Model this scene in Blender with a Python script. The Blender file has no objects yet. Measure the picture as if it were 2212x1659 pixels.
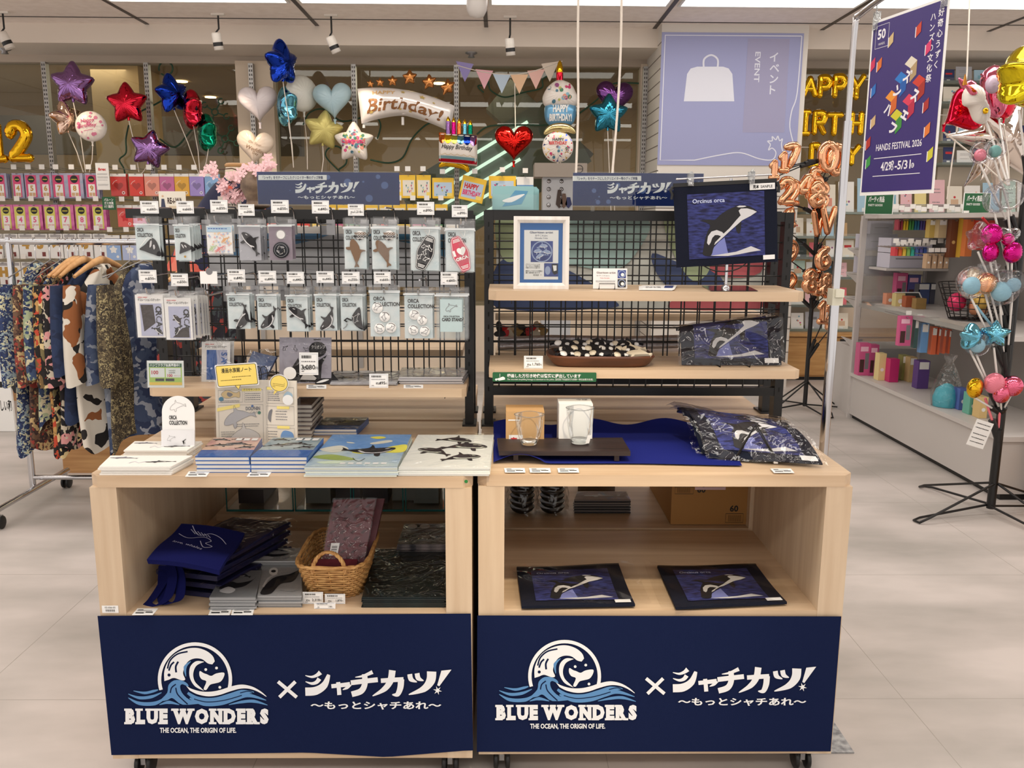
import bpy, bmesh, math, random
from mathutils import Vector, Matrix
random.seed(7)
S = bpy.context.scene
C = S.collection
# ---------------------------------------------------------------- camera
FPX = 1865.0
EYE = Vector((0, 0, 1.38))
YAW, PITCH, ROLL = 0.0129, math.radians(10.6), 0.0057
_f = Vector((math.sin(YAW) * math.cos(PITCH), math.cos(YAW) * math.cos(PITCH), -math.sin(PITCH)))
_r0 = Vector((math.cos(YAW), -math.sin(YAW), 0))
_u0 = _r0.cross(_f)
CAM_RIGHT = _r0 * math.cos(ROLL) + _u0 * math.sin(ROLL)
CAM_UP = _u0 * math.cos(ROLL) - _r0 * math.sin(ROLL)
cam_data = bpy.data.cameras.new('camera')
cam = bpy.data.objects.new('camera', cam_data)
C.objects.link(cam)
M = Matrix((CAM_RIGHT, CAM_UP, -_f)).transposed().to_4x4()
M.translation = EYE
cam.matrix_world = M
cam_data.sensor_width = 36.0
cam_data.lens = 36.0 * FPX / 2212.0
cam_data.clip_start = 0.05
cam_data.clip_end = 100
S.camera = cam
def ray(x, y):
	return CAM_RIGHT * ((x - 1106.0) / FPX) - CAM_UP * ((y - 829.5) / FPX) + _f
def at(x, y, Y):            # where the sight line of a picture point meets the plane at distance Y
	d = ray(x, y)
	return EYE + d * (Y / d.y)
def on(x, y, z):            # ... meets the level z
	d = ray(x, y)
	return EYE + d * ((z - EYE.z) / d.z)
def side(x, y, X):          # ... meets the plane at X
	d = ray(x, y)
	return EYE + d * (X / d.x)
# ---------------------------------------------------------------- view, world, light
vs = S.view_settings
vs.view_transform = 'Standard'
vs.look = 'None'
vs.gamma = 1.0
vs.use_curve_mapping = False
vs.exposure = 0.03
S.cycles.max_bounces = 8
S.cycles.diffuse_bounces = 4
S.cycles.glossy_bounces = 4
S.cycles.transmission_bounces = 6
S.cycles.transparent_max_bounces = 24
S.cycles.caustics_reflective = False
S.cycles.caustics_refractive = False
S.cycles.sample_clamp_indirect = 4.0
S.cycles.use_denoising = True
W = bpy.data.worlds.new('World')
S.world = W
W.use_nodes = True
W.node_tree.nodes['Background'].inputs[0].default_value = (1.0, 0.93, 0.88, 1)
W.node_tree.nodes['Background'].inputs[1].default_value = 1.05
def area(name, loc, size, power, col=(1, .95, .88), rot=(0, 0, 0)):
	d = bpy.data.lights.new(name, 'AREA')
	d.shape = 'RECTANGLE'
	d.size, d.size_y = size
	d.energy = power
	d.color = col
	o = bpy.data.objects.new(name, d)
	o.location = loc
	o.rotation_euler = rot
	C.objects.link(o)
	return o
def spot(name, loc, target, power, angle=50, col=(1, .8, .58), r=.03, blend=.6):
	d = bpy.data.lights.new(name, 'SPOT')
	d.energy = power
	d.color = col
	d.spot_size = math.radians(angle)
	d.spot_blend = blend
	d.shadow_soft_size = r
	o = bpy.data.objects.new(name, d)
	o.location = loc
	o.rotation_euler = (Vector(target) - Vector(loc)).to_track_quat('-Z', 'Y').to_euler()
	C.objects.link(o)
	return o
CEIL = 2.94
# ---------------------------------------------------------------- materials
def lin(c):
	return tuple((v / 255 / 12.92 if v / 255 <= .04045 else ((v / 255 + .055) / 1.055) ** 2.4) for v in c)
MATS = {}
def mat(name, rgb, rough=.5, metal=0.0, emit=0.0, spec=.5, coat=0.0, bump=None, vary=None, trans=0.0):
	"""plain surface; vary=(rgb2, scale, stretch) mixes a second colour by noise; bump=(scale, strength)"""
	if name in MATS:
		return MATS[name]
	m = bpy.data.materials.new(name)
	m.use_nodes = True
	nt = m.node_tree
	b = nt.nodes['Principled BSDF']
	b.inputs['Base Color'].default_value = (*lin(rgb), 1)
	b.inputs['Roughness'].default_value = rough
	b.inputs['Metallic'].default_value = metal
	b.inputs['Specular IOR Level'].default_value = spec
	b.inputs['Coat Weight'].default_value = coat
	b.inputs['Transmission Weight'].default_value = trans
	if emit:
		b.inputs['Emission Color'].default_value = (*lin(rgb), 1)
		b.inputs['Emission Strength'].default_value = emit
	tc = None
	if vary or bump:
		tc = nt.nodes.new('ShaderNodeTexCoord')
	if vary:
		rgb2, sc, st = vary
		mp = nt.nodes.new('ShaderNodeMapping')
		mp.inputs['Scale'].default_value = st
		nz = nt.nodes.new('ShaderNodeTexNoise')
		nz.inputs['Scale'].default_value = sc
		nz.inputs['Detail'].default_value = 5
		rp = nt.nodes.new('ShaderNodeValToRGB')
		rp.color_ramp.elements[0].position = .35
		rp.color_ramp.elements[0].color = (*lin(rgb), 1)
		rp.color_ramp.elements[1].position = .68
		rp.color_ramp.elements[1].color = (*lin(rgb2), 1)
		nt.links.new(tc.outputs['Object'], mp.inputs[0])
		nt.links.new(mp.outputs[0], nz.inputs['Vector'])
		nt.links.new(nz.outputs[0], rp.inputs[0])
		nt.links.new(rp.outputs[0], b.inputs['Base Color'])
	if bump:
		nz2 = nt.nodes.new('ShaderNodeTexNoise')
		nz2.inputs['Scale'].default_value = bump[0]
		nz2.inputs['Detail'].default_value = 3
		bp = nt.nodes.new('ShaderNodeBump')
		bp.inputs['Strength'].default_value = bump[1]
		bp.inputs['Distance'].default_value = bump[2] if len(bump) > 2 else .01
		nt.links.new(tc.outputs['Object'], nz2.inputs['Vector'])
		nt.links.new(nz2.outputs[0], bp.inputs['Height'])
		nt.links.new(bp.outputs[0], b.inputs['Normal'])
	MATS[name] = m
	return m
def film(name, rgb=(255, 255, 255), gloss=.25, scale=30, strength=.6, rough=.08, haze=0.0, stretch=(1, 1, 1), fres=.45):
	"""thin clear plastic: mostly see-through, glossy where it creases"""
	if name in MATS:
		return MATS[name]
	m = bpy.data.materials.new(name)
	m.use_nodes = True
	nt = m.node_tree
	nt.nodes.clear()
	out = nt.nodes.new('ShaderNodeOutputMaterial')
	tr = nt.nodes.new('ShaderNodeBsdfTransparent')
	tr.inputs[0].default_value = (*lin(rgb), 1)
	gl = nt.nodes.new('ShaderNodeBsdfGlossy')
	gl.inputs['Roughness'].default_value = rough
	mx = nt.nodes.new('ShaderNodeMixShader')
	tc = nt.nodes.new('ShaderNodeTexCoord')
	mp = nt.nodes.new('ShaderNodeMapping')
	mp.inputs['Scale'].default_value = stretch
	nz = nt.nodes.new('ShaderNodeTexNoise')
	nz.inputs['Scale'].default_value = scale
	nz.inputs['Detail'].default_value = 2
	nz.inputs['Distortion'].default_value = 1.2
	bp = nt.nodes.new('ShaderNodeBump')
	bp.inputs['Strength'].default_value = strength
	bp.inputs['Distance'].default_value = .02
	fr = nt.nodes.new('ShaderNodeFresnel')
	fr.inputs[0].default_value = 1.45
	ad = nt.nodes.new('ShaderNodeMath')
	ad.operation = 'MULTIPLY_ADD'
	ad.inputs[1].default_value = fres
	ad.inputs[2].default_value = gloss
	ad.use_clamp = True
	L = nt.links.new
	L(tc.outputs['Object'], mp.inputs[0])
	L(mp.outputs[0], nz.inputs['Vector'])
	L(nz.outputs[0], bp.inputs['Height'])
	L(bp.outputs[0], gl.inputs['Normal'])
	L(bp.outputs[0], fr.inputs['Normal'])
	L(fr.outputs[0], ad.inputs[0])
	L(ad.outputs[0], mx.inputs[0])
	if haze:
		df = nt.nodes.new('ShaderNodeBsdfDiffuse')
		df.inputs[0].default_value = (.85, .87, .88, 1)
		m2 = nt.nodes.new('ShaderNodeMixShader')
		m2.inputs[0].default_value = haze
		L(tr.outputs[0], m2.inputs[1])
		L(df.outputs[0], m2.inputs[2])
		L(m2.outputs[0], mx.inputs[1])
	else:
		L(tr.outputs[0], mx.inputs[1])
	L(gl.outputs[0], mx.inputs[2])
	L(mx.outputs[0], out.inputs[0])
	MATS[name] = m
	return m
def patterned(name, cols, scale=40, base=None, rough=.85):
	"""printed cloth: cells of several colours"""
	m = mat(name, cols[0], rough)
	nt = m.node_tree
	tc = nt.nodes.new('ShaderNodeTexCoord')
	nz = nt.nodes.new('ShaderNodeTexNoise')
	nz.inputs['Scale'].default_value = scale * .6
	ad = nt.nodes.new('ShaderNodeMixRGB')
	ad.inputs[0].default_value = .12
	vo = nt.nodes.new('ShaderNodeTexVoronoi')
	vo.inputs['Scale'].default_value = scale
	sp = nt.nodes.new('ShaderNodeSeparateColor')
	rp = nt.nodes.new('ShaderNodeValToRGB')
	rp.color_ramp.interpolation = 'CONSTANT'
	e = rp.color_ramp.elements
	e[0].color = (*lin(cols[0]), 1)
	e[1].position, e[1].color = 1 / len(cols), (*lin(cols[1]), 1)
	for i in range(2, len(cols)):
		k = e.new(i / len(cols))
		k.color = (*lin(cols[i]), 1)
	L = nt.links.new
	L(tc.outputs['Object'], nz.inputs['Vector'])
	L(tc.outputs['Object'], ad.inputs[1])
	L(nz.outputs['Color'], ad.inputs[2])
	L(ad.outputs[0], vo.inputs['Vector'])
	L(vo.outputs['Color'], sp.inputs[0])
	L(sp.outputs[0], rp.inputs[0])
	L(rp.outputs[0], nt.nodes['Principled BSDF'].inputs['Base Color'])
	return m
def wood(name, a, b, stretch=(1.2, 14, 14), rough=.45, scale=3.0):
	return mat(name, a, rough, vary=(b, scale, stretch))
# ---------------------------------------------------------------- mesh building
class Fr:
	"""a flat drawing frame: origin, right, up; p(x, y, lift) gives a point"""
	def __init__(s, o, u, v):
		s.o, s.u, s.v = Vector(o), Vector(u).normalized(), Vector(v).normalized()
		s.n = s.u.cross(s.v).normalized()
	def p(s, x, y, z=0.0):
		return s.o + s.u * x + s.v * y + s.n * z
def front(x, y, Y, lean=0.0, yaw=0.0):
	"""frame facing the front of the shop, origin at the sight of (x, y) on the plane Y; lean tips the top back"""
	o = at(x, y, Y)
	u = Vector((math.cos(yaw), math.sin(yaw), 0))
	back = Vector((-math.sin(yaw), math.cos(yaw), 0))
	return Fr(o, u, Vector((0, 0, math.cos(lean))) + back * math.sin(lean))
class PF:
	"""frame on the plane Y whose drawing units are photograph pixels (for print on flat upright things)"""
	def __init__(s, Y, sx=1.0, sy=1.0, ox=0.0, oy=0.0):
		s.Y, s.sx, s.sy, s.ox, s.oy = Y, sx, sy, ox, oy
		s.n = Vector((0, -1, 0))
	def p(s, x, y, z=0.0):
		q = at(x * s.sx + s.ox, y * s.sy + s.oy, s.Y)
		return q + s.n * z
class QF:
	"""frame on a four-cornered flat sheet: drawing units u, v run 0..1 from bottom left"""
	def __init__(s, bl, br, tr, tl):
		s.c = [Vector(q) for q in (bl, br, tr, tl)]
		s.n = (s.c[1] - s.c[0]).cross(s.c[3] - s.c[0]).normalized()
	def p(s, x, y, z=0.0):
		a = s.c[0].lerp(s.c[1], x)
		b = s.c[3].lerp(s.c[2], x)
		return a.lerp(b, y) + s.n * z
TEXTS = {}
def glyphs(txt, weight):
	k = (txt, weight)
	if k not in TEXTS:
		cu = bpy.data.curves.new('lettering', 'FONT')
		cu.body = txt
		cu.fill_mode = 'FRONT'
		cu.resolution_u = 2
		cu.offset = weight
		o = bpy.data.objects.new('lettering', cu)
		C.objects.link(o)
		dg = bpy.context.evaluated_depsgraph_get()
		me = bpy.data.meshes.new_from_object(o.evaluated_get(dg))
		vs_ = [(v.co.x, v.co.y) for v in me.vertices]
		fs = [tuple(f.vertices) for f in me.polygons]
		bpy.data.objects.remove(o)
		bpy.data.curves.remove(cu)
		bpy.data.meshes.remove(me)
		TEXTS[k] = (vs_, fs)
	return TEXTS[k]
WLOC = {}
class MB:
	def __init__(s):
		s.v, s.f, s.m, s.sm, s.mats = [], [], [], [], []
		s.k = 0
	def up(s):
		s.k = (s.k + 1) % 60
		return s.k * 6e-6
	def add(s, vs_, fs, m, smooth=False):
		if m not in s.mats:
			s.mats.append(m)
		i = s.mats.index(m)
		n = len(s.v)
		s.v += [Vector(q) for q in vs_]
		for f in fs:
			s.f.append(tuple(k + n for k in f))
			s.m.append(i)
			s.sm.append(smooth)
		return s
	def obox(s, o, a, b, c, m):
		o, a, b, c = Vector(o), Vector(a), Vector(b), Vector(c)
		if a.cross(b).dot(c) < 0:
			a, b = b, a
		vs_ = [o, o + a, o + a + b, o + b, o + c, o + a + c, o + a + b + c, o + b + c]
		return s.add(vs_, [(3, 2, 1, 0), (4, 5, 6, 7), (0, 1, 5, 4), (1, 2, 6, 5), (2, 3, 7, 6), (3, 0, 4, 7)], m)
	def box(s, x0, x1, y0, y1, z0, z1, m):
		return s.obox((x0, y0, z0), (x1 - x0, 0, 0), (0, y1 - y0, 0), (0, 0, z1 - z0), m)
	def fbox(s, F, x0, y0, x1, y1, d, m, z=0.0):
		"""slab in a frame, d thick behind the frame's face (face at lift z)"""
		a = [F.p(x0, y0, z), F.p(x1, y0, z), F.p(x1, y1, z), F.p(x0, y1, z)]
		b = [F.p(x0, y0, z - d), F.p(x1, y0, z - d), F.p(x1, y1, z - d), F.p(x0, y1, z - d)]
		return s.add(a + b, [(0, 1, 2, 3), (7, 6, 5, 4), (4, 5, 1, 0), (5, 6, 2, 1), (6, 7, 3, 2), (7, 4, 0, 3)], m)
	def rect(s, F, x0, y0, x1, y1, m, z=.0006):
		z += s.up()
		return s.add([F.p(x0, y0, z), F.p(x1, y0, z), F.p(x1, y1, z), F.p(x0, y1, z)], [(0, 1, 2, 3)], m)
	def poly(s, F, pts, m, z=.0006):
		z += s.up()
		return s.add([F.p(x, y, z) for x, y in pts], [tuple(range(len(pts)))], m)
	def prism(s, F, pts, d, m, z=0.0, smooth=False):
		n = len(pts)
		ar = sum(pts[i][0] * pts[(i + 1) % n][1] - pts[(i + 1) % n][0] * pts[i][1] for i in range(n))
		if ar < 0:
			pts = pts[::-1]
		a = [F.p(x, y, z) for x, y in pts] + [F.p(x, y, z - d) for x, y in pts]
		fs = [tuple(range(n)), tuple(range(2 * n - 1, n - 1, -1))]
		s.add(a, fs, m)
		return s.add(a, [(i, n + i, n + (i + 1) % n, (i + 1) % n) for i in range(n)], m, smooth)
	def disc(s, F, cx, cy, r, m, z=.0006, ry=None, n=20):
		ry = ry or r
		return s.poly(F, [(cx + r * math.cos(t * 2 * math.pi / n), cy + ry * math.sin(t * 2 * math.pi / n)) for t in range(n)], m, z)
	def line(s, F, pts, w, m, z=.0006, closed=False):
		"""flat stroke of width w (w may be a list, for a brush taper)"""
		z += s.up()
		pts = [Vector((p[0], p[1])) for p in pts]
		n = len(pts)
		L, R = [], []
		for i in range(n):
			a = pts[(i - 1) % n] if (closed or i > 0) else pts[i]
			b = pts[(i + 1) % n] if (closed or i < n - 1) else pts[i]
			d = (b - a)
			d = d.normalized() if d.length > 1e-9 else Vector((1, 0))
			k = Vector((-d.y, d.x)) * ((w[i] if isinstance(w, (list, tuple)) else w) / 2)
			L.append(pts[i] + k)
			R.append(pts[i] - k)
		vs_ = [F.p(q.x, q.y, z) for q in L] + [F.p(q.x, q.y, z) for q in R]
		fs = [(i, n + i, n + (i + 1) % n, (i + 1) % n) for i in range(n if closed else n - 1)]
		return s.add(vs_, fs, m)
	def text(s, F, txt, x, y, h, m, z=.0007, w=0.0, align='l', sx=1.0, shear=0.0, width=None, down=False, rot=0.0):
		"""lettering with capital height h; align l/c/r about x; width fits the whole run"""
		z += s.up()
		vs_, fs = glyphs(txt, w)
		if not vs_:
			return s
		x0 = min(q[0] for q in vs_)
		x1 = max(q[0] for q in vs_)
		k = h / .69
		kx = k * sx
		if width:
			kx = width / max(1e-6, x1 - x0)
		off = {'l': 0, 'c': -.5, 'r': -1}[align] * (x1 - x0) - x0
		sg = -1 if down else 1
		cs, sn = math.cos(rot), math.sin(rot)
		out = []
		for qx, qy in vs_:
			a, b = (qx + off) * kx + shear * qy * k, qy * k * sg
			out.append(F.p(x + a * cs - b * sn, y + a * sn + b * cs, z))
		if down:
			fs = [f[::-1] for f in fs]
		return s.add(out, fs, m)
	def tube(s, pts, r, m, n=8, closed=False):
		pts = [Vector(q) for q in pts]
		k = len(pts)
		rings, fs, up = [], [], None
		for i in range(k):
			a = pts[(i - 1) % k] if (closed or i > 0) else pts[i]
			b = pts[(i + 1) % k] if (closed or i < k - 1) else pts[i]
			t = (b - a).normalized()
			if up is None:
				up = t.orthogonal().normalized()
			up = (up - t * up.dot(t))
			up = up.normalized() if up.length > 1e-6 else t.orthogonal().normalized()
			w = t.cross(up)
			rr = r[i] if isinstance(r, (list, tuple)) else r
			rings += [pts[i] + (up * math.cos(j * 2 * math.pi / n) + w * math.sin(j * 2 * math.pi / n)) * rr for j in range(n)]
		for i in range(k if closed else k - 1):
			for j in range(n):
				fs.append((i * n + j, i * n + (j + 1) % n, ((i + 1) % k) * n + (j + 1) % n, ((i + 1) % k) * n + j))
		s.add(rings, fs, m, True)
		if not closed:
			s.add(rings[:n], [tuple(range(n - 1, -1, -1))], m)
			s.add(rings[-n:], [tuple(range(n))], m)
		return s
	def lathe(s, o, prof, m, n=24, axis=(0, 0, 1), smooth=True, closed=False):
		ax = Vector(axis).normalized()
		e1 = ax.orthogonal().normalized()
		if abs(ax.z) > .99:
			e1 = Vector((1, 0, 0))
		e2 = ax.cross(e1)
		o = Vector(o)
		vs_ = []
		for r, z in prof:
			vs_ += [o + ax * z + (e1 * math.cos(j * 2 * math.pi / n) + e2 * math.sin(j * 2 * math.pi / n)) * r for j in range(n)]
		k = len(prof)
		fs = [(i * n + j, i * n + (j + 1) % n, ((i + 1) % k) * n + (j + 1) % n, ((i + 1) % k) * n + j) for i in range(k if closed else k - 1) for j in range(n)]
		s.add(vs_, fs, m, smooth)
		if not closed and prof[0][0] > 1e-5:
			s.add(vs_[:n], [tuple(range(n - 1, -1, -1))], m)
		if not closed and prof[-1][0] > 1e-5:
			s.add(vs_[-n:], [tuple(range(n))], m)
		return s
	def grid(s, fn, nu, nv, m, smooth=True):
		"""surface fn(u, v) over 0..1"""
		vs_ = [fn(i / nu, j / nv) for j in range(nv + 1) for i in range(nu + 1)]
		fs = [(j * (nu + 1) + i, j * (nu + 1) + i + 1, (j + 1) * (nu + 1) + i + 1, (j + 1) * (nu + 1) + i) for j in range(nv) for i in range(nu)]
		return s.add(vs_, fs, m, smooth)
	def build(s, name, parent=None, weld=False):
		if parent is not None:
			o0 = WLOC[parent.name]
		else:
			lo = Vector([min(q[i] for q in s.v) for i in range(3)])
			hi = Vector([max(q[i] for q in s.v) for i in range(3)])
			o0 = Vector(((lo.x + hi.x) / 2, (lo.y + hi.y) / 2, lo.z))
		me = bpy.data.meshes.new(name)
		me.from_pydata([tuple(q - o0) for q in s.v], [], s.f)
		me.polygons.foreach_set('material_index', s.m)
		me.polygons.foreach_set('use_smooth', s.sm)
		for m in s.mats:
			me.materials.append(m)
		me.update()
		o = bpy.data.objects.new(name, me)
		C.objects.link(o)
		if parent is not None:
			o.parent = parent
		else:
			o.location = o0
		WLOC[o.name] = o0.copy()
		return o
def tag(o, label, cat, group=None, kind=None):
	o['label'], o['category'] = label, cat
	if group:
		o['group'] = group
	if kind:
		o['kind'] = kind
	return o
def thing(name, label, cat, loc, group=None):
	o = bpy.data.objects.new(name, None)
	o.empty_display_size = .05
	C.objects.link(o)
	o.location = loc
	WLOC[o.name] = Vector(loc)
	return tag(o, label, cat, group)
def struct(mb, name):
	o = mb.build(name)
	o['kind'] = 'structure'
	return o
def short(label, n=9):
	w = label.split(',')[0].split()[:n]
	while w and w[-1] in ('a', 'an', 'the', 'of', 'on', 'with', 'in', 'at', 'and', 'to', 'beside', 'before', 'under', 'for', 'by', 'from'):
		w.pop()
	return ' '.join(w)
def kids(o):
	return [c for c in bpy.data.objects if c.parent is o]
KIDS = {}
def dup(root, delta, label, group=None):
	"""a copy of a thing, its parts and their sub-parts, moved by delta"""
	if root.name not in KIDS:
		KIDS[root.name] = [(c, kids(c)) for c in kids(root)]
	r = root.copy()
	C.objects.link(r)
	r.location = root.location + Vector(delta)
	WLOC[r.name] = WLOC[root.name] + Vector(delta)
	r['label'] = label
	if group:
		r['group'] = group
	elif 'group' in r:
		del r['group']
	for c, gc in KIDS[root.name]:
		d = c.copy()
		C.objects.link(d)
		d.parent = r
		for g in gc:
			e = g.copy()
			C.objects.link(e)
			e.parent = d
	return r
def arc(cx, cy, r, a0, a1, n=16, ry=None):
	ry = ry or r
	return [(cx + r * math.cos(math.radians(a0 + (a1 - a0) * i / n)), cy + ry * math.sin(math.radians(a0 + (a1 - a0) * i / n))) for i in range(n + 1)]
def spline(pts, n=6, closed=False):
	"""smooth curve through points (Catmull-Rom), any dimension"""
	k = len(pts)
	dim = len(pts[0])
	out = []
	for i in range(k if closed else k - 1):
		p0 = pts[(i - 1) % k] if (closed or i > 0) else pts[i]
		p1, p2 = pts[i], pts[(i + 1) % k]
		p3 = pts[(i + 2) % k] if (closed or i < k - 2) else p2
		for j in range(n):
			t = j / n
			out.append(tuple(.5 * (2 * p1[d] + (p2[d] - p0[d]) * t + (2 * p0[d] - 5 * p1[d] + 4 * p2[d] - p3[d]) * t * t + (3 * p1[d] - p0[d] - 3 * p2[d] + p3[d]) * t ** 3) for d in range(dim)))
	if not closed:
		out.append(tuple(pts[-1]))
	return out
def rrect(x0, y0, x1, y1, r, n=4):
	return arc(x1 - r, y1 - r, r, 0, 90, n) + arc(x0 + r, y1 - r, r, 90, 180, n) + arc(x0 + r, y0 + r, r, 180, 270, n) + arc(x1 - r, y0 + r, r, 270, 360, n)
# ---------------------------------------------------------------- shared materials
WHITE = mat('white_paper', (238, 238, 236), .6)
CARD = mat('cream_card', (232, 226, 212), .6)
INK = mat('black_ink', (22, 21, 22), .5)
GREYINK = mat('grey_ink', (120, 120, 124), .6)
BLACK = mat('black_steel', (14, 14, 15), .42)
BLACKP = mat('black_plastic', (20, 20, 21), .45)
CHROME = mat('chrome', (205, 205, 208), .14, 1.0)
STEEL = mat('grey_steel', (150, 150, 152), .35, .8)
GALV = mat('galvanised_steel', (180, 182, 184), .4, .75, vary=((120, 122, 126), 60, (1, 1, 1)))
PALEWOOD = wood('pale_wood', (209, 184, 154), (193, 165, 134), (1.0, 16, 16), .42, 2.2)
PALEWOODV = wood('pale_wood_upright', (212, 190, 162), (197, 172, 143), (16, 16, 1.0), .45, 2.2)
OAK = wood('oak_wood', (196, 152, 100), (170, 124, 76), (1.0, 14, 14), .5, 2.4)
NAVY = mat('navy_fabric', (18, 29, 64), .9, spec=.12, bump=(900, .15, .002))
POUCHBLUE = mat('midnight_canvas', (24, 28, 42), .9, spec=.15, bump=(700, .2, .002))
FELT = mat('royal_blue_felt', (28, 36, 112), .95, spec=.1, bump=(600, .25, .002))
FILM = film('clear_film', gloss=.03, scale=22, strength=.7, rough=.06)
BAGFILM = film('packet_film', gloss=.03, scale=24, strength=.45, rough=.09, haze=.04, fres=.22)
CRINKLE = film('crinkled_film', gloss=.05, scale=16, strength=1.0, rough=.05)
GLASSPANE = film('window_glass', (225, 228, 222), gloss=.015, scale=.2, strength=0.0, rough=.0)
ACRYL = film('clear_acrylic', (252, 254, 254), gloss=.03, scale=.5, strength=0.0, rough=.02)
TEAL = mat('acrylic_edge', (40, 120, 120), .2)
SHRED = mat('white_plastic', (232, 230, 226), .4)
GREYMETAL = mat('grey_painted_metal', (172, 168, 163), .45)
RED = mat('red_ink', (200, 45, 50), .55)
YEL = mat('yellow_card', (244, 218, 112), .6)
GREEN = mat('green_sign', (24, 92, 52), .5)
BLUEINK = mat('blue_ink', (40, 92, 168), .55)
LBLUE = mat('light_blue_ink', (96, 148, 200), .6)
# ---------------------------------------------------------------- the room
FLOOR_M = mat('floor_vinyl', (204, 196, 192), .42, spec=.4, vary=((168, 163, 158), 2.2, (.7, 1.6, 1)))
JOINT = mat('floor_joint', (168, 162, 156), .6)
CEIL_M = mat('ceiling_board', (248, 238, 230), .9, vary=((240, 229, 220), 14, (1, 1, 1)), bump=(220, .25, .003))
GROOVE = mat('ceiling_channel', (70, 64, 60), .5)
WALL_M = mat('cream_wall', (226, 210, 190), .8)
SLAT = mat('slat_wall', (222, 216, 208), .55)
SLATGAP = mat('slat_groove', (120, 110, 102), .7)
ALU = mat('window_aluminium', (176, 170, 162), .4, .5)
LAMP = mat('lamp_diffuser', (255, 250, 242), .5, emit=4.2)
fl = MB()
fl.box(-7, 7, -3, 16, -.1, 0, FLOOR_M)
for i in range(-7, 8):
	fl.box(i * .914 + .28 - .001, i * .914 + .28 + .001, -3, 16, 0, .0004, JOINT)
for j in range(-3, 18):
	fl.box(-7, 7, j * .914 + .5 - .001, j * .914 + .5 + .001, 0, .0004, JOINT)
struct(fl, 'floor')
ce = MB()
ce.box(-7, 7, -3, 7.43, CEIL, CEIL + .1, CEIL_M)
GX = [-.13 + 1.37 * k for k in range(-4, 6)]
for x in GX:
	ce.box(x - .016, x + .016, -3, 7.43, CEIL - .004, CEIL + .01, GROOVE)
for y in (7.2, 4.75, 2.3, -.1):
	ce.box(-7, 7, y - .008, y + .008, CEIL - .004, CEIL + .01, GROOVE)
struct(ce, 'ceiling')
so = MB()
so.box(-7, 7, 7.43, 8.1, 2.79, CEIL + .1, mat('soffit_paint', (228, 217, 205), .7))
struct(so, 'trim_1')
# lamps in the ceiling cells (front row in view)
n_l = 0
for k in range(len(GX) - 1):
	xc = (GX[k] + GX[k + 1]) / 2
	if not -3.3 < xc < 3.9:
		continue
	t = thing('ceiling_light', '', 'ceiling light', (xc, 6.42, CEIL))
	m_ = MB()
	m_.box(xc - .63, xc + .63, 6.17, 6.19, CEIL - .012, CEIL, SHRED).box(xc - .63, xc + .63, 6.65, 6.67, CEIL - .012, CEIL, SHRED)
	m_.box(xc - .65, xc - .63, 6.17, 6.67, CEIL - .012, CEIL, SHRED).box(xc + .63, xc + .65, 6.17, 6.67, CEIL - .012, CEIL, SHRED)
	m_.build('frame', t)
	MB().box(xc - .63, xc + .63, 6.19, 6.65, CEIL - .006, CEIL - .002, LAMP).build('diffuser', t)
	n_l += 1
	t['label'] = ['fluorescent ceiling panel at the far left, over the gold number balloons', 'fluorescent ceiling panel second from left, over the red star balloon',
				'fluorescent ceiling panel third from left, over the white birthday arch balloon', 'fluorescent ceiling panel just left of the lavender event sign',
				'fluorescent ceiling panel directly above the lavender event sign', 'fluorescent ceiling panel at the far right, behind the purple poster'][min(n_l - 1, 5)]
	t['group'] = 'fluorescent panels in the ceiling'
# the rows of the same lamps nearer than the view, and over the camera
for y in (4.0, 1.55, -.9):
	for k in range(len(GX) - 1):
		xc = (GX[k] + GX[k + 1]) / 2
		if -3.6 < xc < 4.2:
			area('ceiling_lamp', (xc, y, CEIL - .01), (1.26, .46), 13)
# back wall: low wall, glazing, mullions
bw = MB()
bw.box(-7, 7, 8.0, 8.1, 0, .62, WALL_M)
bw.box(-7, 7, 7.96, 8.1, 2.73, 2.79, mat('window_head', (186, 172, 157), .6))
for a, b in (((512, 130), (592, 130)), ((1383, 130), (1403, 130))):
	xa, xb = at(*a, 8.0).x, at(*b, 8.0).x
	bw.box(xa, xb, 7.93, 8.1, .6, 2.75, WALL_M)
bw.box(-7, -6.2, 8, 8.1, .5, 2.8, WALL_M)
struct(bw, 'wall_back')
gl = MB()
gl.box(-7, 1.4, 8.03, 8.04, .62, 2.74, GLASSPANE)
struct(gl, 'window_1')
gl = MB()
gl.box(2.4, 4.0, 8.03, 8.04, .62, 2.74, GLASSPANE)
struct(gl, 'window_2')
# slotted uprights on the back wall
UPR = mat('slotted_upright', (176, 174, 172), .35, .7)
SLOT = mat('slot_dark', (66, 62, 60), .6)
for i, (x_, who) in enumerate(((103, 'beside the purple star balloon, far left'), (322, 'right of the red star balloon'), (546, 'on the cream pillar behind the white heart balloon'),
				(766, 'at the left end of the birthday arch balloon'), (986, 'at the right end of the birthday arch balloon'), (1392, 'at the window edge beside the lavender event sign'))):
	X = at(x_, 240, 7.88).x
	t = thing('slotted_upright', 'grey slotted shelving upright ' + who, 'upright', (X, 7.9, .05), 'slotted uprights along the back window')
	MB().box(X - .02, X + .02, 7.87, 7.93, .05, 2.72, UPR).build('rail', t)
	m_ = MB()
	for k in range(52):
		z = .9 + k * .035
		for dx in (-.009, .009):
			m_.box(X + dx - .004, X + dx + .004, 7.8685, 7.871, z, z + .018, SLOT)
	m_.build('slots', t)
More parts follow.
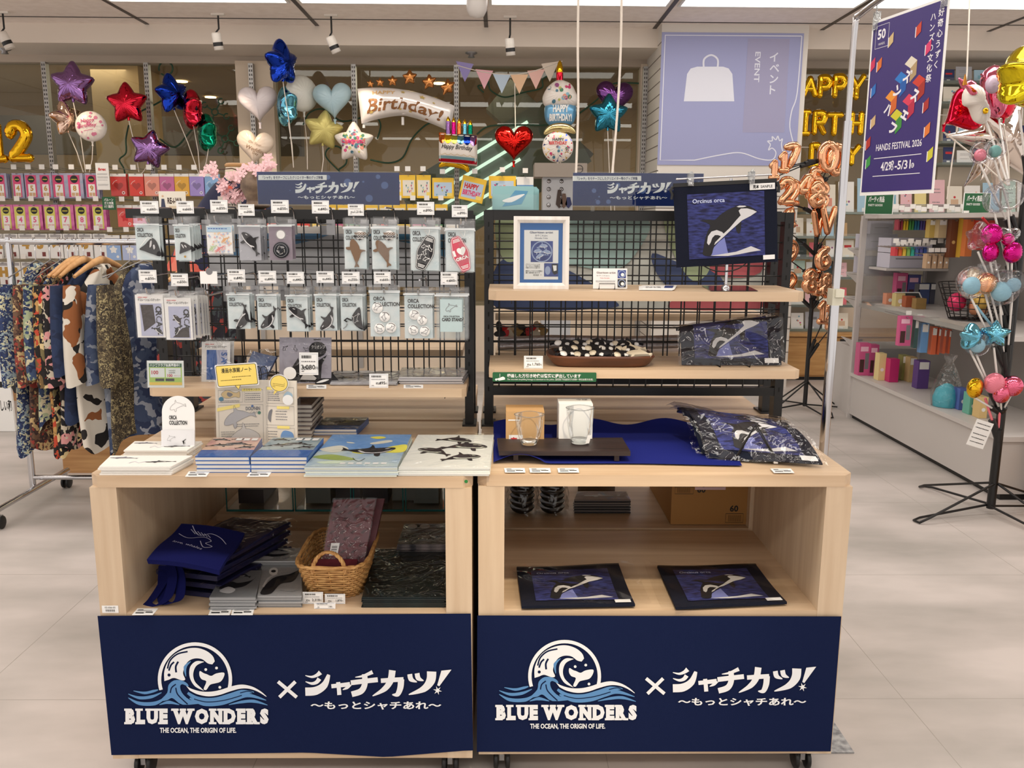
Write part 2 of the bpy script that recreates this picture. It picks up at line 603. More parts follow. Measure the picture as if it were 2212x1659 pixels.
# the hall beyond the glass
BEY = mat('hall_wall', (176, 154, 128), .8)
hall = MB()
hall.box(-12, 9, 15.5, 15.6, 0, 4, BEY)
hall.box(-12, 9, 8.2, 15.6, 3.3, 3.4, mat('hall_ceiling', (150, 132, 112), .8))
hall.box(-12.1, -12, 8.2, 15.6, 0, 4, BEY).box(9, 9.1, 8.2, 15.6, 0, 4, BEY)
hall.box(-5.2, -4.6, 11.5, 12.2, 0, 3.3, mat('hall_column', (214, 188, 150), .7))
hall.box(-9.0, -8.3, 13.5, 13.8, 0, 3.3, BEY)
hall.box(-12, -3, 13.4, 13.6, 2.35, 2.9, mat('hall_fascia', (70, 62, 54), .6))
struct(hall, 'wall_hall')
DOWN = mat('downlight_glow', (255, 214, 150), .5, emit=14)
hl = MB()
rh = random.Random(4)
for i in range(9):
	for j in range(4):
		x, y = -8 + i * 1.75 + rh.uniform(-.2, .2), 9.6 + j * 1.55
		hl.lathe((x, y, 3.285), [(.001, 0), (.085, 0), (.085, .012), (.001, .012)], DOWN, 14)
hl2 = hl.build('ceiling_hall_downlights')
hl2['kind'] = 'structure'
for x in (-6, -1, 4):
	area('hall_fill', (x, 12.5, 3.25), (2.5, 2.5), 75, (1, .86, .68))  # unseen area lights added to brighten the hall behind the glass
# escalator with its light strips, seen through the glass
es = MB()
STRIP = mat('escalator_strip', (224, 250, 236), .4, emit=1.5)
p0, p1 = at(985, 470, 10.5), at(1210, 335, 10.5)
d = (p1 - p0)
nrm = Vector((-d.z, 0, d.x)).normalized()
es.obox(p0 - d * .3 - nrm * .25, d * 1.5, (0, 1.2, 0), nrm * .9, mat('escalator_side', (120, 128, 118), .4))
esc = tag(es.build('escalator'), 'grey escalator side running up behind the glass, below the red heart balloon', 'escalator')
for i in range(5):
	e0 = p0 + nrm * (.5 - i * .16) + Vector((0, -.02, 0)) - d * (.1 * i - .1)
	m_ = MB()
	m_.obox(e0, d * .8, (0, -.03, 0), nrm * .035, STRIP)
	m_.build('light_strip', esc)
p0, p1 = at(1050, 235, 12), at(1230, 395, 12)
d = p1 - p0
nrm = Vector((-d.z, 0, d.x)).normalized()
m_ = MB()
m_.obox(p0, d, (0, .5, 0), nrm * .5, mat('stair_underside', (92, 92, 82), .5))
tag(m_.build('staircase'), 'dark slanting stair underside beyond the glass behind the red heart balloon', 'staircase')
# event sign pillar
pl = MB()
PX0, PX1 = at(1425, 200, 7.27).x, at(1739, 200, 7.27).x
pl.box(PX0, PX1, 7.27, 8.1, 0, CEIL, SLAT)
for k in range(26):
	z = .3 + k * .1
	pl.box(PX0 - .001, PX0 + .01, 7.27, 8.0, z, z + .008, SLATGAP)
	if z < 1.8:
		pl.box(PX0, PX1, 7.268, 7.28, z, z + .008, SLATGAP)
struct(pl, 'wall_pillar')
# right-hand back wall with shelving, and side walls behind everything
rw = MB()
rw.box(3.95, 7, 8.0, 8.1, 0, CEIL, WALL_M)
struct(rw, 'wall_right_back')
# track spotlights under the ceiling
SPOTW = mat('spot_white', (232, 226, 218), .4)
for (hx, hy, lx, ly, lab, tgt) in ((8, 52, 13, 88, 'white track spotlight at the far left, above the gold number balloons', (-3.3, 7.9, 1.6)),
				(472, 52, 470, 90, 'white track spotlight between the blue and tall blue balloons', (-2.3, 7.9, 1.7)),
				(716, 62, 720, 97, 'white track spotlight above the birthday arch balloon, tilted right', (-1.1, 7.6, 2.1)),
				(1102, 66, 1102, 102, 'white track spotlight hanging straight down near the bunting', (.2, 7.6, 1.9))):
	Y = 7.05
	a, b = at(hx, hy, Y), at(lx, ly, Y)
	a.z = CEIL
	t = thing('track_spotlight', lab, 'spotlight', tuple(a), 'track spotlights along the ceiling')
	d = (b - Vector((b.x, b.y, b.z + .14)))
	ax = Vector((.12 if '720' in str(lx) or lx == 13 else .03, .05, -.3)).normalized()
	top = b - ax * .065
	m_ = MB()
	m_.box(a.x - .05, a.x + .05, Y - .02, Y + .02, CEIL - .014, CEIL, SPOTW)
	m_.build('mount', t)
	MB().tube([(a.x, Y, CEIL - .01), (a.x, Y, top.z + .03), tuple(top)], .007, BLACKP).build('stem', t)
	m_ = MB()
	m_.lathe(top, [(.001, 0), (.032, 0), (.036, .01), (.036, .125), (.03, .125), (.026, .1), (.001, .1)], SPOTW, 20, ax)
	h = m_.build('head', t)
	m_ = MB()
	m_.lathe(top, [(.0368, .07), (.0368, .098)], BLACKP, 20, ax)
	m_.build('band', h)
	spot('spot_glow', tuple(b + ax * .1), tgt, 22, 46)
# grey security camera dome at the top
a = at(1030, 3, 5.2)
t = thing('security_camera', 'grey dome security camera at the top of the ceiling', 'camera', (a.x, a.y, CEIL))
MB().lathe((a.x, a.y, CEIL), [(.05, 0), (.06, -.02), (.06, -.07), (.001, -.07)], mat('camera_grey', (150, 146, 142), .4)).build('housing', t)
m_ = MB()
m_.lathe((a.x + .0, a.y, a.z - .03), [(.001, -.06), (.04, -.05), (.056, -.02), (.06, .01), (.06, .05)], mat('camera_white', (205, 200, 196), .3))
m_.build('dome', t)
for (x_, y_, lab) in ((1018, 119, 'small round sprinkler head under the soffit beside the bunting'), (10, 110, 'small round sprinkler head under the soffit at the far left')):
	a = at(x_, y_, 7.7)
	tag(MB().lathe((a.x, 7.7, 2.79), [(.001, -.04), (.03, -.04), (.02, -.02), (.05, -.008), (.05, 0)], STEEL, 16).build('sprinkler_head'), lab, 'sprinkler')
# warm accent light on the display tables from a ceiling spot over the camera
spot('accent', (.3, .7, 2.85), (.24, 1.97, .8), 150, 25, (1, .84, .6), .05, .9)
# ---------------------------------------------------------------- display tables
def caster(parent, x, y, z0=0.0):
	t = MB()
	t.box(x - .022, x + .022, y - .02, y + .02, .05, .069, BLACKP)
	t.box(x - .006, x + .006, y - .016, y + .016, .03, .055, STEEL)
	c = t.build('caster', parent)
	for dx in (-.021, .009):
		MB().lathe((x + dx, y, .0285), [(.001, 0), (.022, 0), (.0285, .003), (.0285, .01), (.022, .012), (.001, .012)], BLACK, 20, (1, 0, 0)).build('wheel', c)
	return c
EDGE = mat('board_edge', (196, 168, 138), .45)
def display_table(x0, x1, y0, y1, label, cut=True):
	t = thing('display_table', label, 'display table', ((x0 + x1) / 2, (y0 + y1) / 2, 0), 'pale wood display tables on casters')
	m_ = MB()
	F = Fr((0, 0, 0), (1, 0, 0), (0, 1, 0))
	c = .022
	pts = [(x0 + c, y0), (x1 - c, y0), (x1, y0 + c), (x1, y1), (x0, y1), (x0, y0 + c)] if cut else [(x0, y0), (x1, y0), (x1, y1), (x0, y1)]
	m_.prism(F, pts, .028, PALEWOOD, z=.797)
	m_.build('tabletop', t)
	MB().box(x0 + .002, x0 + .064, y0 + .001, y1, .07, .769, PALEWOODV).build('side_panel', t)
	MB().box(x1 - .064, x1 - .002, y0 + .001, y1, .07, .769, PALEWOODV).build('side_panel', t)
	MB().box(x0 + .064, x1 - .064, y0 + .002, y1, .43, .455, PALEWOOD).build('shelf', t)
	MB().box(x0 + .064, x1 - .064, y0 + .002, y1, .07, .1, PALEWOOD).build('bottom_board', t)
	for x in (x0 + .06, x1 - .06):
		for y in (y0 + .05, y1 - .05):
			caster(t, x, y)
	return t
TA = (-.959, -.066, 1.94, 2.505)
TB = (-.055, .836, 1.955, 2.51)
display_table(*TA, 'front display table with the notebooks and orca prints, left of the gap')
display_table(*TB, 'front display table with the blue felt and drinking glasses, right of the gap')
display_table(-.975, -.085, 2.53, 3.1, 'pale wood display table behind the left one, seen under the notebook shelf', False)
display_table(-.06, .83, 2.53, 3.1, 'pale wood display table behind the right one, holding the cardboard carton', False)
# sticker on the left table leg and the green dot
F = front(221, 1324, 1.9395)
m_ = MB()
m_.fbox(F, 0, 0, .039, .0185, .0006, WHITE)
m_.text(F, '02-056-03', .0195, .0118, .0042, INK, align='c')
for i in range(14):
	m_.rect(F, .009 + i * .0016, .0035, .009 + i * .0016 + (.0005 if i % 3 else .001), .009, INK)
tag(m_.build('barcode_sticker'), 'white sticker with number and barcode on the left table leg', 'sticker')
F = front(1007, 1040, 1.9395)
tag(MB().disc(F, 0, 0, .0042, mat('green_dot', (30, 120, 50), .5), .0004).build('round_sticker'), 'small green dot sticker at the corner of the left tabletop edge', 'sticker')
# ---------------------------------------------------------------- navy banners with the printed emblems
LETW = mat('banner_white', (238, 240, 242), .7)
LETB = mat('banner_blue', (88, 140, 192), .7)
def kana_title(m_, F, T, ink, w=1.0):
	"""brush lettering: shachi-katsu and exclamation; T maps drawing points into the frame"""
	def P(*pts):
		m_.poly(F, [T(*q) for q in pts], ink, .0008)
	def L(pts, ws, n=6):
		ctr = spline(pts, n)
		k = len(ctr)
		wl = []
		for i in range(k):
			f = i / (k - 1) * (len(ws) - 1)
			a = int(min(f, len(ws) - 2))
			wl.append((ws[a] + (ws[a + 1] - ws[a]) * (f - a)) * w * 1.08 * T.s)
		m_.line(F, [T(*q) for q in ctr], wl, ink, .0008)
	# shi
	L([(1225, 370), (1262, 378), (1292, 368), (1312, 352)], [3, 12, 18, 26])
	L([(1226, 405), (1262, 416), (1290, 408), (1306, 388)], [3, 14, 20, 24])
	L([(1225, 463), (1285, 458), (1335, 425), (1360, 365)], [44, 44, 36, 16])
	# small ya
	L([(1375, 432), (1430, 426), (1482, 420)], [22, 22, 24])
	L([(1482, 420), (1465, 440), (1440, 452)], [22, 16, 3])
	L([(1414, 408), (1418, 445), (1421, 482)], [22, 22, 22])
	# chi
	L([(1512, 380), (1560, 372), (1612, 350)], [3, 14, 22])
	L([(1487, 412), (1560, 403), (1642, 394)], [26, 26, 26])
	L([(1566, 362), (1567, 420), (1545, 460), (1492, 478)], [28, 30, 32, 30])
	# ka
	L([(1660, 400), (1720, 396), (1790, 392)], [24, 24, 24])
	L([(1776, 392), (1772, 440), (1755, 478), (1725, 480)], [34, 32, 26, 4])
	L([(1726, 340), (1715, 400), (1680, 448), (1612, 488)], [36, 34, 28, 4])
	# tsu
	L([(1826, 362), (1834, 392), (1868, 408)], [26, 26, 3])
	L([(1868, 357), (1876, 386), (1906, 400)], [26, 26, 3])
	L([(1952, 347), (1946, 400), (1905, 448), (1820, 480)], [50, 48, 34, 4])
	# exclamation with a star
	P((2008, 342), (2066, 336), (1996, 432), (1984, 426))
	P(*[(1986 + (26 if i % 2 == 0 else 9) * math.sin(i * math.pi / 6 + .3), 456 + (26 if i % 2 == 0 else 9) * math.cos(i * math.pi / 6 + .3)) for i in range(12)])
	x, y = T(1255, 560)
	x2, _ = T(2008, 560)
	m_.text(F, '〜もっとシャチあれ〜', x, y, 34 * T.s, ink, .0008, w=.028, width=abs(x2 - x), down=T.down)
class TMap:
	def __init__(s, ox, oy, k, ky=None, down=True):
		s.ox, s.oy, s.k, s.ky, s.s, s.down = ox, oy, k, ky or k, k, down
	def __call__(s, x, y):
		return (s.ox + x * s.k, s.oy + y * s.ky)
def wave_emblem(m_, F, T):
	k = T.s
	def P(pts, ink, z=.0008):
		m_.poly(F, [T(*q) for q in pts], ink, z)
	def L(pts, w, ink, z=.0008, n=6):
		c = spline(pts, n)
		if isinstance(w, (list, tuple)):
			wl = []
			for i in range(len(c)):
				f = i / (len(c) - 1) * (len(w) - 1)
				a = int(min(f, len(w) - 2))
				wl.append((w[a] + (w[a + 1] - w[a]) * (f - a)) * k)
		else:
			wl = w * k
		m_.line(F, [T(*q) for q in c], wl, ink, z)
	L(arc(590, 393, 204, 163, 378, 40), 20, LETW, n=1)
	# breaking wave inside the ring
	outer = spline([(414, 402), (414, 345), (436, 288), (478, 244), (538, 217), (600, 211), (655, 228), (692, 258), (704, 288)], 5)
	inner = spline([(690, 306), (664, 300), (630, 276), (588, 272), (552, 288), (530, 322), (522, 360), (534, 392), (514, 398), (470, 384), (440, 394)], 5)
	P(outer + inner, LETW)
	for pts, w in (([(432, 330), (448, 282), (490, 246), (548, 232)], 9), ([(440, 342), (452, 310), (470, 292)], 10), ([(482, 352), (480, 318), (494, 290)], 11)):
		L(pts, w, NAVY, .0010)
	m_.disc(F, *T(441, 367), 9 * k, NAVY, .0010)
	L([(566, 288), (534, 322), (538, 376)], [3, 18, 3], LETB)
	o = spline([(642, 290), (596, 288), (562, 322), (560, 380), (590, 432), (642, 458)], 5)
	i = spline([(624, 440), (590, 405), (580, 360), (598, 314), (642, 292)], 5)
	P(o + i, LETW)
	# whale tail
	P(spline([(618, 344), (640, 356), (658, 362), (684, 372), (712, 358), (757, 353), (756, 378), (736, 406), (700, 416), (676, 424), (656, 452), (640, 446), (656, 404), (630, 392), (616, 370)], 3, True), LETW, .0010)
	for x, y in ((652, 336), (714, 327), (733, 438)):
		m_.disc(F, *T(x, y), 8 * k, LETW)
	# white swell below the ring
	up = spline([(540, 430), (575, 448), (630, 462), (690, 462), (745, 450), (800, 432), (860, 422), (920, 434), (970, 462), (1002, 490)], 5)
	dn = spline([(1000, 492), (950, 462), (900, 446), (850, 446), (790, 462), (730, 482), (668, 490), (605, 478), (560, 456)], 5)
	P(up + dn, LETW)
	# blue water
	P(spline([(430, 470), (438, 425), (470, 398), (512, 398), (545, 415), (552, 435), (520, 420), (505, 432), (516, 470), (560, 510), (630, 528), (520, 538), (470, 505), (452, 500), (430, 512), (390, 515)], 3, True), LETB)
	L([(448, 470), (456, 440), (480, 420)], 7, NAVY, .0010)
	L([(480, 440), (492, 480), (548, 535)], 7, NAVY, .0010)
	for pts, w in (([(236, 458), (300, 470), (350, 460), (378, 452)], [3, 15, 15, 6]), ([(206, 476), (270, 498), (340, 492), (398, 468)], [3, 17, 18, 4]), ([(206, 498), (270, 530), (360, 530), (420, 498)], [3, 20, 22, 8]),
				([(385, 538), (440, 524), (500, 538)], [3, 20, 3]), ([(548, 470), (610, 505), (700, 512), (790, 488), (860, 466), (930, 466)], [14, 26, 30, 30, 28, 6]), ([(560, 500), (640, 534), (740, 530), (830, 500), (900, 484), (1000, 512)], [10, 20, 22, 24, 22, 4]),
				([(785, 538), (860, 522), (930, 518), (1008, 540)], [3, 16, 18, 3])):
		L(pts, w, LETB)
	for pts in ([(585, 505), (660, 522), (760, 512), (860, 484)], [(850, 470), (900, 460), (940, 478)]):
		L(pts, 5, NAVY, .0010)
def slab_word(m_, F, word, x0, x1, yb, yt, T, ink):
	"""heavy slab-serif capitals filling x0..x1"""
	adv, boxes = 0.0, []
	for ch in word:
		if ch == ' ':
			adv += .16
			continue
		vs_, fs = glyphs(ch, .075)
		a, b = min(q[0] for q in vs_), max(q[0] for q in vs_)
		wd = (b - a) * (.78 if ch != 'W' else .84)
		boxes.append((ch, adv, wd, vs_, fs, a, b))
		adv += wd + .07
	k = (x1 - x0) / (adv - .07)
	h = yb - yt
	for ch, ad, wd, vs_, fs, a, b in boxes:
		lo, hi = min(q[1] for q in vs_), max(q[1] for q in vs_)
		out = []
		for qx, qy in vs_:
			X = x0 + (ad + (qx - a) / (b - a) * wd) * k
			Y = yb - (qy - lo) / (hi - lo) * h
			out.append(F.p(*T(X, Y), .0009))
		m_.add(out, [f[::-1] for f in fs], ink)
		L0, R0 = x0 + ad * k, x0 + (ad + wd) * k
		s = .06 * k
		st = .14 * h
		tw = .32 * k
		bars = []
		if ch in 'BDERLN':
			bars += [(L0 - s, L0 + tw, yb - st, yb)]
		if ch in 'BDERLNU':
			bars += [(L0 - s, L0 + tw, yt, yt + st)]
		if ch in 'UN':
			bars += [(R0 - tw * .8, R0 + s, yt, yt + st)]
		if ch == 'R':
			bars += [(R0 - tw * .5, R0 + s, yb - st, yb)]
		if ch == 'W':
			bars += [(L0 - s, L0 + tw, yt, yt + st), (R0 - tw, R0 + s, yt, yt + st), ((L0 + R0) / 2 - tw * .5, (L0 + R0) / 2 + tw * .5, yt, yt + st)]
		for bx0, bx1, by0, by1 in bars:
			m_.poly(F, [T(bx0, by1), T(bx1, by1), T(bx1, by0), T(bx0, by0)], ink, .00095)
def banner(Y, quad, ox, oy, sx, label, sag):
	F = PF(Y)
	m_ = MB()
	tl, tr, br, bl = quad
	nx, ny = 36, 14
	rb = random.Random(int(ox))
	ph = rb.uniform(0, 6)
	def fn(u, v):
		x = (bl[0] * (1 - u) + br[0] * u) * (1 - v) + (tl[0] * (1 - u) + tr[0] * u) * v
		y = (bl[1] * (1 - u) + br[1] * u) * (1 - v) + (tl[1] * (1 - u) + tr[1] * u) * v
		y += sag * max(0, 1 - abs(u - .76) / .22) * (1 - v)
		edge = min(v, 1 - v, u * 2, (1 - u) * 2, .25) * 4
		dz = -.0016 + edge * .0005 * math.sin(u * 9 + ph + v * 3)
		return F.p(x, y, dz)
	m_.grid(fn, nx, ny, NAVY)
	t = m_.build('navy_banner')
	tag(t, label, 'banner', 'navy cloth banners on the table fronts')
	T = TMap(ox, oy, sx)
	m_ = MB()
	wave_emblem(m_, F, T)
	slab_word(m_, F, 'BLUE WONDERS', 190, 1014, 650, 560, T, LETW)
	x, y = T(388, 698)
	m_.text(F, 'THE OCEAN, THE ORIGIN OF LIFE.', x, y, 27 * T.s, LETW, .0009, w=.03, width=440 * T.s, down=True)
	m_.build('wave_emblem', t)
	m_ = MB()
	m_.line(F, [T(1068, 405), T(1176, 495)], 20 * T.s, LETW, .0009)
	m_.line(F, [T(1168, 405), T(1076, 495)], 20 * T.s, LETW, .0010)
	m_.build('cross_mark', t)
	m_ = MB()
	kana_title(m_, F, T, LETW)
	m_.build('brush_lettering', t)
banner(1.9345, ((210, 1331), (1017, 1326), (1022, 1622), (240, 1632)), 200, 1320, 1 / 2.665, 'navy cloth banner with wave emblem on the front of the left table', 12)
banner(1.9475, ((1031, 1330), (1818, 1332), (1795, 1624), (1030, 1625)), 1070.5 - 185 * .981 / 2.665, 1316, .981 / 2.665, 'navy cloth banner with wave emblem on the front of the right table', 0)
# ---------------------------------------------------------------- drawing stock: orcas and prints
ORCA = [(0, .0), (.02, .06), (.08, .11), (.18, .15), (.3, .18), (.39, .185), (.42, .3), (.455, .37), (.475, .36), (.48, .27), (.53, .19), (.66, .145), (.8, .075), (.88, .04), (.95, .09), (1.02, .11), (.985, .03), (1.01, -.06), (.93, -.035),
		(.86, -.02), (.75, -.055), (.58, -.105), (.44, -.14), (.37, -.155), (.36, -.25), (.3, -.31), (.255, -.28), (.26, -.17), (.24, -.145), (.12, -.11), (.04, -.06)]
ORCAW = [(.02, -.03), (.1, -.06), (.24, -.1), (.4, -.1), (.54, -.06), (.66, .04), (.7, .03), (.62, -.06), (.7, -.06), (.56, -.1), (.4, -.14), (.24, -.14), (.1, -.1)]
ORCAE = [(.1, .06), (.14, .085), (.2, .09), (.19, .065), (.14, .05)]
def orca(m_, F, x, y, s, rot=0.0, flip=1, ink=None, white=None, z=.0008, d=0.0, bend=0.0, line=None, ky=1.0):
	ink = ink or INK
	c, sn = math.cos(rot), math.sin(rot)
	def T(pts):
		out = []
		for a, b in pts:
			b = b + bend * (1 - (2 * a - 1) ** 2)
			a, b = (a - .5) * s * flip, b * s
			out.append((x + a * c - b * sn, y + (a * sn + b * c) * ky))
		return out
	body = spline(T(ORCA), 2, True)
	if line:
		m_.line(F, body, line, ink, z, True)
		return
	if d:
		m_.prism(F, body, d, ink, z)
	else:
		m_.poly(F, body, ink, z)
	if white:
		m_.poly(F, T(ORCAW), white, z + .0003)
		m_.poly(F, T(ORCAE), white, z + .0003)
SEA = mat('printed_sea', (16, 18, 56), .8, vary=((54, 62, 130), 46, (1, 3.2, 4.5)))
SPLASH = mat('printed_spray', (120, 128, 190), .8)
ORCAINK = mat('orca_black', (22, 21, 26), .7)
ORCAWH = mat('orca_white', (206, 206, 208), .7)
class Sub:
	"""frame inside another frame: a, b in 0..1 land in the box x0..x1, y0..y1"""
	def __init__(s, F, x0, y0, x1, y1):
		s.F, s.x0, s.y0, s.w, s.h = F, x0, y0, x1 - x0, y1 - y0
	def p(s, x, y, z=0.0):
		return s.F.p(s.x0 + x * s.w, s.y0 + y * s.h, z)
def leap_print(m_, F, title=True, z=.001):
	"""the leaping orca photograph over 0..1, 0..1"""
	def T(pts):
		return [((x - 373) / 720, (965 - (y + (x - 373) * .035)) / 622) for x, y in pts]
	n = 6
	for i in range(n):
		for j in range(n):
			m_.rect(F, i / n, j / n, (i + 1) / n, (j + 1) / n, SEA, z)
	m_.poly(F, T([(575, 930), (612, 850), (660, 800), (712, 760), (745, 930)]), SPLASH, z + .0002)
	m_.poly(F, T([(570, 935), (700, 918), (820, 900), (900, 872), (960, 850), (1055, 892), (960, 905), (850, 925), (740, 940)]), ORCAWH, z + .0004)
	body = spline([(1020, 518), (985, 482), (935, 460), (870, 456), (800, 472), (735, 503), (680, 540), (625, 588), (565, 584), (482, 594), (530, 608), (580, 642), (552, 705), (524, 790), (510, 865), (506, 925), (580, 930), (608, 852), (650, 800), (705, 752), (765, 700), (815, 655),
				(826, 700), (848, 726), (866, 695), (872, 640), (880, 600), (950, 566)], 3, True)
	m_.poly(F, T(body), ORCAINK, z + .0005)
	m_.poly(F, T([(850, 505), (872, 485), (930, 484), (985, 500), (1020, 518), (960, 558), (880, 598), (815, 655), (760, 702), (705, 752), (650, 800), (612, 832), (622, 805), (655, 772), (690, 735), (760, 672), (830, 590), (868, 550)]), ORCAWH, z + .0008)
	m_.poly(F, T([(545, 810), (556, 745), (590, 700), (640, 686), (690, 706), (712, 732), (690, 752), (650, 735), (622, 735), (596, 762), (580, 805), (562, 832)]), ORCAWH, z + .0008)
	m_.poly(F, T([(832, 466), (860, 456), (910, 458), (924, 466), (890, 473), (850, 473)]), ORCAWH, z + .0008)
	if title:
		vs_, fs = glyphs('Orcinus orca', .012)
		k = .42 / max(q[0] for q in vs_)
		m_.add([F.p(.065 + q[0] * k, .86 + q[1] * k * 720 / 622, z + .0006) for q in vs_], fs, mat('pale_print', (200, 210, 240), .7))
def st(x0, x1, yt, Y, z, lean=0.0):
	"""a standing rectangle seen from x0 to x1, top at yt, foot on the level z: its frame, width, height"""
	a, b = at(x0, yt, Y), at(x1, yt, Y)
	F = Fr((a.x, Y, z), (1, 0, 0), (0, math.sin(lean), math.cos(lean)))
	return F, b.x - a.x, (a.z - z) / max(.2, math.cos(lean))
def lines(m_, F, x0, x1, ys, h, ink, seed=0):
	"""rows of small print: runs of short strokes"""
	r = random.Random(seed)
	for y in ys:
		x = x0
		while x < x1 - h:
			w = r.uniform(.5, 1.4) * h
			m_.rect(F, x, y, min(x + w, x1), y + h * .62, ink, .0008)
			x += w + h * .35
# ---------------------------------------------------------------- black mesh racks
def mesh_rack(xl, xr, Y, xr0, z0, z1, label, dz=0.0):
	t = thing('mesh_rack', label, 'display rack', ((xl + xr) / 2, Y, .797), 'black mesh racks standing on the tables')
	for x in (xl, xr):
		m_ = MB().box(x - .0125, x + .0125, Y - .02, Y + .02, .8, z1, BLACK)
		for k in range(14):
			z = .9 + k * .036
			m_.box(x - .002, x + .002, Y - .0206, Y - .0195, z, z + .013, mat('slot_black', (2, 2, 2), .8))
		m_.build('post', t)
		MB().box(x - .02, x + .02, Y - .035, Y + .045, .797, .803, BLACK).build('foot', t)
	MB().box(xr0, xr + .012, Y - .018, Y + .012, z1 - .026, z1, BLACK).build('top_rail', t)
	MB().box(xl, xr, Y - .018, Y + .012, z0 - .006, z0 + .018, BLACK).build('bottom_rail', t)
	m_ = MB()
	x = xl + .03
	while x < xr - .01:
		m_.tube([(x, Y - .002, z0 + .01), (x, Y - .002, z1 - .01)], .0021, BLACK, 6)
		x += .0475
	z = z0 + .055 + dz
	while z < z1 - .03:
		m_.tube([(xl, Y + .002, z), (xr, Y + .002, z)], .0021, BLACK, 6)
		z += .0475
	m_.build('mesh', t)
	return t
ZT = 1.412
mesh_rack(-.966, -.092, 2.475, -1.045, .893, ZT, 'black mesh rack on the left table carrying the orca packets on hooks')
mesh_rack(-.036, .808, 2.475, -.05, .893, ZT, 'black mesh rack on the right table with two wood shelves')
mesh_rack(-.966, -.092, 2.655, -.98, .893, ZT - .01, 'black mesh rack back to back behind the packet rack', .02)
mesh_rack(-.036, .83, 2.655, -.05, .893, ZT + .005, 'black mesh rack back to back behind the two-shelf rack', .02)
def plank(x0, x1, y0, y1, z, th, label, chamfer=0.0):
	t = thing('rack_shelf', label, 'shelf', ((x0 + x1) / 2, y1, z - th), 'pale wood shelves on the mesh racks')
	F = Fr((0, 0, 0), (1, 0, 0), (0, 1, 0))
	c = max(chamfer, .012)
	MB().prism(F, [(x0 + c, y0), (x1 - c, y0), (x1, y0 + c), (x1, y1), (x0, y1), (x0, y0 + c)], th, PALEWOOD, z).build('board', t)
	for x in (x0 + .06, x1 - .06):
		MB().obox((x - .001, y0 + .04, z - th), (.002, 0, 0), (0, y1 - y0 - .03, 0), (0, 0, -.012), BLACK).build('bracket', t)
	return t
LS = .942
plank(-.938, -.093, 2.262, 2.445, LS, .022, 'pale wood shelf on the left mesh rack, above the table with notebooks')
RU = on(1400, 628, 1.209).z
RU = 1.209
RL = 1.006
plank(at(1055, 629, 2.2).x, at(1742, 629, 2.2).x, 2.2, 2.445, RU, .0245, 'upper pale wood shelf on the right rack, under the white picture frame', .02)
plank(at(1056, 800, 2.2).x, at(1731, 800, 2.2).x, 2.2, 2.445, RL, .0225, 'lower pale wood shelf on the right rack, under the wooden brooch tray', .015)
# ---------------------------------------------------------------- hooks with price cards
PB = mat('price_card_edge', (176, 186, 200), .6)
def price_face(m_, F, w, h, price, seed=1):
	m_.line(F, [(w * .05, h * .07), (w * .95, h * .07), (w * .95, h * .93), (w * .05, h * .93)], w * .02, PB, .0005, True)
	r = random.Random(seed)
	x = w * .12
	while x < w * .62:
		b = r.uniform(.01, .04) * w
		m_.rect(F, x, h * .74, x + b, h * .87, INK)
		x += b + r.uniform(.01, .022) * w
	lines(m_, F, w * .12, w * .86, (h * .58,), h * .07, GREYINK, seed)
	if price:
		m_.text(F, '税込', w * .62 - w * .09 * len(price), h * .25, h * .11, INK, w=.02)
		m_.text(F, price, w * .84, h * .25, h * .2, INK, align='r', w=.012)
		m_.text(F, '円', w * .85, h * .25, h * .1, INK)
		m_.rect(F, w * .12, h * .15, w * .25, h * .19, GREYINK)
HY, HB = 2.272, 2.462
def hook(xt, yt, tagr, price, label, up=True):
	p = at(xt, yt, HY)
	b = Vector((p.x, HB, p.z - .012))
	t = thing('display_hook', label, 'hook', tuple(b), 'chrome price-card hooks on the left rack')
	m_ = MB()
	m_.box(b.x - .012, b.x + .012, b.y - .006, b.y + .002, b.z - .03, b.z + .012, STEEL)
	m_.tube([tuple(b), (p.x, HY + .02, p.z - .012), (p.x, HY + .006, p.z - .006), (p.x, HY, p.z + .006)], .0026, CHROME, 8)
	if tagr or up:
		zt = (at(tagr[0], (tagr[1] + tagr[3]) / 2, HY).z if tagr else p.z + .03)
		m_.tube([(b.x + .006, b.y, b.z), (b.x + .006, b.y - .01, zt - .012), (b.x + .006, b.y - .03, zt), (b.x + .004, HY + .004, zt)], .0022, CHROME, 8)
	m_.build('wire', t)
	if tagr:
		x0, y0, x1, y1 = tagr
		F = front(x0, y1, HY - .002)
		w, h = at(x1, y1, HY).x - at(x0, y1, HY).x, at(x0, y0, HY).z - at(x0, y1, HY).z
		m_ = MB()
		m_.fbox(F, 0, 0, w, h, .0012, WHITE)
		if price is None:
			m_.disc(F, w * .55, h, h * .28, GREYINK, .0004)
		else:
			price_face(m_, F, w, h, price, int(x0))
		m_.build('price_card', t)
	return t
CARDB = mat('packet_card', (216, 225, 226), .7, vary=((196, 214, 218), 24, (1, 1, 1.6)))
CARDG = mat('packet_card_grey', (168, 170, 178), .7)
MAUVE = mat('packet_card_mauve', (132, 118, 132), .6)
BROWN = mat('laser_cut_wood', (118, 92, 70), .6)
PINK = mat('motel_pink', (204, 74, 96), .5)
def collection(m_, F, x, y, h):
	m_.text(F, 'ORCA', x, y, h, INK, .001, w=.03, width=x * 2.7)
	m_.text(F, 'COLLECTION', x, y - h * 1.45, h, INK, .001, w=.03, width=x * 6.0)
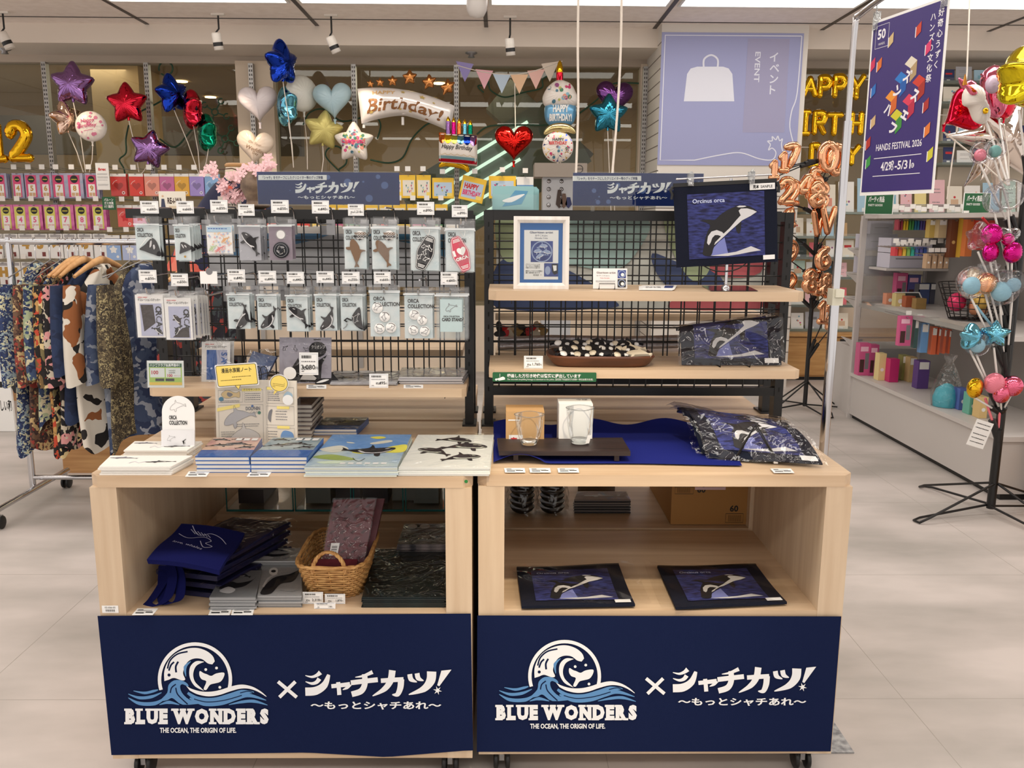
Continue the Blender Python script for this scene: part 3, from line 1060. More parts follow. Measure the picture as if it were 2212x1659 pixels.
def packet(x0, y0, x1, y1, draw, label, n, card=CARDB, head=.22, Y=2.286, name='hanging_packet', step=.013, back=None, zip_=True, tilt=0.0):
	F = front(x0, y1, Y, 0, tilt)
	w, h = at(x1, y1, Y).x - at(x0, y1, Y).x, at(x0, y0, Y).z - at(x0, y1, Y).z
	t = thing(name, label, 'packet', tuple(F.p(w / 2, h, 0)))
	m_ = MB()
	m_.fbox(F, w * .03, h * .012, w * .97, h * (1 - head), .0012, card)
	m_.build('backing_card', t)
	m_ = MB()
	draw(m_, F, w, h * (1 - head))
	m_.build('charm', t)
	m_ = MB()
	m_.grid(lambda u, v: F.p(u * w, v * h, .0034 + .0012 * math.sin(u * 5 + x0) * math.sin(v * 7 + y0)), 8, 12, BAGFILM)
	if zip_:
		m_.fbox(F, 0, h * (1 - head + .015), w, h * (1 - head + .045), .002, mat('zip_strip', (216, 222, 224), .25), .005)
	m_.build('clear_bag', t)
	r = random.Random(int(x0 * 7))
	for i in range(n):
		dup(t, (r.uniform(-.003, .004), step * (i + 1), r.uniform(-.004, .003)), back or 'spare packet hanging behind the ' + short(label), 'spare packets behind the ' + short(label))
	return t
def d_head(tiltr, gold=False):
	def d(m_, F, w, h):
		collection(m_, F, w * .1, h * .83, h * .105)
		c, s = math.cos(tiltr), math.sin(tiltr)
		pts = spline([(-.42, -.05), (-.2, .12), (.0, .32), (.12, .38), (.28, .2), (.4, -.3), (.1, -.25), (-.25, -.12)], 4, True)
		T = lambda q: [(w * .58 + (a * c - b * s) * w, h * .36 + (a * s + b * c) * w) for a, b in q]
		m_.prism(F, T(pts), .0025, ORCAINK, .0028)
		m_.poly(F, T(spline([(-.02, .02), (.02, .24), (.08, .28), (.06, .08)], 3, True)), ORCAWH, .003)
		m_.poly(F, T(spline([(.12, .1), (.18, .12), (.2, 0), (.14, -.06)], 3, True)), ORCAWH, .003)
		if gold:
			m_.disc(F, w * .62, h * .12, w * .07, mat('brass', (190, 150, 80), .3, 1), .003)
		else:
			m_.line(F, [(w * .2, h * .4), (w * .5, h * .66), (w * .68, h * .62)], w * .02, WHITE, .0032)
	return d
def d_swim(rot, flip=1, s=.95, bend=.08, cx=.55, cy=.32, titled=True):
	def d(m_, F, w, h):
		if titled:
			collection(m_, F, w * .1, h * .84, h * .1)
		orca(m_, F, w * cx, h * cy, h * s * .62, rot, flip, ORCAINK, ORCAWH, .003, .002, bend)
	return d
def d_sticker(m_, F, w, h):
	r = random.Random(3)
	cols = [mat('pastel_%s' % n, c, .7) for n, c in (('pink', (230, 180, 180)), ('blue', (170, 190, 220)), ('peach', (238, 205, 170)))]
	m_.rect(F, w * .05, h * .78, w * .95, h * .97, mat('pastel_header', (178, 208, 228), .7), .0008)
	lines(m_, F, w * .1, w * .8, (h * .88,), h * .06, BLUEINK, 5)
	for i in range(50):
		m_.disc(F, w * r.uniform(.08, .92), h * r.uniform(.05, .75), w * .035, cols[i % 3], .0009, n=8)
	for x, y, c in ((.72, .5, (222, 166, 110)), (.5, .17, (220, 128, 128)), (.24, .2, (186, 210, 160))):
		mm = mat('pastel_orca_%d' % int(x * 100), c, .7)
		orca(m_, F, w * x, h * y, w * .36, .6, 1, mm, WHITE, .0012)
def d_badges(spots, tilt=0):
	def d(m_, F, w, h):
		collection(m_, F, w * .14, h * .84, h * .085)
		for i, (x, y) in enumerate(spots):
			f = Fr(F.p(w * x, h * y, .0), F.u, F.v)
			m_.lathe(F.p(w * x, h * y, .0016), [(w * .175, 0), (w * .175, .0015), (w * .15, .003), (.0005, .0036)], WHITE, 24, F.n)
			orca(m_, f, 0, 0, w * .24, .5 + i, 1, GREYINK, None, .0056, line=w * .012, bend=.1)
			m_.line(f, arc(0, 0, w * .15, 20, 120, 8), w * .018, INK, .0054)
	return d
def d_key(body, pink):
	def d(m_, F, w, h):
		collection(m_, F, w * .1, h * .86, h * .1)
		rot = .33 if not pink else -.33
		c, s = math.cos(-rot), math.sin(-rot)
		T = lambda q: [(w * .52 + a * w * c - b * w * s, h * .44 + a * w * s + b * w * c) for a, b in q]
		pts = [(-.13, .74), (.13, .74), (.2, .66), (.34, .08), (.34, -.08), (.2, -.66), (.13, -.74), (-.13, -.74), (-.2, -.66), (-.34, -.08), (-.34, .08), (-.2, .66)]
		k = .8
		pts = [(a * k * 1.05, b * k) for a, b in pts]
		m_.prism(F, T(pts), .003, body, .0032)
		m_.line(F, T([(a * .92, b * .95) for a, b in pts]), w * .015, WHITE, .0034, True)
		for yy in (.62, .57, .52, -.62, -.57, -.52):
			hw = .17 - (abs(yy) - .5) * .3
			m_.line(F, T([(-hw * k, yy * k), (hw * k, yy * k)]), w * .02, WHITE, .0035)
		if pink:
			G = Fr(F.p(w * .52, h * .44, 0), F.u * c + F.v * s, F.v * c - F.u * s)
			m_.text(G, 'I', -w * .2, -w * .02, w * .17, WHITE, .0036, w=.06, align='c', sx=1.5)
			m_.text(G, '♥', w * .06, -w * .03, w * .19, WHITE, .0036, align='c')
			m_.text(G, 'ORCA', 0, -w * .2, w * .1, WHITE, .0036, w=.05, align='c')
		else:
			G = Fr(F.p(w * .52, h * .44, 0), F.u * c + F.v * s, F.v * c - F.u * s)
			for i, (a, b, r_) in enumerate(((-.08, .18, .4), (.12, .2, 2.2), (.0, .02, 1.6), (-.12, -.18, 1.2), (.1, -.2, .5))):
				orca(m_, G, a * w, b * w, w * .22, r_, 1, WHITE, None, .0036, line=w * .014, bend=.1)
		m_.tube([F.p(w * .62, h * .86, .003), F.p(w * .5, h * .98, .004), F.p(w * .68, h * 1.0, .004), F.p(w * .64, h * .86, .003)], .0007, SHRED, 5)
	return d
def d_wood(rot, flip):
	def d(m_, F, w, h):
		collection(m_, F, w * .1, h * .88, h * .1)
		orca(m_, F, w * .44, h * .4, h * .7, rot, flip, BROWN, None, .0035, .003, .05)
		m_.lathe(F.p(w * .72, h * .84, .001), [(w * .2, 0), (w * .2, .0012), (.0005, .0014)], WHITE, 24, F.n)
		m_.text(F, 'WOOD', w * .72, h * .86, h * .06, BROWN, .0036, w=.05, align='c')
		m_.text(F, 'BROOCH', w * .72, h * .79, h * .055, INK, .0036, w=.05, align='c', sx=.9)
		orca(m_, F, w * .72, h * .74, w * .16, 0, 1, INK, None, .0036)
	return d
def d_manhole(m_, F, w, h):
	r = w * .2
	m_.disc(F, w * .52, h * .78, r, WHITE, .001)
	m_.line(F, arc(w * .52, h * .78, r * .92, 0, 360, 20), w * .015, INK, .0012)
	lines(m_, F, w * .4, w * .66, (h * .82, h * .77, h * .72), h * .03, INK, 2)
	R = w * .33
	m_.lathe(F.p(w * .52, h * .32, .001), [(R, 0), (R, .004), (R * .92, .005), (.0005, .0045)], mat('manhole_iron', (40, 42, 48), .35, .6), 32, F.n)
	m_.line(F, arc(w * .52, h * .32, R * .8, 0, 360, 24), w * .015, STEEL, .0063)
	for i in range(5):
		a = i * 1.256
		orca(m_, F, w * .52 + R * .45 * math.cos(a), h * .32 + R * .45 * math.sin(a), w * .22, a + 1.5, 1, GREYINK if i % 2 else INK, WHITE, .0064, bend=.1)
def d_white(title, kind):
	def d(m_, F, w, h):
		m_.text(F, 'whale maker', w * .12, h * .93, h * .03, RED, .001, w=.02)
		m_.text(F, 'デコレーションステッカー', w * .12, h * .86, h * .045, INK, .001, w=.02, width=w * .76)
		x0, x1, y0, y1 = w * .17, w * .9, h * .05, h * .8
		m_.rect(F, x0, y0, x1, y1, mat('sticker_lilac', (176, 180, 206), .6), .0009)
		dk = mat('sticker_brown', (48, 38, 36), .6)
		if kind == 0:
			m_.poly(F, [(x0 + w * .03, y1 - h * .03), (x0 + w * .45, y1 - h * .03), (x0 + w * .5, y0 + h * .3), (x0 + w * .1, y0 + h * .1)], dk, .0011)
			orca(m_, F, w * .7, h * .16, w * .42, -.5, -1, INK, WHITE, .0014, bend=.1)
		elif kind == 1:
			m_.poly(F, [(x0 + w * .1, y0 + h * .02), (x1 - w * .04, y0 + h * .02), (x1 - w * .04, y0 + h * .28), (x0 + w * .45, y0 + h * .24)], dk, .0011)
			orca(m_, F, w * .45, h * .45, w * .5, -1.1, 1, dk, WHITE, .0014, bend=.1)
			orca(m_, F, w * .5, h * .24, w * .42, .9, 1, INK, WHITE, .0014, bend=.1)
		else:
			m_.rect(F, x0 + w * .02, y0, x0 + w * .34, y1, BLUEINK, .0011)
			m_.poly(F, spline([(x0 + w * .34, y1), (x0 + w * .38, y1 * .6), (x0 + w * .28, y0 + h * .2), (x0 + w * .34, y0)], 4), BLUEINK, .0011)
		for i, ch in enumerate(title):
			G = Fr(F.p(w * .78, h * (.74 - .115 * i) - (0 if kind != 2 else .0), 0), -F.v, F.u)
			m_.text(G, ch, 0, -w * .08, w * .19, INK if kind != 2 else BLUEINK, .0016, w=.03 if i != 2 else -.0)
	return d
def d_tail(m_, F, w, h):
	collection(m_, F, w * .1, h * .84, h * .1)
	m_.prism(F, spline([(w * .5, h * .38), (w * .6, h * .52), (w * .85, h * .68), (w * .92, h * .3), (w * .98, h * .03), (w * .7, h * .12), (w * .55, h * .26)], 3, True), .002, ORCAINK, .003)
	orca(m_, F, w * .72, h * .36, h * .3, 1.1, 1, WHITE, None, .0033, line=w * .012, bend=.1)
	m_.tube([F.p(w * .5, h * .3, .003), F.p(w * .3, h * .36, .004), F.p(w * .18, h * .3, .003), F.p(w * .3, h * .26, .003)], .0022, BLACKP, 6)
	m_.tube([F.p(w * .3, h * .2, .003), F.p(w * .24, h * .12, .003), F.p(w * .12, h * .06, .003)], .0012, STEEL, 6)
def d_stand(m_, F, w, h):
	m_.fbox(F, w * .16, h * .2, w * .82, h * .95, .0015, mat('stand_card', (200, 224, 226), .6), .002)
	orca(m_, F, w * .5, h * .74, w * .36, .4, 1, GREYINK, None, .0028, line=w * .012, bend=.1)
	m_.text(F, 'ORCA COLLECTION', w * .5, h * .54, h * .035, INK, .0028, w=.03, align='c', sx=.8)
	m_.text(F, 'CARD STAND', w * .52, h * .45, h * .07, INK, .0028, w=.04, align='c', sx=.75)
hook(315, 474, (304, 434, 343, 461), '660', 'first hook of the upper row, price card reading 660, far left')
packet(295, 466, 350, 562, d_head(0), 'grey packet with a black orca head charm on white cord, first in the upper row', 2)
hook(392, 474, (382, 434, 419, 461), '660', 'second hook of the upper row, price card 660 above the gold-bead packet')
packet(379, 468, 415, 563, d_head(.7, True), 'grey packet with an orca head charm and gold bead, second in the upper row', 6)
hook(463, 472, (455, 432, 492, 459), '550', 'third hook of the upper row, price card 550 above the pastel sticker sheet')
packet(447, 464, 505, 548, d_sticker, 'pastel orca sticker sheet under a white header, third in the upper row', 2, WHITE, .28, zip_=False)
hook(523, 473, (515, 441, 550, 466), '308', 'fourth hook of the upper row, price card 308')
packet(517, 470, 566, 563, d_swim(-1.0, 1, 1.3, .06, .5, .5, False), 'lilac packet with a diving orca figure, fourth in the upper row', 4, CARDG)
hook(594, 473, (586, 432, 624, 460), '550', 'fifth hook of the upper row, price card 550 above the manhole magnet')
packet(582, 470, 634, 563, d_manhole, 'mauve packet with a round dark manhole magnet, fifth in the upper row', 2, MAUVE)
hook(684, 474, (674, 433, 711, 461), '440', 'empty hook of the upper row, price card 440, no packet on it')
hook(764, 474, (752, 441, 786, 466), '1,210', 'hook of the upper row with price card 1,210, above the first wooden brooch')
packet(744, 470, 794, 581, d_wood(-1.45, 1), 'grey packet with a straight wooden orca brooch, left of the bent one', 4)
hook(829, 474, None, None, 'upper hook without a price card, holding the bent wooden orca brooch')
packet(803, 470, 858, 582, d_wood(-1.15, 1), 'packet with a brown wooden orca brooch bent at the tail, right of the straight one', 4)
hook(918, 475, (901, 436, 938, 464), '990', 'hook of the upper row with price card 990 above the black key tag')
packet(886, 470, 950, 585, d_key(ORCAINK, False), 'grey packet with a black motel key tag of orca outlines, upper row', 4)
hook(995, 478, (976, 443, 1010, 469), '990', 'last hook of the upper row, price card 990 above the pink key tag')
packet(962, 473, 1026, 587, d_key(PINK, True), 'grey packet with a pink key tag reading I heart ORCA, last in the upper row', 3)
hook(315, 628, (301, 583, 339, 611), '550', 'first hook of the lower row, price card 550, far left')
packet(296, 626, 360, 730, d_white('ORCA', 0), 'white ORCA sticker card with a brown block, first in the lower row', 3, WHITE, .1, zip_=False)
hook(378, 633, (370, 591, 407, 618), '550', 'second hook of the lower row, price card 550 above the thick card stack')
packet(358, 633, 419, 735, d_white('ORCA', 1), 'white ORCA sticker card with two orcas, front of the thick stack in the lower row', 9, WHITE, .1, step=.014, zip_=False)
hook(443, 630, (433, 586, 470, 613), None, 'lower row hook with a blank white card and nothing hanging on it')
hook(507, 628, (492, 582, 530, 610), '440', 'fourth hook of the lower row, price card 440')
packet(493, 618, 543, 711, d_swim(-1.9, -1, 1.25, .15, .55, .38), 'grey packet with a tail-up orca bent to the left, fourth in the lower row', 3)
hook(572, 628, (559, 585, 597, 612), '440', 'fifth hook of the lower row, price card 440')
packet(557, 619, 602, 713, d_swim(.95, 1, 1.2, -.1, .55, .36), 'grey packet with an orca diving steeply to the lower left, fifth in the lower row', 3)
hook(636, 629, (620, 587, 657, 613), '440', 'sixth hook of the lower row, price card 440')
packet(619, 620, 668, 716, d_swim(-.85, 1, 1.2, .12, .52, .4), 'grey packet with an orca arching head up, sixth in the lower row', 4)
hook(697, 629, (684, 586, 721, 611), '440', 'seventh hook of the lower row, price card 440')
packet(681, 618, 730, 714, d_swim(1.1, 1, 1.2, -.15, .52, .36), 'grey packet with a small-finned orca sinking nose down, seventh in the lower row', 4)
hook(757, 629, (739, 587, 777, 613), '550', 'eighth hook of the lower row, price card 550 above the tail fin charm')
packet(736, 618, 786, 714, d_tail, 'grey packet with a large black tail fin charm and strap, eighth in the lower row', 4)
hook(829, 627, (808, 587, 844, 613), '660', 'ninth hook of the lower row, price card 660 above can badges')
packet(799, 617, 866, 728, d_badges(((.27, .67), (.5, .47), (.32, .2), (.69, .22))), 'grey packet of four can badges spread down the card, left of the other badge packet', 2, head=.15)
hook(903, 630, None, None, 'lower hook without a price card, holding the right-hand can badge packet')
packet(873, 622, 937, 732, d_badges(((.36, .56), (.62, .44), (.32, .21), (.7, .18))), 'packet of four can badges bunched low, right of the other badge packet', 2, head=.15)
hook(972, 632, (952, 588, 988, 615), '660', 'last hook of the lower row, price card 660 above the card stand')
packet(940, 622, 1012, 735, d_stand, 'crinkled clear packet with a CARD STAND card, last in the lower row', 2, ACRYL, .17, tilt=-.05)
# grey bar with a clip on the rear rack, seen between the packets
t = thing('hanging_bar', 'grey horizontal bar with a square clip behind the upper packets', 'bar', (-.5, 2.62, at(700, 497, 2.62).z))
zb = at(700, 497, 2.62).z
MB().box(at(500, 497, 2.62).x, at(968, 497, 2.62).x, 2.615, 2.632, zb - .01, zb + .01, GREYMETAL).build('rail', t)
xb = at(706, 497, 2.61).x
MB().box(xb - .017, xb + .017, 2.608, 2.634, zb - .014, zb + .014, STEEL).build('clip', t)
# ---------------------------------------------------------------- goods on the left shelf
PAGE = mat('book_page', (226, 218, 204), .7)
OUT = mat('sketch_line', (130, 128, 128), .6)
SLEEVE = film('flat_sleeve', gloss=.02, scale=7, strength=.4, rough=.05)
def price_stand(x0, y0, x1, y1, Y, z, price, label, lean=.12):
	F, w, h = st(x0, x1, y0, Y, z + .0005, lean)
	m_ = MB()
	m_.fbox(F, 0, 0, w, h, .0012, WHITE)
	price_face(m_, F, w, h, price, int(x0))
	return tag(m_.build('price_card'), label, 'price card')
def price_flat(x0, y0, x1, y1, z, label, price='1,760', dx=0):
	a, b, c, d = on(x0, y1, z + .0012), on(x1, y1, z + .0012), on(x1 + dx, y0, z + .0012), on(x0 + dx, y0, z + .0012)
	F = QF(a, b, c, d)
	m_ = MB()
	m_.fbox(F, 0, 0, 1, 1, .001, WHITE)
	r = random.Random(int(x0))
	m_.rect(F, .1, .7, .35, .82, GREYINK, .0004)
	m_.rect(F, .1, .56, .8, .64, GREYINK, .0004)
	m_.rect(F, .1, .2, .5, .36, INK, .0004)
	m_.rect(F, .55, .3, .9, .45, INK, .0004)
	return tag(m_.build('price_card'), label, 'price card')
# membership card sign
F, w, h = st(315, 394, 780, 2.272, LS, .1)
t = thing('point_card_sign', 'small acrylic stand with a green and yellow 100 point members card, on the shelf end', 'sign', tuple(F.p(w / 2, 0)))
MB().fbox(F, 0, 0, w, h, .002, WHITE).build('card', t)
m_ = MB()
m_.rect(F, w * .05, h * .09, w * .95, h * .9, mat('leaf_green', (176, 206, 84), .6), .0004)
m_.rect(F, w * .05, h * .76, w * .95, h * .9, GREEN, .0006)
m_.text(F, 'ハンズクラブ会員募集中！', w * .08, h * .79, h * .08, WHITE, .001, w=.03, width=w * .82)
m_.rect(F, w * .08, h * .38, w * .48, h * .73, WHITE, .0007)
m_.rect(F, w * .51, h * .38, w * .92, h * .73, WHITE, .0007)
m_.text(F, '100', w * .12, h * .5, h * .13, RED, .001, w=.03)
m_.text(F, '100', w * .55, h * .4, h * .1, RED, .001, w=.03)
m_.text(F, 'HANDS', w * .6, h * .61, h * .05, INK, .001)
m_.text(F, 'KEEPER', w * .6, h * .53, h * .05, INK, .001)
m_.text(F, 'ポイント', w * .74, h * .42, h * .045, RED, .001)
m_.rect(F, w * .05, h * .09, w * .95, h * .2, mat('amber_band', (238, 200, 70), .6), .0006)
for a in (.22, .5):
	m_.rect(F, w * a, h * .24, w * (a + .24), h * .34, INK, .0008)
m_.build('print', t)
MB().fbox(F, -.001, -.0003, w + .001, h + .001, .001, ACRYL, .0026).build('acrylic_front', t)
# decoration sticker packet
F, w, h = st(430, 492, 741, 2.36, LS, .2)
t = thing('sticker_packet', 'white packet with a blue SAN sticker leaning on the left shelf', 'packet', tuple(F.p(w / 2, 0)))
MB().fbox(F, 0, 0, w, h, .002, WHITE).build('backing_card', t)
m_ = MB()
d_white('SAN', 2)(m_, F, w, h)
m_.build('print', t)
MB().grid(lambda u, v: F.p(-.004 + u * (w + .008), v * (h + .01), .003 + .002 * math.sin(u * 6) * math.sin(v * 5)), 8, 10, CRINKLE).build('clear_bag', t)
dup(t, (.004, .02, 0), 'spare white sticker packet hidden behind the blue SAN sticker packet')
# blue folded cloth packet in a dark wire rest
F = Fr((at(515, 815, 2.33).x, 2.33, LS + .002), (1, 0, 0), (0, .35, .94))
t = thing('blue_cloth_packet', 'shiny dark blue packet leaning askew in the wire rest on the left shelf', 'packet', tuple(F.p(.04, 0)))
BL = mat('packet_blue', (34, 62, 112), .35, vary=((52, 92, 150), 18, (1, 1, 1)))
MB().prism(F, [(.0, .0), (.066, .0), (.1, .074), (.062, .082), (.034, .09)], .012, BL).build('cloth', t)
MB().grid(lambda u, v: F.p(-.004 + u * .078 + v * .03, v * .094, .004 + .004 * math.sin(u * 7 + v * 4)), 8, 8, CRINKLE).build('clear_bag', t)
m_ = MB()
for i in range(6):
	x0 = at(486, 800, 2.31).x
	cx = x0 + .018 + i * .017
	m_.tube([(cx + .011 * math.cos(a * .7), 2.312 + .004 * math.sin(a), LS + .03 + .022 * math.sin(a * .7)) for a in range(10)], .0011, BLACK, 5)
m_.tube([(x0, 2.31, LS + .0012), (x0 + .02, 2.31, LS + .03), (x0 + .075, 2.31, LS + .022), (x0 + .13, 2.31, LS + .04), (x0 + .14, 2.315, LS + .0012)], .0014, BLACK, 6)
m_.tube([(x0, 2.31, LS + .0012), (x0 + .07, 2.305, LS + .0012), (x0 + .14, 2.31, LS + .0012)], .0014, BLACK, 6)
tag(m_.build('wire_rest'), 'curly black wire rest in front of the dark blue packet', 'stand')
# orca face bag
F, w, h = st(599, 712, 731, 2.34, LS, .18)
t = thing('orca_gift_bag', 'lilac card packet with a big black orca and speech bubble, centre of the left shelf', 'packet', tuple(F.p(w / 2, 0)))
MB().fbox(F, 0, 0, w, h, .004, mat('lilac_card', (176, 173, 188), .6)).build('backing_card', t)
m_ = MB()
m_.poly(F, [(w * .0, h * .02), (w * .22, h * .3), (w * .36, h * .55), (w * .42, h * .38), (w * .62, h * .4), (w * .92, h * .62), (w * .82, h * .4), (w * .8, h * .03)], ORCAINK)
m_.poly(F, spline([(w * .4, h * .08), (w * .48, h * .2), (w * .62, h * .2), (w * .76, h * .07)], 4), WHITE, .0009)
m_.poly(F, spline([(w * .5, h * .24), (w * .56, h * .31), (w * .64, h * .27), (w * .57, h * .23)], 3, True), WHITE, .0009)
m_.disc(F, w * .74, h * .74, w * .17, ORCAINK, .0008, ry=h * .17)
m_.text(F, 'クリオシブ', w * .62, h * .76, h * .06, WHITE, .001, sx=.7)
m_.poly(F, [(w * .68, h * .62), (w * .78, h * .6), (w * .72, h * .52)], ORCAINK, .0008)
for i, a in enumerate((.1, .3, .5)):
	orca(m_, F, w * (a + .02), h * .76, w * .12, .8 + i, 1, INK, None, .0009, line=.0008, bend=.1)
m_.line(F, [(w * .66, h * .95), (w * .8, h * .95)], h * .02, INK)
m_.build('print', t)
MB().grid(lambda u, v: F.p(-.003 + u * (w + .006), v * (h + .004), .003 + .0015 * math.sin(u * 8) * math.sin(v * 6)), 8, 8, FILM).build('clear_bag', t)
t2 = thing('orca_plush_card', 'black orca card with a purple patch lying beside the lilac packet', 'card', tuple(F.p(w, 0)))
F2 = Fr((at(676, 815, 2.3).x, 2.325, LS + .001), (1, 0, 0), (0, .8, .6))
MB().prism(F2, spline([(0, 0), (.004, .05), (.02, .064), (.05, .03), (.068, .004), (.06, 0), (.03, .002)], 3, True), .002, ORCAINK).build('body', t2)
m_ = MB()
m_.poly(F2, spline([(.006, .03), (.012, .05), (.026, .042), (.018, .034)], 3, True), mat('purple_patch', (140, 70, 140), .6))
m_.poly(F2, spline([(.002, .004), (.02, .016), (.036, .016), (.02, .006)], 3, True), WHITE)
m_.build('markings', t2)
price_stand(645, 762, 686, 791, 2.30, LS + .03, '3,080', 'price card reading 3,080 propped on the lilac orca packet', .1)
F = front(611, 806, 2.3)
tag(MB().lathe(F.p(.019, .0), [(.017, 0), (.017, .001), (.0005, .0012)], WHITE, 28, F.n, False).build('round_sticker'), 'round white sticker on the lower left of the lilac orca packet', 'sticker')
# flat packets
def flat_stack(x0, x1, xb0, xb1, yf, yb, z, n, th, name, label, cat, mats, art=None, jit=.002, group=None, film_=None, lab2=None):
	"""n flat sheets: front edge seen x0..x1 at yf on the top, back edge xb0..xb1 at yb"""
	r = random.Random(int(x0 * 3 + yf))
	top = z + n * th
	q = [on(x0, yf, top), on(x1, yf, top), on(xb1, yb, top), on(xb0, yb, top)]
	out = []
	for i in range(n):
		dz = -(n - 1 - i) * th
		j = Vector((r.uniform(-jit, jit), r.uniform(-jit, jit), dz)) if i < n - 1 else Vector((0, 0, 0))
		Q = QF(*[p + j for p in q])
		last = i == n - 1
		lab = label if last else (lab2 or 'one lower in the pile under the ' + short(label))
		if last and (art or film_):
			t = thing(name, lab, cat, tuple(Q.p(.5, .5, -th)), group)
			MB().fbox(Q, 0, 0, 1, 1, th * .86, mats[i % len(mats)]).build('sheet', t)
			if art:
				m_ = MB()
				art(m_, Q)
				m_.build('print', t)
			if film_:
				MB().grid(lambda u, v: Q.p(u * 1.03 - .015, v * 1.03 - .015, .0022 + .0012 * math.sin(u * 7 + x0) * math.sin(v * 6)), 10, 8, film_).build('clear_sleeve', t)
		else:
			o = MB().fbox(Q, 0, 0, 1, 1, th * .86, mats[i % len(mats)]).build(name)
			tag(o, lab, cat, group or ('pile under the ' + short(label)))
	return Q
GREYPK = mat('grey_packet', (150, 150, 156), .35, vary=((196, 198, 202), 30, (1, 1, 1)))
DKPK = mat('dark_camo', (38, 38, 46), .4, vary=((150, 140, 140), 26, (1, 1, 1)))
def a_camo(m_, Q):
	for x, y, s, r_ in ((.2, .35, .3, .2), (.5, .5, .3, -.3), (.75, .3, .3, .5), (.35, .8, .25, 0)):
		orca(m_, Q, x, y, s, r_, 1, ORCAINK, WHITE, .0008, bend=.1)
	m_.disc(Q, .2, .85, .12, WHITE, .001)
	m_.disc(Q, .5, .87, .12, WHITE, .001)
flat_stack(715, 858, 722, 868, 826, 801, LS, 3, .003, 'camouflage_packet', 'grey packet of camouflage orcas with round stickers, flat on the left shelf', 'packet', [GREYPK], a_camo, .003, None, SLEEVE)
price_stand(797, 808, 838, 837, 2.275, LS, '495', 'price card reading 495 standing before the grey flat packets', .15)
def a_ruler(m_, Q):
	m_.text(Q, 'A4 & ruler', .1, .86, .1, INK, .001, width=.4)
	m_.rect(Q, .05, .1, .95, .13, GREYINK, .0006)
flat_stack(862, 1000, 868, 1014, 815, 794, LS, 6, .0032, 'clear_file', 'grey see-through A4 file with ruler text, top of the pile on the left shelf', 'file', [mat('clear_file_grey', (168, 168, 172), .2), mat('clear_file_light', (206, 206, 210), .2)], a_ruler, .003, None, SLEEVE)
price_flat(662, 831, 705, 839, LS, 'pale price card lying flat on the shelf left of the camouflage packets')
price_flat(872, 831, 914, 838, LS, 'pale price card lying flat on the shelf before the clear files')
# ---------------------------------------------------------------- goods on the left tabletop
TT = .797
# orca collection stand
F, w, h = st(343, 414, 858, 2.13, TT, .12)
t = thing('orca_collection_stand', 'white round-topped ORCA COLLECTION card stand at the left of the table', 'sign', tuple(F.p(w / 2, 0)))
pts = [(0, 0), (w, 0), (w, h - w / 2)] + arc(w / 2, h - w / 2, w / 2, 0, 180, 18) + [(0, h - w / 2)]
MB().prism(F, pts, .002, WHITE).build('back_card', t)
MB().prism(F, rrect(-.001, 0, w + .001, h * .42, .002), .001, mat('pocket_white', (226, 227, 230), .5), .006).build('pocket', t)
m_ = MB()
orca(m_, F, w * .5, h * .8, w * .5, .25, 1, OUT, None, .0008, line=.0007, bend=.12)
m_.text(F, 'ORCA', w * .22, h * .6, h * .065, INK, .001, w=.03, width=w * .24)
m_.text(F, 'COLLECTION', w * .22, h * .51, h * .065, INK, .001, w=.03, width=w * .55)
orca(m_, F, w * .3, h * .27, w * .26, .4, 1, OUT, None, .0068, line=.0005, bend=.12)
orca(m_, F, w * .72, h * .22, w * .18, 1.2, 1, INK, WHITE, .0068, bend=.2)
m_.build('print', t)
# open picture book in a clear cover, with two speech-bubble cards
Yb = 2.185
F = Fr((at(464, 900, Yb).x, Yb, TT), Vector((1, .12, 0)), Vector((0, .1, .99)))
wl = at(566, 900, Yb).x - at(464, 900, Yb).x
wr = at(640, 900, Yb).x - at(566, 900, Yb).x
hb = at(560, 822, Yb + .02).z - TT
t = thing('open_picture_book', 'open picture book of sea animals standing on the left table in a clear cover', 'book', tuple(F.p(wl, 0)))
MB().fbox(F, 0, 0, wl, hb, .006, PAGE).build('left_page', t)
F2 = Fr(F.p(wl, 0, 0), Vector((1, -.12, 0)), Vector((0, .1, .99)))
MB().fbox(F2, 0, 0, wr, hb, .006, PAGE).build('right_page', t)
m_ = MB()
LY = mat('book_yellow', (244, 226, 130), .7)
for a, b, c, d in ((.06, .68, .56, .86), (.6, .68, .98, .86), (.06, .08, .98, .64)):
	m_.line(F, [(wl * a, hb * b), (wl * c, hb * b), (wl * c, hb * d), (wl * a, hb * d)], .0008, OUT, .0008, True)
fish = spline([(wl * .12, hb * .8), (wl * .24, hb * .86), (wl * .42, hb * .82), (wl * .5, hb * .84), (wl * .5, hb * .75), (wl * .4, hb * .76), (wl * .22, hb * .74)], 4, True)
m_.poly(F, fish, mat('fish_tan', (214, 190, 140), .7))
m_.poly(F, spline([(wl * .26, hb * .83), (wl * .36, hb * .8), (wl * .3, hb * .76), (wl * .24, hb * .79)], 3, True), GREYINK, .0009)
m_.line(F, fish, .0008, OUT, .001, True)
for x, y, r_, c in ((.12, .73, .05, (70, 130, 160)), (.76, .62, .025, (70, 110, 170)), (.9, .52, .035, (60, 120, 100))):
	m_.disc(F, wl * x, hb * y, wl * r_, mat('dot_%d' % int(x * 100), c, .7), .001)
m_.fbox(F, wl * .55, hb * .84, wl * .95, hb * .88, .0002, LY, .001)
m_.poly(F, [(wl * .03, hb * .6), (wl * .5, hb * .66), (wl * .5, hb * .61), (wl * .03, hb * .55)], LY, .001)
m_.text(F, 'クスモモンガラ', wl * .58, hb * .85, hb * .025, INK, .0014, width=wl * .34)
m_.text(F, 'DOLPHIN', wl * .62, hb * .56, hb * .05, GREYINK, .001, w=.04, width=wl * .3)
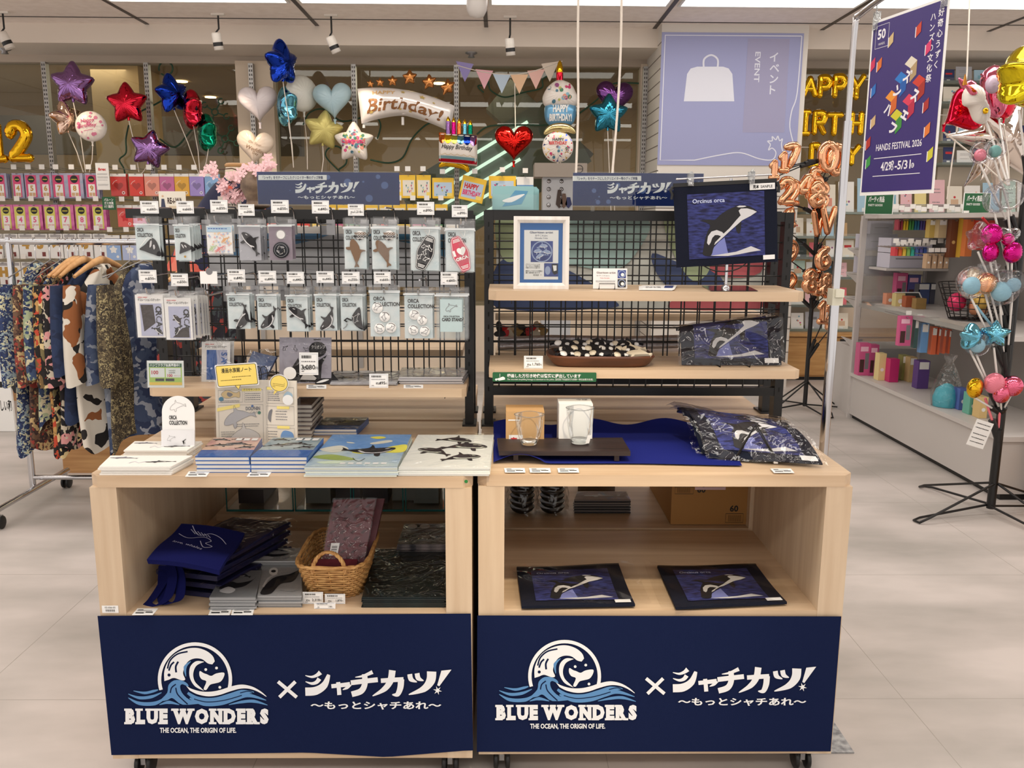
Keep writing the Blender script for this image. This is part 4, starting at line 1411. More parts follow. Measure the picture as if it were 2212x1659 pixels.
m_.text(F, 'イルカ', wl * .7, hb * .51, hb * .03, GREYINK, .001)
lines(m_, F, wl * .62, wl * .94, [hb * q for q in (.8, .77, .74, .71)], hb * .018, GREYINK, 4)
lines(m_, F, wl * .1, wl * .5, [hb * q for q in (.70, .68)], hb * .014, GREYINK, 5)
lines(m_, F, wl * .4, wl * .9, [hb * q for q in (.35, .32)], hb * .016, GREYINK, 6)
lines(m_, F, wl * .1, wl * .4, [hb * q for q in (.24, .21, .18)], hb * .016, GREYINK, 7)
GB = mat('dolphin_grey', (176, 176, 180), .7)
orca(m_, F, wl * .5, hb * .42, wl * .68, .28, 1, GB, None, .0009, bend=.12)
orca(m_, F, wl * .5, hb * .42, wl * .68, .28, 1, OUT, None, .0012, line=.0008, bend=.12)
orca(m_, F, wl * .56, hb * .14, wl * .7, .1, -1, mat('beluga', (208, 204, 200), .7), None, .0009, bend=.12)
orca(m_, F, wl * .56, hb * .14, wl * .7, .1, -1, OUT, None, .0012, line=.0008, bend=.12)
for a, b, c, d in ((.08, .66, .92, .9), (.08, .34, .92, .62), (.08, .06, .92, .3)):
	m_.line(F2, [(wr * a, hb * b), (wr * c, hb * b), (wr * c, hb * d), (wr * a, hb * d)], .0008, OUT, .0008, True)
for x, y in ((.1, .86), (.4, .58), (.4, .29)):
	m_.rect(F2, wr * x, hb * y, wr * (x + .38), hb * (y + .04), LY, .001)
lines(m_, F2, wr * .12, wr * .5, [hb * q for q in (.82, .79, .76, .73, .7)], hb * .018, GREYINK, 8)
lines(m_, F2, wr * .36, wr * .72, [hb * q for q in (.54, .5, .46, .42)], hb * .018, GREYINK, 9)
lines(m_, F2, wr * .12, wr * .42, [hb * q for q in (.24, .2, .16, .12)], hb * .018, GREYINK, 10)
m_.poly(F2, spline([(wr * .5, hb * .18), (wr * .6, hb * .26), (wr * .84, hb * .24), (wr * .9, hb * .16), (wr * .8, hb * .1), (wr * .56, hb * .11)], 4, True), mat('ray_blue', (110, 150, 200), .7), .001)
m_.poly(F2, spline([(wr * .12, hb * .44), (wr * .16, hb * .54), (wr * .26, hb * .57), (wr * .22, hb * .46), (wr * .2, hb * .38)], 4, True), GREYINK, .001)
m_.poly(F2, spline([(wr * .6, hb * .76), (wr * .72, hb * .84), (wr * .88, hb * .8), (wr * .84, hb * .72), (wr * .7, hb * .7)], 4, True), mat('seal_blue', (170, 196, 214), .7), .001)
m_.build('drawings', t)
MB().grid(lambda u, v: F.p(-.004 + u * (wl + wr + .008), .001 + v * (hb + .006), .004 - (max(0, u - wl / (wl + wr))) * .02 + .0012 * math.sin(u * 9) * math.sin(v * 5)), 12, 10, SLEEVE).build('clear_cover', t)
F = front(471, 838, 2.185)
t = thing('speech_bubble_card', 'yellow rectangular speech bubble card above the open picture book', 'sign', tuple(F.p(.05, 0)))
a = .06
F = Fr(at(472, 835, 2.185), Vector((1, 0, .075)), Vector((-.075, 0, 1)))
W_, H_ = at(558, 835, 2.185).x - at(472, 835, 2.185).x, .053
MB().prism(F, rrect(-.003, -.003, W_ + .003, H_ + .003, .004), .0012, WHITE, .0006).build('card', t)
m_ = MB()
bub = rrect(0, 0, W_, H_, .004)
i = len(bub) - 5
m_.poly(F, bub, YEL, .001)
m_.poly(F, [(W_ * .42, .0005), (W_ * .56, .0005), (W_ * .5, -.011)], YEL, .0011)
m_.line(F, bub, .0012, INK, .0012, True)
m_.line(F, [(W_ * .42, 0), (W_ * .5, -.011), (W_ * .56, 0)], .0012, INK, .0014)
m_.text(F, '漫画水族館ノート', W_ * .12, H_ * .66, H_ * .17, INK, .0013, w=.015, width=W_ * .76)
lines(m_, F, W_ * .08, W_ * .86, [H_ * q for q in (.5, .4, .26, .14)], H_ * .055, mat('brown_ink', (110, 86, 30), .6), 3)
m_.build('print', t)
F = front(603, 828, 2.196)
t = thing('round_bubble_card', 'yellow round speech bubble card above the right page of the picture book', 'sign', tuple(F.p(0, -.02)))
MB().prism(F, arc(0, 0, .0245, 0, 350, 30, .0235), .0012, WHITE, .0006).build('card', t)
m_ = MB()
m_.disc(F, 0, 0, .022, YEL, .001, .021, 28)
m_.poly(F, [(-.012, -.016), (-.004, -.02), (-.016, -.03)], YEL, .001)
m_.line(F, arc(0, 0, .022, 0, 350, 28, .021), .001, INK, .0012, True)
G = Fr(F.o, Vector((1, 0, -.14)), Vector((.14, 0, 1)))
lines(m_, G, -.016, .016, [.009, .005, .001, -.003, -.007, -.011], .0022, mat('brown_ink', (110, 86, 30), .6), 6)
m_.build('print', t)
F = front(622, 864, 2.194)
tag(MB().lathe(F.p(0, 0), [(.0135, 0), (.0135, .001), (.0005, .0012)], WHITE, 28, F.n, False).build('round_sticker'), 'round white sticker on the right page of the open picture book', 'sticker')
def cover(kind):
	CA = mat('cover_peach', (226, 196, 172), .3, vary=((196, 150, 150), 14, (1, 1, 1))) if kind == 0 else mat('cover_pool', (176, 190, 190), .3, vary=((120, 146, 160), 14, (1, 1, 1)))
	BB = mat('notebook_blue', (52, 100, 172), .3)
	def d(m_, Q):
		m_.rect(Q, 0, .34, 1, 1, CA, .0006)
		m_.rect(Q, 0, 0, 1, .34, BB, .0006)
		for i, (x, y, s, r_) in enumerate(((.25, .55, .5, .2), (.62, .62, .55, -.25), (.8, .45, .4, .4), (.2, .86, .4, -.3), (.55, .9, .3, .1))):
			orca(m_, Q, x, y, s, r_, 1 if i % 2 else -1, ORCAINK, ORCAWH, .0009 + i * .0001, bend=.1, ky=.6)
		for a in (.5, .66, .82):
			m_.rect(Q, a, .82, a + .12, .95, WHITE, .0016)
		for i in range(6):
			m_.line(Q, [(.08 + i * .15, .06), (.12 + i * .15, .28)], .01, LBLUE, .0009)
	return d
BOOKP = mat('book_edge', (228, 226, 220), .6)
def notebook_pile(x0, x1, xb0, xb1, yf, yb, n, th, label, art, z=TT, jit=.003, rot=True, side=None):
	top = z + n * th
	q = [on(x0, yf, top), on(x1, yf, top), on(xb1, yb, top), on(xb0, yb, top)]
	r = random.Random(int(x0))
	for i in range(n):
		j = Vector((r.uniform(-jit, jit) if i < n - 1 else 0, r.uniform(0, jit) if i < n - 1 else 0, -(n - 1 - i) * th))
		Q = QF(*[p + j for p in q])
		lab = label if i == n - 1 else 'notebook lower in the pile under the ' + short(label)
		t = thing('notebook', lab, 'notebook', tuple(Q.p(.5, .5, -th)), None if i == n - 1 else 'notebooks under the ' + short(label))
		CV = side or mat('notebook_blue', (52, 100, 172), .3)
		m_ = MB()
		m_.fbox(Q, .004, .006, .985, .99, th * .7, BOOKP, -th * .14)
		m_.build('pages', t)
		m_ = MB()
		m_.fbox(Q, 0, 0, 1, 1, th * .12, CV)
		m_.fbox(Q, 0, 0, 1, 1, th * .12, CV, -th * .85)
		m_.fbox(Q, .985, 0, 1, 1, th * .8, CV, -th * .1)
		m_.build('cover', t)
		if i == n - 1:
			m_ = MB()
			art(m_, Q)
			m_.build('print', t)
			MB().grid(lambda u, v: Q.p(u * 1.03 - .015, v * 1.03 - .02, .0026 + .0012 * math.sin(u * 6) * math.sin(v * 7)), 8, 8, SLEEVE).build('clear_sleeve', t)
notebook_pile(421, 539, 462, 566, 987, 946, 4, .0098, 'peach notebook with orcas and a blue band, top of the left pile', cover(0))
notebook_pile(541, 664, 590, 699, 987, 946, 4, .0098, 'pool green notebook with orcas and a blue band, top of the right pile', cover(1))
notebook_pile(670, 771, 704, 796, 927, 902, 2, .009, 'dark grey notebook with a blue band lying farther back, beside the book stack', lambda m_, Q: (m_.rect(Q, 0, .3, 1, 1, mat('cover_slate', (52, 56, 66), .35, vary=((90, 92, 100), 16, (1, 1, 1))), .0006), orca(m_, Q, .6, .6, .6, .2, 1, ORCAINK, GREYINK, .001, bend=.1, ky=.6)), TT)
# stack of grey edged books behind the open book
for i in range(8):
	z = TT + i * .0118
	dx = .003 * math.sin(i * 2.3)
	q = [on(632, 948, TT), on(672, 948, TT), on(697, 916, TT), on(655, 914, TT)]
	Q = QF(*[p + Vector((dx + i * .0008, 0, (i + 1) * .0118)) for p in q])
	t = thing('small_book', 'dark orca cover book on top of the small stack behind the picture book' if i == 7 else 'grey-edged book within the small stack behind the open picture book', 'book', tuple(Q.p(.5, .5, -.0118)), 'books in the small stack behind the picture book' if i < 7 else None)
	MB().fbox(Q, .01, .01, .99, .99, .008, mat('grey_page', (190, 188, 182), .6), -.0014).build('pages', t)
	m_ = MB()
	m_.fbox(Q, 0, 0, 1, 1, .0013, DKPK).fbox(Q, 0, 0, 1, 1, .0013, DKPK, -.0098)
	m_.build('cover', t)
PAPERW = mat('washi_white', (234, 232, 226), .6)
def a_white(m_, Q):
	orca(m_, Q, .75, .4, .4, .2, 1, ORCAINK, WHITE, .0009, bend=.08, ky=.7)
	orca(m_, Q, .2, .75, .36, -.2, 1, mat('print_grey', (90, 88, 110), .6), WHITE, .0009, bend=.08, ky=.7)
	m_.line(Q, [(.35, .3), (.4, .45), (.48, .3), (.55, .45)], .02, mat('lilac_line', (200, 198, 214), .6), .0008)
flat_stack(214, 369, 239, 416, 1008, 984, TT, 5, .0042, 'white_furoshiki', 'white folded cloth with orca print, front pile at the left table corner', 'cloth', [PAPERW], a_white, .003)
flat_stack(267, 404, 291, 436, 973, 953, TT, 5, .0046, 'white_furoshiki', 'white folded cloth with orca print, rear pile behind the front one', 'cloth', [PAPERW], a_white, .003)
def a_sky(m_, Q):
	SK = mat('print_sky', (92, 138, 196), .4, vary=((128, 168, 214), 8, (1, 1, 1)))
	LW = mat('print_surf', (196, 212, 208), .4, vary=((150, 178, 204), 12, (1, 1, 1)))
	PY = mat('print_yellow', (226, 220, 90), .5)
	PG = mat('print_olive', (150, 170, 90), .5)
	m_.rect(Q, 0, .45, 1, 1, SK, .0006)
	m_.rect(Q, 0, 0, 1, .45, LW, .0006)
	for pts, mm in (([(.0, .5), (.2, .62), (.34, .5), (.2, .4)], mat('print_cloud', (214, 214, 200), .5)), ([(.4, .42), (.5, .52), (.64, .44), (.52, .36)], PY), ([(.72, .5), (.88, .62), (1, .64), (1, .42), (.8, .4)], PY), ([(.5, .9), (.62, .93), (.7, .88), (.6, .84)], PY),
					([(.0, .26), (.2, .34), (.5, .2), (.3, .17)], PG), ([(.1, .12), (.3, .16), (.4, .1), (.2, .07)], mat('print_mint', (206, 224, 200), .5)), ([(.25, .74), (.33, .72), (.36, .69), (.28, .7)], mat('print_cloud', (214, 214, 200), .5)), ([(.55, .7), (.75, .8), (.8, .74), (.62, .66)], mat('print_cloud', (214, 214, 200), .5))):
		m_.poly(Q, spline(pts, 5, True), mm, .0009)
	orca(m_, Q, .58, .5, .62, .06, -1, ORCAINK, ORCAWH, .0016, bend=-.14, ky=.85)
	m_.line(Q, spline([(.46, .24), (.5, .17), (.56, .14), (.6, .22)], 5), .006, INK, .0014)
	for a in (.36, .45, .54, .63, .72, .81):
		m_.rect(Q, a, .06, a + .06, .1, WHITE, .0012)
def a_ring(m_, Q):
	for x, y, s, r_, f in ((.5, .78, .46, -.12, -1), (.66, .56, .56, .1, -1), (.3, .42, .46, -.55, 1), (.66, .24, .46, .3, -1)):
		orca(m_, Q, x, y, s, r_, f, mat('print_umber', (48, 40, 44), .5), mat('print_sage', (200, 204, 190), .5), .0012, bend=.1, ky=.85)
WP = mat('print_white', (226, 228, 222), .4)
flat_stack(657, 858, 719, 889, 1008, 939, TT, 6, .0042, 'art_print', 'blue and yellow art print with an orca in clear sleeve, left of the white print', 'art print', [mat('print_edge', (222, 228, 214), .5), mat('print_edge_blue', (192, 206, 212), .5)], a_sky, .0025, None, SLEEVE)
flat_stack(861, 1058, 903, 1067, 1010, 939, TT, 5, .0042, 'art_print', 'white art print with four circling orcas in clear sleeve, at the table gap', 'art print', [WP], a_ring, .0025, None, SLEEVE)
price_flat(400, 1018, 446, 1029, TT, 'flat price card before the peach notebook pile', dx=8)
price_flat(533, 1018, 580, 1029, TT, 'flat price card before the pool green notebook pile', dx=8)
# ---------------------------------------------------------------- goods on the right rack's shelves
# white picture frame
F, w, h = st(1110, 1231, 467, 2.262, RU, .06)
t = thing('picture_frame', 'white wooden picture frame with a blue mount about a glass artist, on the upper shelf', 'picture frame', tuple(F.p(w / 2, 0)))
FW = wood('frame_white', (236, 233, 228), (222, 217, 210), (20, 20, 2), .5)
b = w * .115
m_ = MB()
for (x0, y0, x1, y1) in ((0, 0, w, h),):
	o_ = [(x0, y0), (x1, y0), (x1, y1), (x0, y1)]
	i_ = [(x0 + b, y0 + b), (x1 - b, y0 + b), (x1 - b, y1 - b), (x0 + b, y1 - b)]
	m1 = [(x0 + b * .55, y0 + b * .55), (x1 - b * .55, y0 + b * .55), (x1 - b * .55, y1 - b * .55), (x0 + b * .55, y1 - b * .55)]
	rings = [[F.p(*q, -.012) for q in o_], [F.p(*q, .004) for q in o_], [F.p(*q, .004) for q in m1], [F.p(*q, -.004) for q in i_], [F.p(*q, -.012) for q in i_]]
	for a, c in zip(rings, rings[1:]):
		m_.add(a + c, [(k, (k + 1) % 4, 4 + (k + 1) % 4, 4 + k) for k in range(4)], FW)
	m_.fbox(F, 0, 0, w, h, .003, FW, -.012)
m_.build('frame', t)
m_ = MB()
m_.fbox(F, b * .9, b * .9, w - b * .9, h - b * .9, .002, mat('mount_blue', (42, 104, 176), .6), -.007)
m_.build('mount', t)
c = w * .19
m_ = MB()
m_.rect(F, c, w * .175, w - c, h - w * .24, WHITE, -.0064)
dw = mat('dark_navy_print', (40, 52, 96), .6)
m_.text(F, 'Glasritzen artist', w / 2, h * .77, h * .028, dw, -.006, w=.01, align='c', width=w * .42)
m_.text(F, 'おやこKujira', w / 2, h * .73, h * .02, dw, -.006, align='c', width=w * .22)
m_.text(F, 'Nonaka Yuka', w / 2, h * .695, h * .02, dw, -.006, align='c', width=w * .23)
PB1, PB2 = mat('photo_blue', (34, 48, 110), .4, vary=((64, 84, 160), 20, (1, 1, 1))), mat('photo_glass', (150, 166, 200), .4)
m_.rect(F, w * .31, h * .375, w * .71, h * .665, PB1, -.006)
m_.line(F, arc(w * .51, h * .52, w * .18, 0, 360, 36), w * .02, PB2, -.0057)
for i, (x, y, r_) in enumerate(((.52, .58, .2), (.46, .51, -.1), (.58, .5, 0), (.5, .45, .3))):
	orca(m_, F, w * x, h * y, w * .2, r_, 1 if i % 2 else -1, PB2, WHITE, -.0057, bend=.1)
m_.rect(F, w * .555, h * .175, w * .81, h * .36, PB1, -.006)
m_.disc(F, w * .62, h * .26, w * .05, PB2, -.0058, h * .06)
m_.poly(F, [(w * .69, h * .35), (w * .8, h * .35), (w * .8, h * .22), (w * .74, h * .2), (w * .7, h * .24)], INK, -.0058)
m_.poly(F, [(w * .71, h * .33), (w * .78, h * .33), (w * .78, h * .26), (w * .73, h * .25)], WHITE, -.0056)
for i, s in enumerate(('グラスリッツェンとは', 'ヨーロッパ伝統の', '手彫りガラス工芸です', '専用ペンでガラスの表面に', '描く彫刻技法です')):
	m_.text(F, s, c + w * .03, h * (.335 - .024 * i - (.02 if i > 2 else 0)), h * .015, INK, -.006, w=.01, width=w * (.26 if i != 3 else .31))
m_.text(F, '⇨', w * .48, h * .185, h * .025, INK, -.006)
m_.text(F, '制作風景', w * .36, h * .185, h * .018, INK, -.006, width=w * .1)
m_.build('print', t)
MB().rect(F, b * .9, b * .9, w - b * .9, h - b * .9, ACRYL, -.0045).build('glazing', t)
# card on a little black stand
F, w, h = st(1282, 1356, 580, 2.262, RU + .002, .16)
t = thing('artist_card', 'white artist card with two round blue photos on a tiny black stand', 'card', tuple(F.p(w / 2, 0)))
MB().fbox(F, 0, 0, w, h, .0015, WHITE).build('card', t)
m_ = MB()
m_.text(F, 'Glasritzen artist', w * .1, h * .75, h * .09, mat('brown_grey_ink', (120, 100, 96), .6), w=.01, width=w * .56)
m_.text(F, 'おやこKujira', w * .1, h * .62, h * .05, GREYINK, width=w * .38)
m_.text(F, 'Yuka Nonaka', w * .2, h * .5, h * .05, RED, width=w * .28)
lines(m_, F, w * .08, w * .66, [h * .38, h * .33], h * .03, GREYINK, 2)
for y, mm in ((.72, PB1), (.27, INK)):
	m_.rect(F, w * .72, h * (y - .2), w * .96, h * (y + .2), mm)
	m_.line(F, arc(w * .84, h * y, w * .1, 0, 360, 20), w * .02, PB2, .0009)
	m_.disc(F, w * .86, h * (y - .03), w * .05, WHITE, .001)
m_.build('print', t)
m_ = MB()
a, c = F.p(w * .17, 0, .006), F.p(w * .63, 0, .006)
z0 = RU + .0015
m_.tube([(a.x, a.y + .03, z0), (a.x, a.y, z0), (a.x, a.y - .001, z0 + h * .26), (c.x, c.y - .001, z0 + h * .26), (c.x, c.y, z0), (c.x, c.y + .03, z0)], .0011, BLACK, 6)
m_.build('wire_stand', t)
for i in range(4):
	q = [on(1380 + i, 626, RU + .002), on(1452, 627, RU + .002), on(1458, 618, RU + .002), on(1380 + i, 618, RU + .002)]
	Q = QF(*[p + Vector((0.002 * i, .001 * i, .0007 * i)) for p in q])
	m_ = MB().fbox(Q, 0, 0, 1, 1, .0006, WHITE)
	if i == 3:
		m_.rect(Q, .66, .3, .92, .9, PB1, .0004)
		lines(m_, Q, .1, .6, (.3, .5), .1, GREYINK, 3)
	tag(m_.build('business_card'), 'artist business card with a blue picture, top of the small pile on the upper shelf' if i == 3 else 'business card under the top one on the upper shelf', 'business card', None if i == 3 else 'business cards under the top one')
def pouch_face(m_, F, dark=POUCHBLUE, n=8):
	"""canvas face over 0..1 with the leaping print; F may be a curved frame"""
	for i in range(n):
		for j in range(n):
			m_.rect(F, i / n, j / n, (i + 1) / n, (j + 1) / n, dark, 0)
# sample pouch hanging on a chrome clip stand
Yp = 2.29
bs = [on(1516, 617, RU + .002), on(1614, 617, RU + .002), on(1637, 628, RU + .002), on(1535, 628, RU + .002)]
px_ = at(1571, 600, Yp).x
t = thing('clip_stand', 'chrome clip stand with a dark mirror base holding the sample orca pouch', 'stand', (px_, Yp, RU))
MB().fbox(QF(bs[3], bs[2], bs[1], bs[0]), 0, 0, 1, 1, .0015, mat('mirror_base', (60, 58, 62), .12, .9)).build('base', t)
zt = at(1571, 385, Yp).z
MB().tube([(px_, Yp + .012, RU + .002), (px_, Yp + .012, zt)], .0042, CHROME, 10).lathe((px_, Yp + .012, RU + .002), [(.012, 0), (.011, .004), (.005, .01)], CHROME, 14).build('pole', t)
wa, wb = at(1464, 387, Yp), at(1668, 377, Yp)
MB().tube([tuple(wa + Vector((0, .004, 0))), tuple(wb + Vector((0, .004, 0)))], .0024, CHROME, 8).lathe(wa + Vector((-.004, .004, 0)), [(.001, 0), (.004, .003), (.001, .007)], CHROME, 10, (1, 0, 0)).build('crossbar', t)
CLIPM = film('clear_clip', (235, 240, 242), gloss=.18, scale=60, strength=.5, rough=.1, haze=.15)
for x, y in ((1492, 386), (1624, 381)):
	c0 = at(x, y, Yp - .006)
	m_ = MB()
	m_.box(c0.x - .007, c0.x + .007, c0.y - .006, c0.y + .012, c0.z - .018, c0.z + .012, CLIPM)
	m_.lathe((c0.x, c0.y - .004, c0.z + .01), [(.001, -.004), (.006, 0), (.004, .007), (.001, .009)], CLIPM, 10)
	m_.build('clip', t)
F = QF(at(1462, 578, Yp), at(1680, 565, Yp), at(1678, 387, Yp), at(1455, 398, Yp))
t = thing('sample_pouch', 'midnight blue sample pouch with a leaping orca photo, hanging from the chrome stand', 'pouch', tuple(F.p(.5, 1)))
MB().fbox(F, 0, 0, 1, 1, .006, POUCHBLUE).build('canvas', t)
m_ = MB()
leap_print(m_, Sub(F, .125, .09, .875, .87))
m_.build('orca_print', t)
m_ = MB()
m_.fbox(F, .0, .965, 1, 1.01, .008, BLACKP, .001)
m_.tube([F.p(-.01, .97, .004), F.p(-.035, .93, .006), F.p(-.02, .88, .006), F.p(-.03, .82, .006)], .004, BLACKP, 6)
m_.tube([F.p(1.0, .97, .004), F.p(1.015, .9, .004), F.p(1.01, .84, .004)], .004, BLACKP, 6)
m_.build('zipper', t)
m_ = MB()
m_.fbox(F, .735, .885, .98, .96, .0006, WHITE, .0016)
m_.text(F, '見本', .765, .905, .032, INK, .002, width=.06, w=.03)
m_.text(F, 'SANPLE', .84, .905, .032, INK, .002, width=.115, w=.01)
m_.build('sample_sticker', t)
m_ = MB()
m_.fbox(F, .855, .035, .97, .09, .0006, WHITE, .0016)
lines(m_, Sub(F, .855, .035, .97, .09), .08, .9, (.35, .6), .16, GREYINK, 1)
m_.build('maker_label', t)
MB().tube([F.p(*q, -.004) for q in spline([(.26, .01), (.36, -.06), (.5, -.085), (.62, -.055), (.7, .01)], 5)], .0018, BLACK, 6).build('strap', t)
class CF:
	"""bent sheet: 0..1 across, fn gives the world point, lift goes along the sheet normal"""
	def __init__(s, fn):
		s.fn = fn
	def p(s, x, y, z=0.0):
		q = Vector(s.fn(x, y))
		a = Vector(s.fn(x + .01, y)) - q
		b = Vector(s.fn(x, y + .01)) - q
		n = a.cross(b)
		return q + (n.normalized() if n.length > 1e-12 else Vector((0, -1, 0))) * z
def pouch_on(F, name, label, wrap=.02, bag=CRINKLE, title=True, grp=None, zipper=True, slack=(.05, .05, .05, .05)):
	t = thing(name, label, 'pouch', tuple(F.p(.5, 0, 0)), grp)
	m_ = MB()
	m_.grid(lambda u, v: F.p(u, v, 0), 12, 10, POUCHBLUE).grid(lambda u, v: F.p(1 - u, v, -.006), 12, 10, POUCHBLUE)
	for e in (lambda u, v: F.p(u, 0, -.006 + v * .006), lambda u, v: F.p(1, u, -.006 + v * .006), lambda u, v: F.p(1 - u, 1, -.006 + v * .006), lambda u, v: F.p(0, 1 - u, -.006 + v * .006)):
		m_.grid(e, 10, 1, POUCHBLUE)
	m_.build('canvas', t)
	m_ = MB()
	leap_print(m_, Sub(F, .13, .1, .87, .87), title, .0022)
	m_.build('orca_print', t)
	if zipper:
		MB().grid(lambda u, v: F.p(u, .965 + .035 * v, .0015), 8, 1, BLACKP).build('zipper', t)
	m_ = MB()
	m_.fbox(Sub(F, .83, .03, .97, .1), 0, 0, 1, 1, .0006, WHITE, .003)
	m_.build('maker_label', t)
	l, b_, r_, tp = slack
	rr = random.Random(len(label))
	ph = [rr.uniform(0, 6) for _ in range(4)]
	MB().grid(lambda u, v: F.p(-l + u * (1 + l + r_), -b_ + v * (1 + b_ + tp), .006 + wrap * .35 * (math.sin(u * 6 + ph[0]) * math.sin(v * 5 + ph[1]) + .5 * math.sin(u * 17 + v * 13 + ph[2])) * (1 if 0.02 < u < .98 else .2)), 26, 22, bag).build('clear_bag', t)
	return t
# pouch bent back on the lower shelf
def bent(u, v):
	a = at(1470 + 215 * u, 792 - 2 * u, 2.27)
	hgt = .098 + .03 * u
	top = .62 + .1 * u
	if v < top:
		y, z = 2.27 + .05 * v, RL + .003 + hgt * v / top
	else:
		k = (v - top) / (1 - top)
		y, z = 2.27 + .05 * top + .05 * k, RL + .003 + hgt - .012 * k * k
	return (a.x - .004 * v + .004, y, z)
pouch_on(CF(bent), 'folded_pouch', 'orca pouch in crinkled film, folded back on the lower shelf before the rack', .014, CRINKLE, False, None, True, (.04, .01, .03, .04))
m_ = MB()
a, c = at(1556, 790, 2.245).x, at(1620, 790, 2.245).x
m_.tube([(a, 2.29, RL + .0015), (a, 2.245, RL + .0015), (a, 2.243, RL + .016), (c, 2.243, RL + .016), (c, 2.245, RL + .0015), (c, 2.29, RL + .0015)], .0015, BLACK, 6)
tag(m_.build('wire_rest'), 'small black wire rest in front of the folded orca pouch on the lower shelf', 'stand')
# wooden tray of brooches
zt = RL
q = [at(1190, 790, 2.24), at(1400, 790, 2.24)]
xa, xb = at(1180, 780, 2.3).x, at(1410, 780, 2.3).x
TRAYM = wood('tray_walnut', (104, 62, 40), (74, 42, 28), (2, 14, 14), .35)
xm, ym = (xa + xb) / 2, 2.31
hw, hd = (xb - xa) / 2, .085
def tray(u, v, lift):
	a = u * 2 * math.pi
	e = 2 / 5.0
	ca, sa = math.cos(a), math.sin(a)
	x, y = math.copysign(abs(ca) ** e, ca), math.copysign(abs(sa) ** e, sa)
	k = (.0, .84, .9, 1.0)[min(3, int(v * 3 + .001))]
	z = (0, 0, .006, .026)[min(3, int(v * 3 + .001))]
	return Vector((xm + x * hw * k * (1 if lift == 0 else .97), ym + y * hd * k * (1 if lift == 0 else .95), RL + .0005 + z + lift))
m_ = MB()
m_.grid(lambda u, v: tray(u, v, 0), 40, 3, TRAYM).grid(lambda u, v: tray(1 - u, v, .004), 40, 3, TRAYM)
m_.grid(lambda u, v: tray(u, 1, 0).lerp(tray(u, 1, .004), v), 40, 1, TRAYM)
tr = tag(m_.build('wooden_tray'), 'dark walnut tray full of black and white orca brooches on the lower shelf', 'tray')
IVORY = mat('brooch_ivory', (222, 212, 190), .4)
rb = random.Random(5)
k = 0
for j in range(3):
	for i in range(6):
		x = xm - hw * .64 + i * hw * .26 + rb.uniform(-.006, .006)
		y = ym - .05 + j * .04 + rb.uniform(-.004, .004)
		z = RL + .028 + j * .009 + rb.uniform(0, .004)
		ang = rb.uniform(-.6, .6)
		f = Fr((x, y, z), (math.cos(ang), math.sin(ang), 0), (-math.sin(ang), math.cos(ang), .5))
		cream = (i == 5 and j < 2)
		m_ = MB()
		orca(m_, f, 0, 0, .068, 0, 1 if k % 2 else -1, IVORY if cream else ORCAINK, None, .004, .007, .08)
		if not cream:
			m_.lathe(f.p(-.012, .002, .002), [(.011, 0), (.009, .0035), (.0005, .005)], IVORY if k % 3 else WHITE, 12, f.n)
			m_.lathe(f.p(.014, -.003, .002), [(.007, 0), (.006, .003), (.0005, .004)], WHITE, 10, f.n)
		k += 1
		tag(m_.build('orca_brooch'), 'cream wooden orca brooch at the right end of the tray' if cream else 'black and white felted orca brooch in the walnut tray', 'brooch', 'cream brooches at the tray end' if cream else 'black and white brooches in the tray')
price_stand(1132, 769, 1173, 798, 2.215, RL, '1,760', 'price card reading 1,760 standing left of the walnut brooch tray', .08)
# green security sign on the shelf edge
F = front(1064, 824, 2.197, 0, .0)
w, h = at(1288, 822, 2.197).x - F.o.x, at(1064, 803, 2.197).z - at(1064, 823, 2.197).z
t = thing('security_sign', 'long green sign about recorded shoplifting footage on the lower shelf edge', 'sign', tuple(F.p(w / 2, 0)))
MB().prism(F, rrect(0, 0, w, h, .003), .0015, GREEN, .001).build('board', t)
m_ = MB()
m_.text(F, '録画した万引き映像は警察に提出しています', w * .14, h * .47, h * .3, WHITE, .0016, w=.025, width=w * .71)
m_.text(F, 'The recorded shoplifting footage is submitted to the police. 监控拍下的盗窃行为录像一律交由警方处理。', w * .14, h * .17, h * .16, WHITE, .0016, width=w * .83)
m_.poly(F, [(w * .04, h * .3), (w * .1, h * .55), (w * .12, h * .42), (w * .12, h * .22), (w * .06, h * .1)], WHITE, .0016)
m_.disc(F, w * .035, h * .22, h * .12, WHITE, .0018)
m_.rect(F, w * .068, h * .5, w * .072, h * .85, WHITE, .0016)
m_.build('lettering', t)
# ---------------------------------------------------------------- goods on the right tabletop
# felt cloth
ZB = .8
pa, pb, pc, pd = on(1066, 1000, ZB), on(1602, 1006, ZB), on(1560, 922, ZB), on(1066, 924, ZB)
def felt(u, v):
	q = pa.lerp(pb, u).lerp(pd.lerp(pc, u), v)
	z = .0015
	if v < .3 and u < .22:
		z += .022 * (1 - v / .3) * math.sin(math.pi * min(1, u / .22)) * (.4 + .6 * (u < .2))
	if v > .8:
		z += .016 * (v - .8) / .2 * (1 + .6 * math.sin(u * 19))
	q = q + Vector((0, -.004 * math.sin(u * 8) * (1 - v), 0))
	return (q.x, q.y, ZB + z)
tag(MB().grid(felt, 48, 18, FELT).build('felt_cloth'), 'royal blue felt cloth spread under the wooden board and glasses', 'cloth')
